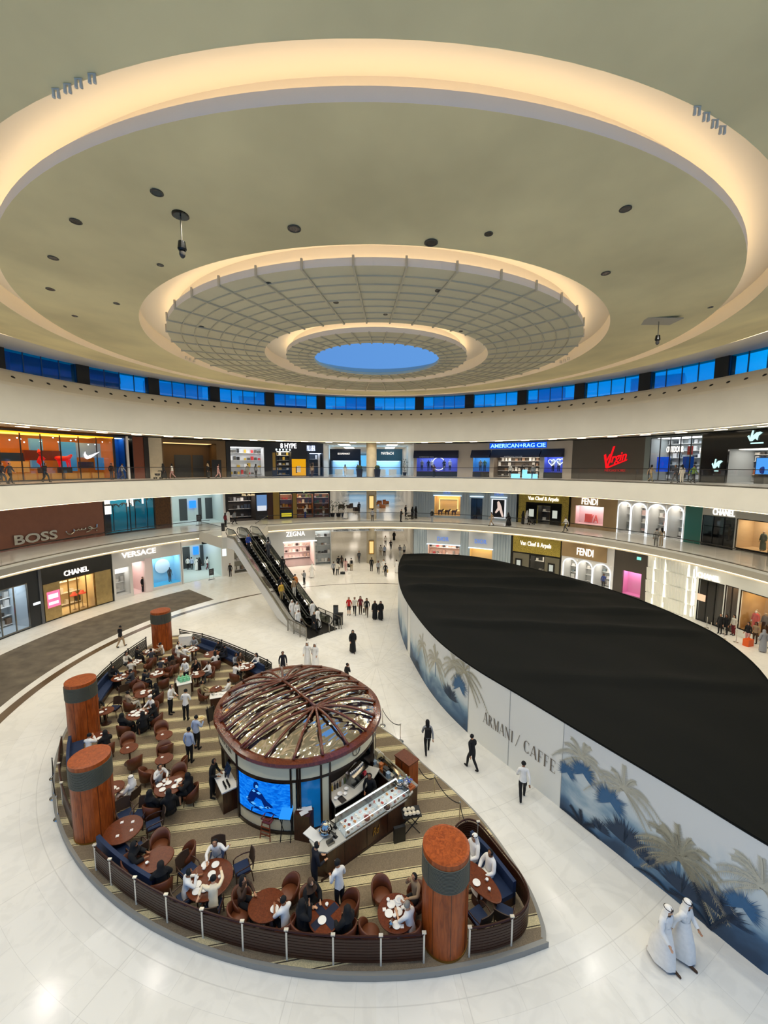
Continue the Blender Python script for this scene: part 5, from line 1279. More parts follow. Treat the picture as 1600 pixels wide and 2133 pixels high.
# glass barriers at the escalator foot
for off, s0, s1, lab in ((-1.75, -.1, 2.7, 'glass crowd barrier at the escalator foot on the cafe side'), (1.75, -.2, 3.2, 'glass crowd barrier at the escalator foot on the family side')):
    t = thing('glass_barrier', lab, 'barrier', espot(s0, off, 0)); a = espot(s0, off, 0); b = espot(s1, off, 0)
    m = MB(); nn = V * .01; m.prism([((a + nn).x, (a + nn).y), ((b + nn).x, (b + nn).y), ((b - nn).x, (b - nn).y), ((a - nn).x, (a - nn).y)], .12, .98); m.build('glass_panel', GLASS, t)
    for k in range(4):
        p = a.lerp(b, k / 3); m = MB(); m.box(p.x - .04, p.x + .04, p.y - .04, p.y + .04, 0, 1.05); m.build('post', STEEL, t)
    m = MB(); m.tube([a + Vector((0, 0, 1.06)), b + Vector((0, 0, 1.06))], .04); m.build('top_rail', STEEL, t)
for k, o in enumerate((.55, 1.15, 1.6)):
    p = espot(-.05, o, 0); q = MB(); q.lathe([(.05, 0), (.05, .85), (0, .87)], 10, p); tag(q.build('steel_bollard', STEEL, smooth=True), 'short steel bollard at the escalator landing edge, %s from the black totem' % ['third', 'second', 'first'][k], 'bollard')
p = at(700, 1303); t = thing('directory_totem', 'tall black directory totem beside the escalator foot', 'totem', p)
q = MB(); q.box(p.x - .22, p.x + .22, p.y - .08, p.y + .08, 0, 1.85); q.build('totem_body', BLACKG, t)
q = MB(); q.box(p.x - .18, p.x + .18, p.y - .086, p.y - .08, .7, 1.7); q.build('totem_screen', mat('totem_dim', '#2b2f33', .1, emit=.1), t)
p = at(708, 1302); t = thing('waste_bin', 'black square waste bin beside the black totem', 'bin', p)
q = MB(); q.box(p.x - .2, p.x + .25, p.y + .0, p.y + .45, 0, .95); q.build('bin_body', mat('bin_grey', '#34342f', .4), t)
q = MB(); q.box(p.x - .22, p.x + .27, p.y - .02, p.y + .47, .95, 1.0); q.build('bin_lid', BLACKG, t)
# ------------------------------------------------------------------ the domed kiosk
KC = Vector((-3.55, 17.55, PT)); KR = atan2(-.751, .66)
def kp(t, r, L_, z=0.0):
    c = cos(rad(t)); return Vector(((L_ if c > 0 else -L_) * min(1, abs(c) * 6) + r * c, r * sin(rad(t)), z))
KIO = thing('cafe_kiosk', 'oval cafe kiosk with mirrored ribbed dome, cream facia and big blue screen', 'kiosk', KC, KR)
CREAMP = mat('cream_panel', '#f1e4bd', .4); DBR = mat('kiosk_dark_brown', '#23120b', .3, coat=.2)
def karc(name, t0, t1, r0, r1, L_, z0, z1, mt, parent=None, n=None):
    n = n or max(1, int(abs(t1 - t0) / 4)); m = MB(); vs = []
    for i in range(n + 1):
        t = t0 + (t1 - t0) * i / n; vs += [kp(t, r0, L_, z0), kp(t, r1, L_, z0), kp(t, r1, L_, z1), kp(t, r0, L_, z1)]
    m.add(vs, [(4 * i + k, 4 * i + (k + 1) % 4, 4 * i + 4 + (k + 1) % 4, 4 * i + 4 + k) for i in range(n) for k in range(4)] + [(0, 3, 2, 1), (4 * n, 4 * n + 1, 4 * n + 2, 4 * n + 3)])
    me = recalc(m.mesh(name, mt)); return link(name, me, parent or KIO, True)
WR, WL = 3.22, .40
karc('plinth', -82, -14, WR - .2, WR + .05, WL, 0, .12, DBR); karc('plinth', 31, 236, WR - .2, WR + .05, WL, 0, .12, DBR)
karc('lower_panel', -81, -38, WR - .08, WR, WL, .12, .62, CREAMP)
karc('facia_panel', -81, -36, WR - .05, WR + .04, WL, 2.22, 2.82, CREAMP); karc('facia_panel', -35, 31, WR - .05, WR + .04, WL, 2.22, 2.82, CREAMP)
karc('facia_panel', -125, -82, WR - .05, WR + .04, WL, 2.22, 2.82, CREAMP); karc('facia_panel', 32, 234, WR - .05, WR + .04, WL, 2.22, 2.82, CREAMP)
karc('facia_band', -180, 180, WR - .06, WR + .06, WL, 2.12, 2.22, DBR, n=80)
karc('wall_panel', 33, 236, WR - .08, WR, WL, .12, 2.12, CREAMP)
karc('pilaster', -38.5, -36.5, WR - .08, WR + .03, WL, .12, 2.12, CREAMP); karc('pilaster', -19.5, -14.5, WR - .08, WR + .03, WL, .12, 2.12, CREAMP)
for t in (-81.6, -39.4, -35, -33.5, -19.8, -13.6, 31.5, 34, 58, 90, 120, 150, 180, 210, -124):
    karc('dark_post', t - .6, t + .6, WR - .06, WR + .07, WL, .05, 2.82, DBR, n=1)
def screenmat():
    m = bpy.data.materials.new('sea_video'); m.use_nodes = True; N = m.node_tree.nodes; L = m.node_tree.links; N.remove(N['Principled BSDF'])
    t = N.new('ShaderNodeTexCoord'); mp = N.new('ShaderNodeMapping'); mp.inputs['Scale'].default_value = (1.6, 1.6, 4.5); L.new(t.outputs['Object'], mp.inputs[0])
    n = N.new('ShaderNodeTexNoise'); n.inputs['Scale'].default_value = 2.4; n.inputs['Detail'].default_value = 7; n.inputs['Distortion'].default_value = .8; L.new(mp.outputs[0], n.inputs['Vector'])
    r = N.new('ShaderNodeValToRGB'); L.new(n.outputs['Fac'], r.inputs[0]); el = r.color_ramp.elements
    el[0].position = .3; el[0].color = (*srgb('#0450c8'), 1); el[1].position = .75; el[1].color = (*srgb('#2c9cff'), 1); e = el.new(.5); e.color = (*srgb('#0a78f0'), 1)
    em = N.new('ShaderNodeEmission'); em.inputs[1].default_value = 1.0; L.new(r.outputs[0], em.inputs[0]); L.new(em.outputs[0], N['Material Output'].inputs[0]); return m
scr = karc('video_screen', -80.5, -40.2, WR - .02, WR + .035, WL, .66, 2.1, screenmat())
karc('screen_frame', -81, -39.8, WR - .04, WR + .045, WL, 2.06, 2.12, BLACKG); karc('screen_frame', -81, -39.8, WR - .04, WR + .045, WL, .60, .67, BLACKG)
def sshape(name, pts, mt):
    m = MB(); vs = [kp(-80.5 + 40.3 * x, WR + .047, WL, .66 + 1.44 * y) for x, y in pts]; m.add(vs, [list(range(len(vs)))]); return link(name, m.mesh(name, mt), scr, True)
NV_ = emat('video_navy', '#0a2f86', .6); LT_ = emat('video_pale', '#5fb4ff', 1.1)
sshape('video_figure', [(.2, .3), (.26, .5), (.32, .66), (.42, .70), (.52, .62), (.60, .45), (.72, .3), (.62, .22), (.4, .18), (.26, .22)], NV_)
sshape('video_head', [(.36, .72), (.355, .82), (.38, .9), (.43, .92), (.46, .86), (.455, .78), (.42, .71)], NV_)
sshape('video_face', [(.40, .73), (.395, .80), (.42, .83), (.45, .81), (.45, .75)], LT_)
for x, y, w in ((.22, .34, .05), (.34, .26, .06), (.5, .22, .05), (.62, .25, .06), (.36, .62, .04), (.46, .6, .05)): sshape('video_highlight', [(x - w, y), (x, y + .05), (x + w, y + .01), (x, y - .03)], LT_)
sshape('video_rocks', [(.28, .0), (.3, .14), (.42, .2), (.55, .12), (.68, .16), (.8, .05), (.98, .1), (.99, .0)], NV_)
door = karc('glass_door', -33.2, -20.2, WR - .06, WR, WL, .02, 2.12, mat('door_blue', '#0f6aa6', .12, emit=.35, noise=.3, nscale=1.2))
# open bar front: a dark core, lit menu board, back counter
CORE = MB()
vs = [kp(t, WR - .75, WL, 0) for t in range(-85, 40, 5)]
karc('core_wall', -13, 32, WR - .85, WR - .75, WL, 0, 2.12, mat('bar_dark', '#2a2320', .4)); karc('core_wall', -126, -82, WR - .85, WR - .75, WL, 0, 2.12, mat('bar_dark'))
karc('ceiling_panel', -180, 180, .05, WR - .1, WL, 2.1, 2.14, DBR, n=60)
karc('menu_board', -12, 10, WR - .6, WR - .55, WL, 1.62, 2.08, emat('menu_glow', '#f6e3e0', 1.0))
karc('menu_lines', -9, 7, WR - .548, WR - .545, WL, 1.86, 1.875, mat('menu_ink', '#b09a98', .5)); karc('menu_lines', -9, 5, WR - .548, WR - .545, WL, 1.78, 1.79, mat('menu_ink')); karc('menu_lines', -9, 6, WR - .548, WR - .545, WL, 1.94, 1.95, mat('menu_ink'))
MTOP = mat('counter_marble', '#c9c6bb', .2, noise=.06, nscale=3)
karc('back_counter', -12.5, 28, WR - .7, WR + .38, WL, 0, 1.02, BLACKG); karc('counter_top', -12.8, 28.5, WR - .72, WR + .42, WL, 1.02, 1.07, MTOP)
karc('light_strip', -12, 28, WR - .4, WR - .34, WL, 2.07, 2.09, emat('bar_light', '#ffe4bd', 6))
karc('light_strip', -124, -84, WR - .4, WR - .34, WL, 2.07, 2.09, emat('bar_light', '#ffe4bd', 6))
karc('back_shelf', -122, -84, WR - .72, WR - .5, WL, 1.35, 1.38, MTOP); karc('back_shelf', -122, -84, WR - .72, WR - .5, WL, 1.72, 1.75, MTOP)
karc('back_display', -122, -84, WR - .74, WR - .72, WL, 1.2, 2.0, emat('green_display', '#7fae95', .5))
# clock ring and downlight on the facia
m = MB(); c = kp(8, WR + .06, WL, 2.56); tn = (kp(9, WR, WL) - kp(7, WR, WL)).normalized()
m.tube([c + tn * (.2 * cos(i * pi / 12)) + Vector((0, 0, .2 * sin(i * pi / 12))) for i in range(24)], .018, 5, True)
m.tube([c, c + tn * .12 + Vector((0, 0, .08))], .01, 4); m.tube([c, c + Vector((0, 0, -.14))], .01, 4); m.build('clock', mat('clock_bronze', '#6b5f4c', .4), KIO, local=True)
# lettering on the facia by the side counter
m = MB(); tv, tf, ta = text_mesh('Angelina', bold=.01)
m.add([kp(-118 + 32 * x, WR + .05 + d * .1, WL, 2.4 + .28 * y) for x, y, d in tv], tf); m.build('facia_letters', mat('clock_bronze'), KIO, local=True)
# dome, ring and ribs
RR, RLn = 3.2, .55
RING = woodmat('ring_wood', '#6e3115', '#4a1d0c', 1.5, .2, .5)
m = MB(); pr = [(-.18, 2.82), (.14, 2.82), (.2, 2.9), (.16, 3.0), (-.05, 3.03), (-.22, 2.99)]; vs = []
n = 96
for i in range(n):
    t = 360 * i / n
    for dr, z in pr: vs.append(kp(t, RR + dr, RLn, z))
k = len(pr); m.add(vs, [(i * k + q, ((i + 1) % n) * k + q, ((i + 1) % n) * k + (q + 1) % k, i * k + (q + 1) % k) for i in range(n) for q in range(k)])
link('roof_ring', recalc(m.mesh('roof_ring', RING)), KIO, True)
def dome_z(x, y):
    ax = max(0, abs(x) - RLn * min(1, abs(x) / .5)); rho = min(1, hypot(ax, y) / (RR - .1)); return 2.98 + .52 * (1 - rho ** 3.2)
def mirror():
    m = bpy.data.materials.new('mirror_film'); m.use_nodes = True; N = m.node_tree.nodes; L = m.node_tree.links; b = N['Principled BSDF']
    b.inputs['Base Color'].default_value = (.80, .78, .73, 1); b.inputs['Metallic'].default_value = 1; b.inputs['Roughness'].default_value = .06
    t = N.new('ShaderNodeTexCoord'); mp = N.new('ShaderNodeMapping'); mp.inputs['Scale'].default_value = (1.5, .5, 1); L.new(t.outputs['Object'], mp.inputs[0])
    n = N.new('ShaderNodeTexNoise'); n.inputs['Scale'].default_value = 1.5; n.inputs['Detail'].default_value = 0; n.inputs['Distortion'].default_value = 1.4; L.new(mp.outputs[0], n.inputs['Vector'])
    bp = N.new('ShaderNodeBump'); bp.inputs['Strength'].default_value = .4; bp.inputs['Distance'].default_value = .25; L.new(n.outputs['Fac'], bp.inputs['Height']); L.new(bp.outputs[0], b.inputs['Normal']); return m
m = MB(); vs = []; NR, NT = 14, 80
for j in range(NR + 1):
    f_ = (j / NR) ** .7
    for i in range(NT):
        p = kp(360 * i / NT, (RR - .1), RLn); p = Vector((p.x * f_, p.y * f_, 0)); vs.append((p.x, p.y, dome_z(p.x, p.y)))
m.add(vs, [(j * NT + i, j * NT + (i + 1) % NT, (j + 1) * NT + (i + 1) % NT, (j + 1) * NT + i) for j in range(NR) for i in range(NT)])
m.build('dome_film', mirror(), KIO, smooth=True, local=True)
def rib(a, t_or_pt):
    e = t_or_pt; pts = []
    for i in range(13):
        f_ = i / 12; x = a[0] + (e.x - a[0]) * f_; y = a[1] + (e.y - a[1]) * f_
        z = dome_z(x, y) + .085 + .10 * sin(min(1, f_ * 1.0) * pi) * .6
        pts.append((x, y, max(z, 3.0)))
    q = MB(); q.tube(pts, .06, 6); q.build('roof_rib', RING, KIO, smooth=True, local=True)
HUB = 1.42
for sg in (1, -1):
    for i in range(9):
        t = -78 + 156 * i / 8; e = kp(t if sg > 0 else 180 - t, RR - .02, RLn); rib((sg * HUB, 0), e)
for x in (-.95, -.32, .32, .95):
    yy = (RR - .02) * sqrt(max(0, 1 - max(0, (abs(x) - RLn) / RR) ** 2))
    for sg in (1, -1): rib((x, 0), Vector((x * 1.12, sg * yy, 0)))
q = MB(); q.tube([(-HUB, 0, dome_z(HUB, 0) + .1), (-.7, 0, dome_z(.7, 0) + .11), (0, 0, dome_z(0, 0) + .11), (.7, 0, dome_z(.7, 0) + .11), (HUB, 0, dome_z(HUB, 0) + .1)], .07, 6); q.build('roof_rib', RING, KIO, smooth=True, local=True)

# ------------------------------------------------------------------ the cake counter
ce = Vector((.795, .606, 0)); cn = Vector((-.606, .795, 0)); C0 = Vector((-1.85, 12.2, PT))
def cpt(a, b, z=0): return C0 + ce * a + cn * b + Vector((0, 0, z))
CMX = Matrix(((ce.x, cn.x, 0, C0.x), (ce.y, cn.y, 0, C0.y), (0, 0, 1, C0.z), (0, 0, 0, 1)))
CT = thing('cake_counter', 'dark wood corner bar counter with lit glass cake display in front of the kiosk', 'counter', C0)
body = [(.25, 0), (3.7, 0), (4.2, .12), (4.35, .55), (3.95, .95), (.3, .95), (0, .75), (0, .25)]
m = MB(); m.prism(body, 0, .92, 0, CMX); m.build('counter_body', DWOOD, CT)
m = MB(); m.prism([(x * 1.012 - .02, y * 1.04 - .02) for x, y in body], .92, .97, 0, CMX); m.build('counter_top', MTOP, CT)
m = MB(); m.box(.0, 4.2, -.012, .0, .0, .1, 0, CMX)
for x in (.95, 1.9, 2.85): m.box(x - .008, x + .008, -.012, 0, .1, .9, 0, CMX)
m.build('panel_joint', mat('joint_dark'), CT)
m = MB(); tv, tf, ta = text_mesh('Rd', bold=.0, shear=.3); m.add([CMX @ Vector((2.15 + .3 * x, -.02 - d * .1, .38 + .3 * y)) for x, y, d in tv], tf); m.build('counter_emblem', mat('brass'), CT)
dc = MB(); dc.box(1.0, 3.95, .02, .74, .97, 1.0, 0, CMX); tray = dc.build('display_tray', mat('display_white', '#dbe8ec', .25), CT)
dc = MB()
for x in (1.0, 2.47, 3.94): dc.box(x - .008, x + .008, .02, .72, 1.0, 1.34, 0, CMX)
dc.box(1.0, 3.95, .02, .035, 1.0, 1.26, 0, CMX); dc.add([CMX @ Vector(v) for v in ((1.0, .03, 1.26), (3.95, .03, 1.26), (3.95, .72, 1.36), (1.0, .72, 1.36))], [(0, 1, 2, 3)])
dc.build('glass_case', GLASS, CT)
dc = MB(); dc.box(1.02, 3.93, .70, .712, 1.305, 1.328, 0, CMX); dc.box(1.02, 3.93, .037, .043, 1.235, 1.245, 0, CMX); dc.build('case_light', emat('case_glow', '#e6f8ff', 9), CT)
dc = MB(); dc.box(1.0, 3.95, .0, .02, .95, 1.02, 0, CMX); dc.box(1.0, 3.95, .72, .74, .97, 1.36, 0, CMX); dc.build('case_trim', STEEL, CT)
# side wing running back towards the kiosk's far side
W0 = Vector((1.75, 15.1, PT)); we = Vector((-.615, .788, 0)); wv = Vector((-.788, -.615, 0))
WMX = Matrix(((we.x, wv.x, 0, W0.x), (we.y, wv.y, 0, W0.y), (0, 0, 1, W0.z), (0, 0, 0, 1)))
WT = thing('coffee_bar_counter', 'dark side counter with steel worktop running beside the kiosk towards the hoarding', 'counter', W0)
m = MB(); m.box(.1, 2.7, .05, .75, 0, .92, 0, WMX); m.build('counter_body', DWOOD, WT)
m = MB(); m.box(.1, 2.75, 0, .8, .92, .97, 0, WMX); m.build('counter_top', mat('grey_top', '#8d8b84', .3), WT)
m = MB(); m.add([WMX @ Vector((x, .12 + .2 * (1 - cos(pi * k / 8)), .97 + .34 * sin(pi * k / 8))) for x in (.7, 2.2) for k in range(9)], [(k, k + 1, 10 + k, 9 + k) for k in range(8)] + [list(range(9)), list(range(9, 18))[::-1]]); tag(m.build('roll_top_cover', mat('mirror_steel', '#c9c2ae', .12, metal=1), smooth=False), 'curved polished steel roll top cover on the side counter', 'cover')
p = at(840, 1585, 1.2); t = thing('host_cabinet', 'tall brown wood cabinet standing beyond the side counter', 'cabinet', (1.3, 16.35, PT), KR)
q = MB(); q.box(-.42, .42, -.28, .28, 0, 1.25); q.build('cabinet_body', WOOD, t, local=True); q = MB(); q.box(-.45, .45, -.31, .31, 1.25, 1.3); q.build('cabinet_top', TABLEW, t, local=True); q = MB(); q.box(-.02, .02, -.29, -.28, .1, 1.2); q.build('door_joint', mat('joint_dark'), t, local=True)
CHINA = mat('white_china', '#f0eee8', .25)
def cloche(p, label):
    t = thing('silver_cloche', label, 'cloche', p); q = MB(); q.lathe([(.21, .0), (.2, .12), (.15, .24), (.06, .3), (.02, .32), (.035, .36), (0, .39)], 20); q.build('dome', mat('polished_silver', '#d9d4c8', .08, metal=1), t, smooth=True, local=True)
    q = MB(); q.lathe([(.1, -.14), (.03, -.11), (.03, -.02), (.24, 0), (.24, .015)], 18); q.build('stand', mat('polished_silver'), t, smooth=True, local=True)
cloche(cpt(.55, .62, 1.11), 'polished silver dome cover on the counter beside the man in a dark suit'); cloche(cpt(4.0, .62, 1.11), 'polished silver dome cover at the flower end of the cake counter')
CAKE = ['#5b2f1c', '#8a3b2a', '#efe6d6', '#c98a4a', '#3a1c12', '#e7c9c4', '#dcd6c8', '#b9472f']
rnd = random.Random(21); pp = None; k = 0
POSX = []
for i in range(13):
    for j in range(3):
        a = 1.16 + i * .215; b = .14 + j * .21 + rnd.uniform(-.04, .04)
        kind = rnd.random(); p = cpt(a + rnd.uniform(-.03, .03), b, 1.0)
        if i in (4, 8) and j == 0:
            t = thing('layer_cake', ['round pink and brown frosted cake in the glass display', 'dark chocolate ring cake in the glass display'][i == 8], 'cake', p); q = MB(); q.lathe([(.11, .02), (.115, .10), (.09, .12), (0, .12)] if i == 4 else [(.12, .02), (.13, .08), (.09, .11), (.04, .07), (0, .06)], 18); q.build('cake', mat('cake_' + CAKE[1 if i == 4 else 4][1:], CAKE[1 if i == 4 else 4], .5), t, smooth=True, local=True); q = MB(); q.lathe([(0, 0), (.15, 0), (.16, .02), (0, .02)], 18); q.build('cake_plate', CHINA, t, local=True); continue
        if pp is None:
            pp = thing('pastry_plate', '', 'plate'); q = MB(); q.lathe([(.05, 0), (.09, .012), (.088, .018), (.0, .01)], 16); q.build('plate', CHINA, pp, smooth=True, local=True); q = MB(); q.box(-.045, .045, -.03, .03, .012, .06); q.build('pastry', mat('pastry_0', CAKE[0], .6), pp, local=True); o = pp
        else: o = dup(pp, p, 0, '')
        o.location = p; o.rotation_euler = (0, 0, rnd.uniform(0, 6)); k += 1
        c = CAKE[rnd.randrange(8)]; ch = [x for x in o.children if x.name.startswith('pastry')][0]
        if o is not pp:
            ch.data = ch.data.copy(); ch.data.materials[0] = mat('cake_' + c[1:], c, .6)
        o['label'] = 'small white plate with one pastry inside the lit glass cake display'; o['group'] = 'pastry plates in the cake display'
def simple(name, label, cat, p, build, mt, rz=0, group=None, part=None):
    q = MB(); build(q); o = q.build(name, mt); o.location = p; o.rotation_euler = (0, 0, rz); return tag(o, label, cat, group)
# things on the counters
p = cpt(.18, .55, .98); simple('tray', 'pale rounded serving tray on the counter corner near the suited man', 'tray', p + cn * .25, lambda q: q.box(-.18, .18, -.35, .35, 0, .03), mat('tray_white', '#e9e7e0', .3), .9)
for i, (a, b, w, h, lab) in enumerate(((.75, .3, .22, .26, 'black payment terminal stand beside the silver dome cover'), (.95, .62, .26, .3, 'dark till screen behind the payment terminal'), (4.05, .22, .3, .22, 'dark till screen at the flower end of the cake counter'))):
    t = thing('till_screen', lab, 'till', cpt(a, b, .97), KR + .2); q = MB(); q.box(-.08, .08, -.06, .06, 0, .02); q.box(-.02, .02, -.02, .02, 0, h * .6); q.build('stand', DARK, t, local=True); q = MB(); q.box(-w / 2, w / 2, -.02, .01, h * .4, h + .1, 0, Matrix.Rotation(rad(25), 4, 'X')); q.build('screen', BLACKG, t, local=True)
simple('wire_rack', 'small grey wire basket of sachets beside the till screen', 'basket', cpt(.5, .2, .97), lambda q: (q.box(-.13, .13, -.09, .09, 0, .015), q.box(-.13, .13, -.09, -.08, 0, .09), q.box(-.13, .13, .08, .09, 0, .09)), STEEL, .6)
t = thing('flower_vase', 'glass vase of white and violet flowers on the counter corner', 'flowers', cpt(4.22, .42, .97)); q = MB(); q.lathe([(.05, 0), (.06, .1), (.05, .2)], 12); q.build('vase', mat('vase_glass', '#b9c9c4', .1), t, smooth=True, local=True)
rnd = random.Random(4)
for c, nm, kk in (('#6f7fd0', 'violet', 16), ('#e9e6d8', 'white', 12), ('#5d7a45', 'leaf', 14)):
    q = MB()
    for i in range(kk):
        an = rnd.uniform(0, 6.3); r_ = rnd.uniform(.03, .2); q.ball((r_ * cos(an), r_ * sin(an), rnd.uniform(.2, .42)), .035, .035, .03, 6, 4)
    q.build(('leaf_cluster' if nm == 'leaf' else nm + '_blossom'), mat('flower_' + nm, c, .7), t, local=True)
# coffee machine, bottles, cups on the back counter
KM = Matrix.Translation(KC) @ Matrix.Rotation(KR, 4, 'Z')
def kworld(t, r, z): return KM @ kp(t, r, WL, z)
t = thing('coffee_machine', 'steel espresso machine with red handle on the kiosk back counter', 'machine', kworld(12, WR - .1, 1.07), KR + rad(12) + pi / 2)
q = MB(); q.box(-.45, .45, -.22, .22, 0, .08); q.box(-.45, .45, -.05, .25, .08, .38); q.box(-.45, .45, -.22, .25, .38, .46); q.build('machine_body', mat('machine_steel', '#8f9294', .2, metal=1), t, local=True)
for x in (-.25, .05):
    q = MB(); q.lathe([(.045, .24), (.045, .38)], 10, (x, -.14, 0)); q.tube([(x, -.14, .27), (x, -.34, .25)], .018); q.build('group_handle', DARK, t, local=True)
q = MB(); q.box(.2, .36, -.2, -.06, .1, .24); q.build('red_jug', mat('jug_red', '#c0283a', .3), t, local=True)
BOT = ['#c9a63c', '#3a2a1c', '#20201e', '#7a5a2c', '#d9d2c0', '#5d6a3a']
cup = None
for i in range(6):
    p = kworld(-9 + i * 2.4, WR - .35, 1.07); simple('syrup_bottle', 'slim syrup bottle standing on the kiosk back counter under the menu', 'bottle', p, lambda q: q.lathe([(.04, 0), (.04, .17), (.014, .22), (.014, .28), (0, .28)], 10), mat('bottle_%d' % i, BOT[i], .2), 0, 'syrup bottles under the menu board')
for i in range(9):
    p = kworld(5 + i * 1.7, WR - .1, 1.535); simple('stacked_cup', 'white cup on top of the espresso machine', 'cup', p, lambda q: q.lathe([(.025, 0), (.04, .06), (.036, .06), (.02, .01)], 10), CHINA, 0, 'cups on the espresso machine')
for i, (tt, rr_, s_) in enumerate(((-10, .2, 1), (-6, .1, 1.4), (-3, .22, 1), (0, .05, 1.2))):
    p = kworld(tt, WR + rr_ - .1, 1.07); simple('china_bowl', 'white bowl on the marble back counter, %s from its rounded end' % ['first', 'second', 'third', 'fourth'][i], 'bowl', p, lambda q: q.lathe([(.04 * s_, 0), (.08 * s_, .05), (.074 * s_, .05), (.03 * s_, .01)], 12), CHINA)
simple('dark_sink', 'dark square sink insert in the marble back counter', 'sink', kworld(-7, WR + .25, 1.071), lambda q: q.box(-.16, .16, -.12, .12, 0, .006), DARK, KR)
rnd = random.Random(17)
for i in range(14):
    a = rnd.uniform(.2, 2.6); b = rnd.uniform(.1, .7); c = ['#e9e7e0', '#c9c2ae', '#b5652a', '#26221f', '#8fa4b5'][i % 5]
    if .6 < a < 2.3 and b < .5: b = .62
    p = WMX @ Vector((a, b, .97)); w, h = rnd.uniform(.07, .14), rnd.uniform(.05, .25)
    simple('counter_box', '%s coloured tub among the clutter on the side counter' % ['white', 'cream', 'orange', 'black', 'blue grey'][i % 5], 'tub', p, lambda q: (q.box(-w, w, -.07, .07, 0, h), q.box(-w - .01, w + .01, -.08, .08, h, h + .02)), mat('tub_' + c[1:], c, .4), KR, 'tubs on the side counter')
simple('pastry_basket', 'shallow basket of orange brown pastries on the side counter', 'basket', WMX @ Vector((.35, .4, .97)), lambda q: (q.box(-.3, .3, -.2, .2, 0, .08), q.ball((-.1, 0, .1), .12, .1, .06), q.ball((.1, .05, .1), .11, .1, .06), q.ball((.0, -.08, .11), .1, .08, .06)), mat('pastry_orange', '#a4582a', .6), KR)
# side counter on the screen's far side
a0 = KM @ kp(-95, WR + .30, WL, 0) + Vector((.34, -.1, 0)); t = thing('service_counter', 'wooden service counter with white top on the far side of the blue screen', 'counter', (a0.x, a0.y, PT), KR + rad(-95 + 90))
q = MB(); q.box(-.55, .55, -.28, .28, 0, .92); q.build('counter_body', DWOOD, t, local=True); q = MB(); q.box(-.6, .6, -.32, .32, .92, .97); q.build('counter_top', mat('tray_white'), t, local=True)
SCT = t
def on_side(x, y, z): return SCT.matrix_basis @ Vector((x, y, z))
t = thing('till_screen', 'dark slanted till screen on the service counter beside the blue screen', 'till', on_side(-.2, .05, .97), SCT.rotation_euler.z); q = MB(); q.box(-.03, .03, -.03, .03, 0, .2); q.build('stand', DARK, t, local=True); q = MB(); q.box(-.25, .25, -.02, .02, .12, .5, 0, Matrix.Rotation(rad(-20), 4, 'X')); q.build('screen', mat('screen_navy', '#24364e', .15), t, local=True)
for i in range(10):
    simple('glass_tumbler', 'dark tumbler in the rows on the service counter', 'glass', on_side(.1 + .09 * (i % 5), -.12 + .14 * (i // 5), .97), lambda q: q.lathe([(.03, 0), (.035, .1), (.03, .1), (.02, .01)], 10), mat('tumbler_dark', '#1f1a18', .15), 0, 'tumblers on the service counter')
# high chair and menu stands before the blue screen
p = at(560, 1738, PT); t = thing('high_chair', 'brown wooden child high chair standing in front of the blue screen', 'chair', p, KR + .5)
HC = mat('high_chair_wood', '#7a3519', .4)
for sx in (-1, 1):
    for sy in (-1, 1):
        q = MB(); q.tube([(sx * .22, sy * .24, 0), (sx * .16, sy * .15, .62)], .022, 5); q.build('leg', HC, t, local=True)
q = MB(); q.box(-.18, .18, -.17, .17, .58, .61); q.build('seat', HC, t, local=True)
q = MB(); q.box(-.18, .18, .14, .17, .62, .92); q.build('backrest', HC, t, local=True)
q = MB(); q.box(-.19, .19, -.2, -.17, .74, .78); q.box(-.19, -.16, -.2, .16, .74, .78); q.box(.16, .19, -.2, .16, .74, .78); q.build('guard_rail', HC, t, local=True)
q = MB()
for z in (.15, .3, .45): q.box(-.2, .2, -.22, -.19, z, z + .03)
q.build('rung', HC, t, local=True)
def lectern(px, py, mt, label, h=1.05, w=.42, emit=None):
    p = at(px, py, PT); t = thing('menu_stand', label, 'stand', p, KR + .75)
    for sx in (-1, 1):
        q = MB(); q.tube([(sx * w * .45, -.2, 0), (sx * w * .45, .18, h - .1)], .018, 5); q.tube([(sx * w * .45, .2, 0), (sx * w * .45, -.18, h - .1)], .018, 5); q.build('leg', DARK, t, local=True)
    q = MB(); q.box(-w / 2, w / 2, -.24, .24, h - .02, h + .02, 0, Matrix.Translation((0, 0, h)) @ Matrix.Rotation(rad(20), 4, 'X') @ Matrix.Translation((0, 0, -h))); q.build('board', mt, t, local=True)
lectern(598, 1745, emat('tablet_blue', '#2f9bff', 1.0), 'folding stand with a bright blue sloped screen beside the kiosk door')
t = thing('host_stand', 'dark wood host stand holding white menus beside the kiosk door', 'stand', at(634, 1742, PT), KR + .6); q = MB(); q.box(-.3, .3, -.22, .22, 0, 1.05); q.build('stand_body', DWOOD, t, local=True)
for i, (dx, dy) in enumerate(((-.14, .08), (.12, .1), (.05, -.1))): simple('menu_card', 'white menu card lying on the dark host stand', 'menu', t.matrix_basis @ Vector((dx, dy, 1.05 + .012 * i)), lambda q: q.box(-.15, .15, -.1, .1, 0, .01), mat('paper_white', '#dcdad6', .6), .3 * i, 'menus on the host stand')
t = thing('tray_stand', 'folding black tray stand heaped with used crockery by the cake counter', 'stand', at(856, 1728, PT), KR + 1.0)
for sy in (-.2, .2):
    q = MB(); q.tube([(-.3, sy, 0), (.3, sy, .72)], .02, 5); q.tube([(.3, sy, 0), (-.3, sy, .72)], .02, 5); q.build('leg', DARK, t, local=True)
q = MB(); q.box(-.36, .36, -.26, .26, .72, .75); q.build('tray', DARK, t, local=True)
TS = t
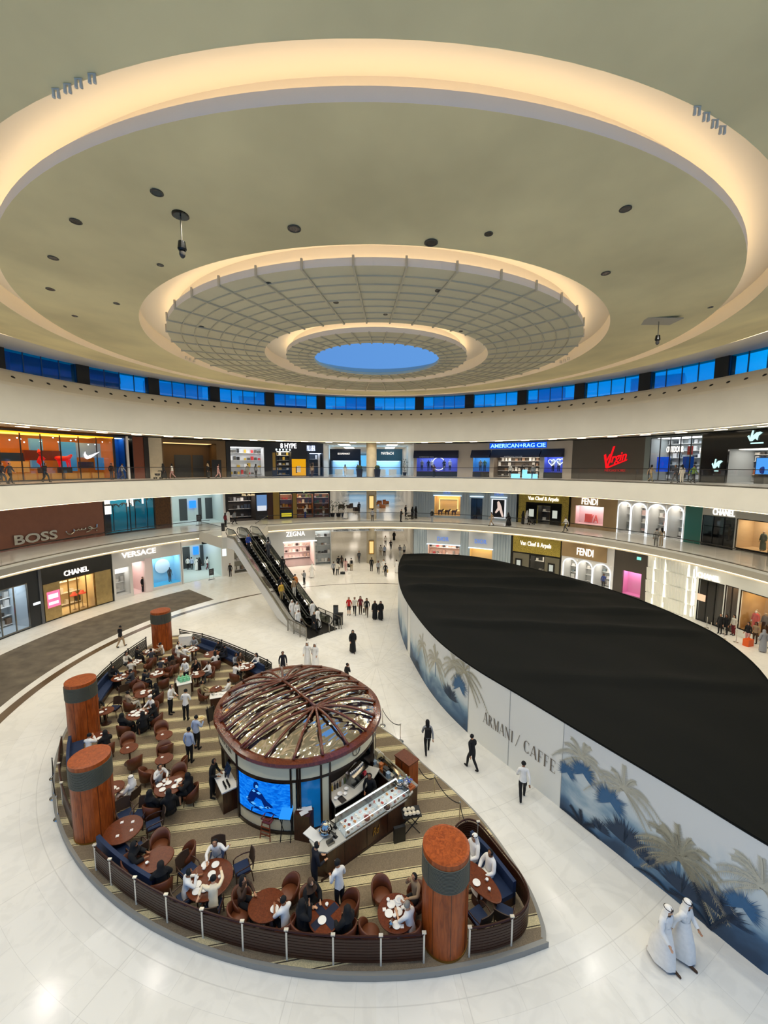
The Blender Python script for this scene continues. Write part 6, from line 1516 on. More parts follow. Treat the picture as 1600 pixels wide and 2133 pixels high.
for i in range(7):
    simple('used_crockery', 'piece of used white crockery on the folding tray stand', 'crockery', t.matrix_basis @ Vector((-.22 + .15 * (i % 4), -.12 + .2 * (i // 4), .751)), lambda q: q.lathe([(.06, 0), (.09, .04), (.06, .09), (0, .05)], 10), mat('crockery_cream', '#d8cdb4', .4), 0, 'used crockery on the tray stand')
t = thing('folded_stand', 'folded black stand leaning by the dark base of the cake counter', 'stand', at(832, 1752, PT), .3); q = MB(); q.box(-.22, .22, -.06, .06, 0, .6); q.build('frame', DARK, t, local=True)
# ------------------------------------------------------------------ people
def chain(pose):
    """joint positions of a pose (person faces +y); returns nodes {name: (pos, rx, ry, parent)}"""
    P = POSES[pose]; N = {}
    def n(k, p, r, par, r2=None): N[k] = (Vector(p), r, r2 or r, par)
    pel = Vector(P['pelvis']); lean = P.get('lean', 0.0); L_ = lambda z, y=0.0: pel + Vector((0, y + z * sin(lean), z * cos(lean)))
    n('pelvis', pel, .135, None, .105); n('waist', L_(.20), .122, 'pelvis', .095); n('chest', L_(.38, .01), .145, 'waist', .105); n('upper', L_(.49), .10, 'chest', .075)
    n('neck', L_(.575, .01), .05, 'upper'); hd = L_(.66, .03)
    n('jaw', hd, .062, 'neck', .07); n('skull', hd + Vector((0, .0, .085)), .078, 'jaw', .094); n('crown', hd + Vector((0, -.012, .15)), .055, 'skull', .066)
    n('nose', hd + Vector((0, .105, .045)), .010, 'skull')
    for s, k in ((-1, 'l'), (1, 'r')):
        n('ear' + k, hd + Vector((s * .088, -.01, .055)), .012, 'skull', .02)
        sh = L_(.475) + Vector((s * .17, 0, 0)); n('sh' + k, sh, .055, 'upper')
        e, w = (Vector(P[q + k]) for q in ('el', 'wr')); n('el' + k, e, .041, 'sh' + k); n('wr' + k, w, .028, 'el' + k, .024)
        f = (w - e).normalized(); sd = Vector((s, 0, 0)) - f * f.x * s; sd = sd.normalized() if sd.length > .1 else Vector((0, 1, 0)); up = f.cross(sd).normalized() * s
        pm = w + f * .075; n('palm' + k, pm, .036, 'wr' + k, .018)
        for i in range(4):
            o = sd * (.027 - .018 * i); l = (.058, .066, .062, .048)[i]; b = pm + f * .03 + o; n('fa%d%s' % (i, k), b + f * l * .5, .0085, 'palm' + k); n('fb%d%s' % (i, k), b + f * l * .95 - up * .018, .007, 'fa%d%s' % (i, k))
        th = w + f * .045 - sd * .036; n('ta' + k, th, .011, 'palm' + k); n('tb' + k, th + f * .04 - sd * .016, .008, 'ta' + k)
        hip = pel + Vector((s * .09, 0, -.05)); n('hip' + k, hip, .085, 'pelvis')
        kn, an = (Vector(P[q + k]) for q in ('kn', 'an')); n('mid' + k, hip.lerp(kn, .5), .078, 'hip' + k); n('kn' + k, kn, .056, 'mid' + k)
        n('calf' + k, kn.lerp(an, .35) + Vector((0, -.012, 0)), .055, 'kn' + k); n('an' + k, an, .036, 'calf' + k)
        fd = Vector(P.get('toe' + k, (0, 1, 0))).normalized(); n('heel' + k, an + Vector((0, 0, -.045)) - fd * .03, .034, 'an' + k); n('ball' + k, an + fd * .12 + Vector((0, 0, -.052 if abs(fd.z) < .2 else -.03)), .036, 'heel' + k, .026); n('toe' + k, an + fd * .19 + Vector((0, 0, -.058 if abs(fd.z) < .2 else -.03)), .027, 'ball' + k, .02)
    return N
_st = dict(pelvis=(0, 0, .93), knl=(-.095, .02, .50), knr=(.095, .02, .50), anl=(-.10, -.02, .09), anr=(.10, -.02, .09), ell=(-.235, -.03, 1.14), elr=(.235, -.03, 1.14), wrl=(-.245, .06, .89), wrr=(.245, .06, .89))
POSES = {'stand': _st,
 'walk': dict(_st, pelvis=(0, 0, .91), lean=.05, knl=(-.09, .20, .51), anl=(-.09, .26, .09), knr=(.09, .02, .49), anr=(.09, -.30, .15), toer=(0, .9, -.5), elr=(.24, .08, 1.14), wrr=(.22, .26, .95), ell=(-.24, -.13, 1.14), wrl=(-.25, -.18, .89)),
 'stride': dict(_st, pelvis=(0, 0, .91), lean=.04, knr=(.09, .18, .51), anr=(.09, .24, .09), knl=(-.09, .0, .49), anl=(-.09, -.26, .14), toel=(0, .9, -.45), ell=(-.24, .06, 1.14), wrl=(-.21, .24, .96), elr=(.24, -.12, 1.14), wrr=(.25, -.16, .89)),
 'phone': dict(_st, ell=(-.22, .03, 1.15), wrl=(-.10, .24, 1.22), elr=(.235, -.03, 1.14), wrr=(.245, .05, .89)),
 'call': dict(_st, elr=(.30, .08, 1.27), wrr=(.15, .07, 1.53)),
 'serve': dict(_st, lean=.12, ell=(-.25, .08, 1.14), wrl=(-.14, .30, 1.08), elr=(.25, .08, 1.14), wrr=(.14, .30, 1.08)),
 'tray': dict(_st, elr=(.27, .05, 1.18), wrr=(.22, .24, 1.36)),
 'sit': dict(pelvis=(0, -.05, .53), lean=.14, knl=(-.13, .38, .52), knr=(.13, .38, .52), anl=(-.13, .36, .09), anr=(.13, .40, .09), ell=(-.25, .16, .80), elr=(.25, .16, .80), wrl=(-.12, .38, .80), wrr=(.14, .38, .80)),
 'lounge': dict(pelvis=(0, -.04, .53), lean=-.12, knl=(-.16, .38, .53), knr=(.14, .38, .54), anl=(-.15, .46, .09), anr=(.14, .50, .09), ell=(-.27, .02, .78), elr=(.27, .02, .78), wrl=(-.16, .24, .70), wrr=(.16, .24, .70)),
 'eat': dict(pelvis=(0, -.05, .53), lean=.20, knl=(-.12, .38, .52), knr=(.13, .38, .52), anl=(-.13, .34, .09), anr=(.13, .38, .09), ell=(-.26, .18, .82), elr=(.26, .18, .84), wrl=(-.13, .40, .80), wrr=(.07, .30, 1.06)),
 'sitphone': dict(pelvis=(0, -.05, .53), lean=.05, knl=(-.12, .38, .52), knr=(.13, .38, .52), anl=(-.13, .36, .09), anr=(.13, .40, .09), ell=(-.25, .10, .82), elr=(.24, .14, .90), wrl=(-.12, .32, .80), wrr=(.09, .20, 1.16)),
 'reach': dict(pelvis=(0, -.02, .53), lean=.30, knl=(-.12, .38, .52), knr=(.13, .38, .52), anl=(-.13, .36, .09), anr=(.13, .38, .09), ell=(-.34, .30, .95), elr=(.24, .38, .98), wrl=(-.40, .08, .86), wrr=(.16, .64, .96))}
BONE = [('pelvis', 'waist', 'pelvis'), ('waist', 'chest', 'torso'), ('chest', 'upper', 'torso'), ('upper', 'neck', 'collar'), ('neck', 'jaw', 'neck'), ('jaw', 'skull', 'head'), ('skull', 'crown', 'head')]
for k in 'lr': BONE += [('upper', 'sh' + k, 'torso'), ('sh' + k, 'el' + k, 'uarm'), ('el' + k, 'wr' + k, 'farm'), ('wr' + k, 'palm' + k, 'hand'), ('palm' + k, 'fb1' + k, 'hand'), ('pelvis', 'hip' + k, 'pelvis'), ('hip' + k, 'kn' + k, 'thigh'), ('kn' + k, 'an' + k, 'shin'), ('an' + k, 'ball' + k, 'foot'), ('ball' + k, 'toe' + k, 'foot')]
SKINS = [mat('skin_%d' % i, c, .55) for i, c in enumerate(('#c08a64', '#9a6644', '#d3a17c', '#6f4630'))]
FACE_DK = mat('face_dark', '#2a1712', .4); LIP = mat('lip', '#8f4a40', .5); EYEW = mat('eye_white', '#e8e2da', .3)
_body = {}
def body(pose):
    if pose in _body: return _body[pose]
    N = chain(pose); names = list(N); ix = {k: i for i, k in enumerate(names)}
    me = bpy.data.meshes.new('b'); me.from_pydata([N[k][0] for k in names], [(ix[k], ix[N[k][3]]) for k in names if N[k][3]], [])
    bm = bmesh.new(); bm.from_mesh(me); lay = bm.verts.layers.skin.verify(); bm.verts.ensure_lookup_table()
    for i, k in enumerate(names): bm.verts[i][lay].radius = (N[k][1], N[k][2]); bm.verts[i][lay].use_root = (k == 'pelvis')
    bm.to_mesh(me); bm.free()
    o = bpy.data.objects.new('b', me); COL.objects.link(o); o.modifiers.new('s', 'SKIN').use_smooth_shade = True; sd = o.modifiers.new('u', 'SUBSURF'); sd.levels = 1
    dg = bpy.context.evaluated_depsgraph_get(); dg.update()
    ev = bpy.data.meshes.new_from_object(o.evaluated_get(dg)); bpy.data.objects.remove(o); bpy.data.meshes.remove(me)
    vs = [v.co.copy() for v in ev.vertices]; ns = [v.normal.copy() for v in ev.vertices]; fs = [list(p.vertices) for p in ev.polygons]; bpy.data.meshes.remove(ev)
    reg = []
    for f in fs:
        c = sum((vs[i] for i in f), Vector()) / len(f); best = None
        for a, b, r in BONE:
            A, B = N[a][0], N[b][0]; ab = B - A; t = max(0, min(1, (c - A).dot(ab) / ab.length_squared)); d = (A + ab * t - c).length - (N[a][1] + (N[b][1] - N[a][1]) * t) * .85
            if best is None or d < best[0]: best = (d, r)
        reg.append(best[1])
    _body[pose] = (N, vs, ns, fs, reg); return _body[pose]
_gm = {}
def garment(pose, kind):
    key = (pose, kind)
    if key in _gm: return _gm[key]
    N, vs, ns, fs, reg = body(pose); hd = N['jaw'][0]; hip = N['pelvis'][0]; sitp = hip.z < .7
    m = MB()
    def shell(test, inf):
        use = {}; o = []
        for f, r in zip(fs, reg):
            c = sum((vs[i] for i in f), Vector()) / len(f)
            if test(r, c):
                q = []
                for i in f:
                    if i not in use: use[i] = len(o); o.append(vs[i] + ns[i] * inf)
                    q.append(use[i])
                m.f.append([x + 0 for x in q]); m.m.append(0)
        m.v += o
    tor = ('torso', 'uarm', 'collar')
    if kind == 'skin':
        m.v = [v for v in vs]; m.f = [f for f in fs]; m.m = [0] * len(fs)
        for s in (-1, 1):
            c = hd + Vector((s * .032, .083, .075)); m.ball(c, .013, .009, .009, 6, 4, 2); m.ball(c + Vector((0, .006, 0)), .007, .006, .007, 6, 4, 1); m.box(c.x - .018, c.x + .018, c.y - .002, c.y + .008, c.z + .016, c.z + .022, 1)
        m.box(-.022, .022, hd.y + .066, hd.y + .078, hd.z + .004, hd.z + .013, 3)
        me = m.mesh('body', [SKINS[0], FACE_DK, EYEW, LIP], True)
    elif kind == 'shirt': shell(lambda r, c: r in tor or r == 'farm' or (r == 'pelvis' and (c - hip).z > -.03), .014); me = m.mesh('shirt', WHITEW, True)
    elif kind == 'tee': shell(lambda r, c: r in tor or (r == 'pelvis' and (c - hip).z > -.03), .016); me = m.mesh('shirt', WHITEW, True)
    elif kind == 'trousers': shell(lambda r, c: r in ('thigh', 'shin') or (r == 'pelvis' and (c - hip).z < .08), .012); me = m.mesh('trousers', WHITEW, True)
    elif kind == 'shorts': shell(lambda r, c: r == 'thigh' or (r == 'pelvis' and (c - hip).z < .08), .014); me = m.mesh('shorts', WHITEW, True)
    elif kind == 'shoes': shell(lambda r, c: r == 'foot', .008); me = m.mesh('shoes', WHITEW, True)
    elif kind == 'hair': shell(lambda r, c: r == 'head' and (c.z > hd.z + .135 or (c.y < hd.y + .035 and c.z > hd.z + .0)) , .014); me = m.mesh('hair', WHITEW, True)
    elif kind in ('robe', 'gown'):
        shell(lambda r, c: r in tor or r in ('farm', 'pelvis'), .028 if kind == 'robe' else .04)
        if not sitp:
            st = abs(N['anl'][0].y - N['anr'][0].y); yc = (N['anl'][0].y + N['anr'][0].y) / 2
            R_ = [(1.14, .165, .135, 0), (1.0, .18, .15, 0), (.8, .205, .165 + st * .10, .1), (.5, .225, .18 + st * .24, .5), (.25, .235, .19 + st * .27, .8), (.09, .24, .20 + st * .27, 1)]
            n = 22
            for z, rx, ry, w in R_:
                for i in range(n):
                    t = 2 * pi * i / n; k = 1 + .05 * w * cos(7 * t); m.v.append(Vector((rx * k * cos(t), yc * w + ry * k * sin(t), z)))
            b = len(m.v) - n * len(R_)
            for j in range(len(R_) - 1):
                for i in range(n): m.f.append([b + j * n + i, b + (j + 1) * n + i, b + (j + 1) * n + (i + 1) % n, b + j * n + (i + 1) % n]); m.m.append(0)
        else:
            R_ = [((-.08, .66), (0, -1), .19, .15), ((-.02, .54), (.5, -.8), .20, .16), ((.14, .535), (1, -.1), .215, .13), ((.34, .535), (1, -.1), .22, .115), ((.44, .49), (.6, -.8), .225, .11), ((.46, .34), (0, -1), .23, .11), ((.45, .18), (0, -1), .235, .12), ((.46, .07), (0, -1), .25, .13)]
            n = 18; b = len(m.v)
            for (y, z), (dy, dz), rx, rn in R_:
                l = hypot(dy, dz); ny, nz = -dz / l, dy / l
                for i in range(n):
                    t = 2 * pi * i / n; m.v.append(Vector((rx * cos(t), y + ny * rn * sin(t), z + nz * rn * sin(t))))
            for j in range(len(R_) - 1):
                for i in range(n): m.f.append([b + j * n + i, b + (j + 1) * n + i, b + (j + 1) * n + (i + 1) % n, b + j * n + (i + 1) % n]); m.m.append(0)
        me = m.mesh('robe', WHITEW, True)
    elif kind in ('scarf', 'long_hair', 'hijab'):
        n = 20; c = hd + Vector((0, -.005, .075)); rows = []; inf = .018 if kind != 'long_hair' else .012
        op = 62 if kind != 'long_hair' else 70
        for j in range(5):
            ph = pi / 2 * j / 4
            rows.append([(Vector((sin(ph) * (.088 + inf) * sin(t), sin(ph) * (.102 + inf) * -cos(t), cos(ph) * (.10 + inf))) + c) for t in [rad(op) * -1 + pi + (i / (n - 1) - .5) * 0 for i in range(n)]])
        rows = []
        for j in range(5):
            ph = pi / 2 * j / 4; row = []
            for i in range(n):
                t = rad(-180 + op * (j / 4) ** 2) + rad(360 - 2 * op * (j / 4) ** 2) * i / (n - 1)      # t = 0 at the back
                row.append(c + Vector((sin(ph) * (.088 + inf) * sin(t), -sin(ph) * (.102 + inf) * cos(t), cos(ph) * (.098 + inf))))
            rows.append(row)
        drop = {'scarf': ((.08, 1.02), (.16, 1.25), (.26, 1.75), (.36, 1.85)), 'long_hair': ((.08, 1.0), (.16, 1.0), (.26, 1.05), (.36, .9)), 'hijab': ((.06, .98), (.12, 1.0), (.19, 1.5), (.26, 2.0))}[kind]
        for dz, sc in drop:
            row = []; o2 = op if kind != 'hijab' else op * max(.02, 1 - dz / .1)
            for i in range(n):
                t = rad(-180 + o2) + rad(360 - 2 * o2) * i / (n - 1); rx = (.088 + inf) * sc; ry = (.102 + inf) * (1 + (sc - 1) * .35)
                row.append(c + Vector((rx * sin(t), -ry * cos(t) - .02 * (dz > .1), -dz)))
            rows.append(row)
        for r in rows: m.v += r
        for j in range(len(rows) - 1):
            for i in range(n - 1): m.f.append([j * n + i, (j + 1) * n + i, (j + 1) * n + i + 1, j * n + i + 1]); m.m.append(0)
        me = m.mesh({'long_hair': 'hair', 'scarf': 'headscarf', 'hijab': 'headscarf'}[kind], WHITEW, True)
    elif kind == 'agal':
        c = hd + Vector((0, -.01, .125)); m.tube([c + Vector((.093 * cos(i * pi / 8), .105 * sin(i * pi / 8), 0)) for i in range(16)], .011, 5, True); me = m.mesh('head_cord', DARK, True)
    elif kind == 'cap': m.lathe([(.098, -.02), (.1, .05), (.07, .075), (0, .08)], 14, hd + Vector((0, -.005, .12)), 0, None, 1, 1.12); me = m.mesh('cap', WHITEW, True)
    elif kind == 'handset':
        w = N['palmr'][0] if pose in ('call', 'sitphone') else N['palml'][0]; m.box(w.x - .035, w.x + .035, w.y + .01, w.y + .025, w.z - .05, w.z + .1); me = m.mesh('phone', DARK)
    elif kind == 'backpack': u = N['upper'][0]; m.box(u.x - .15, u.x + .15, u.y - .30, u.y - .12, u.z - .38, u.z + .04); me = m.mesh('backpack', DARK)
    elif kind == 'carrier':
        w = N['palmr'][0]; m.box(w.x - .02, w.x + .10, w.y - .16, w.y + .16, w.z - .42, w.z - .08); m.tube([w + Vector((.04, -.1, -.08)), w + Vector((0, 0, .02)), w + Vector((.04, .1, -.08))], .01, 4); me = m.mesh('shopping_bag', DARK)
    _gm[key] = me; return me
CLOTH = {'wh': '#ece9e2', 'of': '#d9d2c2', 'bk': '#0b0b0d', 'nv': '#10131f', 'gy': '#8d8f92', 'dg': '#3b3c40', 'bl': '#b4c3dc', 'be': '#b6a285', 'br': '#4a3423', 'rd': '#c0201e', 'ye': '#c9a23a', 'bu': '#23408f', 'pk': '#c99a94', 'kh': '#8a7a55', 'gn': '#5f7a3a', 'st': '#8e8a80', 'or': '#c9772c', 'mr': '#6e1c24', 'tn': '#a58c6c', 'wi': '#efe0c0'}
def cl(c): return mat('cloth_' + c, CLOTH[c], .85, noise=.06, nscale=8)
def wear(o, name, me, mt):
    c = link(name, me, o, True); c.material_slots[0].link = 'OBJECT'; c.material_slots[0].material = mt; return c
_pc = [0]
def person(p, rz, pose, kit, label, sc=1.0, skin=None, group=None):
    """kit: 'm:top:bottom', 'f:top:bottom' (long hair), 'k' white robe + headscarf, 'b' white robe bare head, 'a' black gown + scarf; extras after '+'"""
    base, *ex = kit.split('+'); k, *c = base.split(':')
    t = thing('person', label, 'person', p, rz, group); t.scale = (sc, sc, sc); _pc[0] += 1
    wear(t, 'body', garment(pose, 'skin'), SKINS[_pc[0] % 3 if skin is None else skin])
    if k in 'mfc':
        top, bot = c[0], c[1]
        wear(t, 'shirt', garment(pose, 'tee' if 'tee' in ex else 'shirt'), cl(top)); wear(t, 'shorts' if 'shorts' in ex else 'trousers', garment(pose, 'shorts' if 'shorts' in ex else 'trousers'), cl(bot)); wear(t, 'shoes', garment(pose, 'shoes'), cl('bk'))
        if k == 'f': wear(t, 'hair', garment(pose, 'long_hair'), cl('bk'))
        elif 'grey' in ex: wear(t, 'hair', garment(pose, 'hair'), cl('st'))
        elif 'hijab' in ex: wear(t, 'headscarf', garment(pose, 'hijab'), cl(c[2] if len(c) > 2 else 'bk'))
        elif 'hat' in ex: wear(t, 'cap', garment(pose, 'cap'), cl('wh'))
        else: wear(t, 'hair', garment(pose, 'hair'), cl('bk'))
    else:
        col = c[0] if c else ('bk' if k == 'a' else 'wh')
        wear(t, 'robe', garment(pose, 'gown' if k == 'a' else 'robe'), cl(col)); wear(t, 'shoes', garment(pose, 'shoes'), cl('br'))
        if k == 'k': wear(t, 'headscarf', garment(pose, 'scarf'), cl('wh')); wear(t, 'head_cord', garment(pose, 'agal'), cl('bk'))
        elif k == 'b': wear(t, 'hair', garment(pose, 'hair'), cl('bk'))
        elif k == 'a': wear(t, 'headscarf', garment(pose, 'hijab'), cl(c[1] if len(c) > 1 else 'bk'))
    for e in ex:
        if e in ('handset', 'backpack', 'carrier'):
            wear(t, {'handset': 'phone', 'backpack': 'backpack', 'carrier': 'shopping_bag'}[e], garment(pose, e), cl('ye') if 'yellow' in ex and e == 'carrier' else cl('bk'))
    return t
# ------------------------------------------------------------------ cafe furniture
LEATH = mat('brown_leather', '#5e3018', .45, noise=.15, nscale=5); SEATL = mat('seat_leather', '#6b3a1e', .5); BLUEF = mat('navy_cushion', '#12284a', .75, noise=.1, nscale=8); CHAIRW = mat('chair_wood', '#3a1e10', .35); WICK = mat('back_weave', '#3d2a1b', .6)
def tub():
    t = thing('tub_chair', '', 'chair'); q = MB(); n = 18; vs = []
    for i in range(n + 1):
        a = rad(195 - 210 * i / n + 0) if False else rad(200 + 140 * 0 + (i / n) * 220 - 0)   # open towards +y
        a = rad(160 + 220 * i / n); h = .46 + .36 * sin(pi * i / n) ** .7
        for r, z in ((.25, .22), (.30, .22), (.335, h), (.29, h + .015), (.265, .44)): vs.append((r * cos(a), r * sin(a) - .02, z))
    q.add(vs, [(5 * i + k, 5 * i + (k + 1) % 5, 5 * i + 5 + (k + 1) % 5, 5 * i + 5 + k) for i in range(n) for k in range(5)] + [(4, 3, 2, 1, 0), tuple(5 * n + k for k in range(5))])
    link('shell', recalc(q.mesh('shell', LEATH, True)), t, True)
    q = MB(); q.lathe([(0, .28), (.26, .28), (.275, .32), (.275, .42), (.25, .45), (0, .46)], 20); q.build('seat', SEATL, t, smooth=True, local=True)
    for sx in (-1, 1):
        for sy in (-1, 1):
            q = MB(); q.tube([(sx * .2, sy * .2, 0), (sx * .17, sy * .17, .26)], [.015, .022], 6); q.build('leg', CHAIRW, t, local=True)
    return t
def arm():
    t = thing('armchair', '', 'chair')
    q = MB(); q.box(-.25, .25, -.24, .25, .38, .43); q.build('seat_frame', CHAIRW, t, local=True)
    q = MB(); q.box(-.235, .235, -.22, .24, .43, .48); q.build('cushion', BLUEF, t, local=True)
    q = MB(); n = 8; vs = []
    for i in range(n + 1):
        x = -.25 + .5 * i / n; y = -.27 - .05 * cos(x * 6)
        for dy, z in ((0, .46), (-.03, .46), (-.11, .88), (-.08, .88)): vs.append((x * (1 - .06 * (z > .6)), y + dy, z + (.03 * cos(x * 6) if z > .6 else 0)))
    q.add(vs, [(4 * i + k, 4 * i + (k + 1) % 4, 4 * i + 4 + (k + 1) % 4, 4 * i + 4 + k) for i in range(n) for k in range(4)] + [(3, 2, 1, 0), tuple(4 * n + k for k in range(4))]); link('backrest', recalc(q.mesh('backrest', WICK)), t, True)
    for sx in (-1, 1):
        q = MB(); q.tube([(sx * .24, -.31, .66), (sx * .28, -.1, .665), (sx * .28, .12, .65), (sx * .255, .22, .60), (sx * .245, .23, .43)], .02, 6); q.build('armrest', CHAIRW, t, local=True)
        for sy, dy in ((.22, .02), (-.25, -.06)):
            q = MB(); q.tube([(sx * .23, sy, .42), (sx * .24, sy + dy, 0)], [.022, .016], 6); q.build('leg', CHAIRW, t, local=True)
    return t
def table(r=.45, sx=1.0):
    t = thing('cafe_table', '', 'table')
    q = MB(); q.lathe([(r - .02, .70), (r, .71), (r, .735), (r - .015, .745), (0, .745)], 36, (0, 0, 0), 0, None, sx, 1); q.build('tabletop', TABLEW, t, local=True)
    q = MB(); q.lathe([(.06, .06), (.04, .2), (.045, .6), (.09, .70)], 14); q.build('pedestal', CHAIRW, t, local=True)
    q = MB(); q.lathe([(.24, 0), (.24, .03), (.1, .05), (.06, .07)], 20); q.build('base', CHAIRW, t, local=True)
    return t
_ch = {}
def chair(kind, p, rz, label):
    if kind not in _ch: _ch[kind] = o = (tub if kind == 't' else arm)(); o.location = p; o.rotation_euler = (0, 0, rz); o['label'] = label; return o
    return dup(_ch[kind], p, rz, label)
_pl = {}
def china(kind, p, label, group, rz=0):
    if kind not in _pl:
        q = MB()
        if kind == 'plate': q.lathe([(.06, 0), (.105, .012), (.125, .022), (.122, .027), (.07, .012), (0, .01)], 20); mt, cat = CHINA, 'plate'
        if kind == 'cup': q.lathe([(.022, .0), (.045, .035), (.05, .075), (.046, .075), (.03, .02), (0, .015)], 14); q.tube([(.046 + .022 * sin(i * pi / 6), 0, .02 + .045 * i / 6) for i in range(7)], .006, 5); mt, cat = CHINA, 'cup'
        if kind == 'pot': q.lathe([(.05, 0), (.075, .05), (.06, .11), (.02, .13), (.012, .15), (0, .155)], 14); q.tube([(.07, 0, .06), (.12, 0, .1)], .012, 5); q.tube([(-.07, 0, .09), (-.115, 0, .08), (-.07, 0, .03)], .01, 5); mt, cat = mat('polished_silver'), 'teapot'
        if kind == 'napkin': q.box(-.05, .05, -.05, .05, 0, .012); q.box(-.035, .035, -.04, .045, .012, .02); mt, cat = mat('napkin_white', '#efe9e2', .8), 'napkin'
        _pl[kind] = (q.mesh({'plate': 'dinner_plate', 'cup': 'tea_cup', 'pot': 'teapot', 'napkin': 'folded_napkin'}[kind], mt, kind != 'napkin'), cat)
    me, cat = _pl[kind]; o = link(me.name, me); o.location = p; o.rotation_euler = (0, 0, rz); return tag(o, label, cat, group)
WORD = {'plate': 'white dinner plate', 'cup': 'white tea cup', 'pot': 'silver teapot', 'napkin': 'folded white napkin'}
SIDE = ['far side', 'far kiosk side', 'kiosk side', 'near kiosk side', 'near side', 'near shopfront side', 'shopfront side', 'far shopfront side']
CK = {'t': 'brown tub chair', 'a': 'navy seat armchair'}
_used = set()
def uniq(lab):
    n = lab; i = 0
    alt = ['', ', set further out', ', pushed closer in', ', turned outwards', ', beside the other']
    while n in _used: i += 1; n = lab + alt[i]
    _used.add(n); return n
TABLES = []
def keep(p, m):
    """hold a seat or table inside the railing and clear of the pillars"""
    q = Vector((p.x, p.y - CY, 0))
    if q.length > 17.5 - m: q *= (17.5 - m) / q.length
    p = Vector((q.x, q.y + CY, PT))
    for (x, y), _ in PIL:
        d = Vector((p.x - x, p.y - y, 0))
        if d.length < .70 + m: p = Vector((x, y, PT)) + d.normalized() * (.70 + m)
    return p
def setup(px, py, r, desc, seats, dishes='', sx=1.0, tz=.745, rot=0):
    c = keep(at(px, py, PT + tz), r * .9)
    tkey = (round(r, 2), sx)
    if tkey not in _ch: _ch[tkey] = t = table(r, sx); t.location = c; t['label'] = uniq('round wooden cafe table: ' + desc if sx == 1 else 'long wooden cafe table: ' + desc)
    else: t = dup(_ch[tkey], c, 0, uniq('round wooden cafe table: ' + desc))
    t.rotation_euler.z = rot
    for st in seats:
        sxp, syp, ck, kit, pose, what = (list(st) + [None] * 6)[:6]
        p = at(sxp, syp, PT + (.92 if kit else .60)); p.z = PT; d = p - c; L_ = max(.02, hypot(d.x, d.y)); d = d / L_
        L_ = min(max(L_, r * (sx if abs(d.x) > .7 else 1) + .32), r * sx + .62); p = keep(c + d * L_, .36)
        rz = atan2(-d.y, -d.x) - pi / 2
        a = deg(atan2(d.x, d.y)) % 360; side = SIDE[int((a + 22.5) // 45) % 8]
        if ck in ('t', 'a'): chair(ck, p, rz + random.uniform(-.15, .15), uniq('%s on the %s of %s' % (CK[ck], side, desc)))
        if kit: person(p, rz, pose or 'sit', kit, uniq((what or 'person seated') + ' at ' + desc))
    rnd = random.Random(int(px * 7 + py)); k = 0; used = []
    for ch, n in zip(dishes[::2], dishes[1::2]):
        kind = {'p': 'plate', 'c': 'cup', 't': 'pot', 'n': 'napkin'}[ch]
        for i in range(int(n)):
            for _ in range(30):
                an = rnd.uniform(0, 2 * pi); rr_ = (r - .13) * sqrt(rnd.random()); q = (rr_ * cos(an) * sx, rr_ * sin(an)); mind = {'plate': .22, 'cup': .13, 'pot': .16, 'napkin': .14}[kind]
                if all(hypot(q[0] - u[0], q[1] - u[1]) > mind for u in used): break
            used.append(q); ca, sa = cos(rot), sin(rot)
            china(kind, c + Vector((q[0] * ca - q[1] * sa, q[0] * sa + q[1] * ca, .7455)), '%s on %s' % (WORD[kind], desc), 'crockery on ' + desc, rnd.uniform(0, 6))
    TABLES.append((c, desc)); return c
# table, seats: (pixel x, pixel y, chair kind, wardrobe, pose, description)
c = setup(257, 1727, .62, 'the table with four folded napkins', [(287, 1695, 'a'), (303, 1716, 'a'), (253, 1690, 'a'), (280, 1757, 'a')])
for dx, dy in ((-.22, .28), (.16, .30), (.32, -.05), (-.04, -.28)): china('napkin', c + Vector((dx, dy, .7455)), 'folded white napkin on the table with four folded napkins', 'napkins on the four napkin table', .4)
setup(323, 1790, .46, 'the bare table of two black robes', [(333, 1751, 't'), (362, 1784, 't'), (281, 1788, 't', 'a', 'sit', 'person in black robe and headscarf'), (323, 1828, 't', 'a', 'lounge', 'person in loose black robe near the railing')], 'c1', 1.25, rot=rad(35))
c = setup(437, 1830, .70, 'the big white diners table', [(444, 1788, 'a', 'm:wh:gy', 'reach', 'person in white sweater reaching one arm over the plates'), (372, 1862, 'a', 'm:wh:wh', 'eat', 'person in white robe leaning over food'), (424, 1886, 'a', 'm:wi:bk', 'reach', 'person in cream shirt stretching one arm over the railing'), (393, 1806, 'a'), (492, 1806, 'a')], 'p6c4n3')
c = setup(556, 1884, .50, 'the oval saucer table', [(522, 1858, 't', 'f:br:bk+handset', 'sitphone', 'person in brown dress lifting a phone'), (584, 1915, 't', 'm:wh:bk+tee', 'sit', 'person in white tee shirt with bare arms'), (602, 1848, 't'), (500, 1906, 't')], 'p1', 1.1)
c = setup(677, 1908, .48, 'the table crossed by navy runners', [(656, 1868, 't', 'a:bk:br', 'sit', 'person in black robe with brown headscarf, hands folded'), (634, 1922, 't', 'a+handset', 'sitphone', 'person in black robe holding a blue phone'), (712, 1936, 't', 'a', 'lounge', 'person in black robe with a pale scarf end'), (719, 1886, 't')], 'p1c1')
for k_, an in enumerate((45, 135)):
    q = MB(); M_ = Matrix.Translation(c + Vector((0, 0, .7455 + .003 * k_))) @ Matrix.Rotation(rad(an), 4, 'Z'); q.box(-.44, .44, -.11, .11, 0, .0025, 0, M_); tag(q.build('table_runner', mat('runner_navy', '#141c33', .85)), 'navy cloth runner %s across the wooden table' % ('over the other one' if k_ else 'lying under the other one'), 'runner')
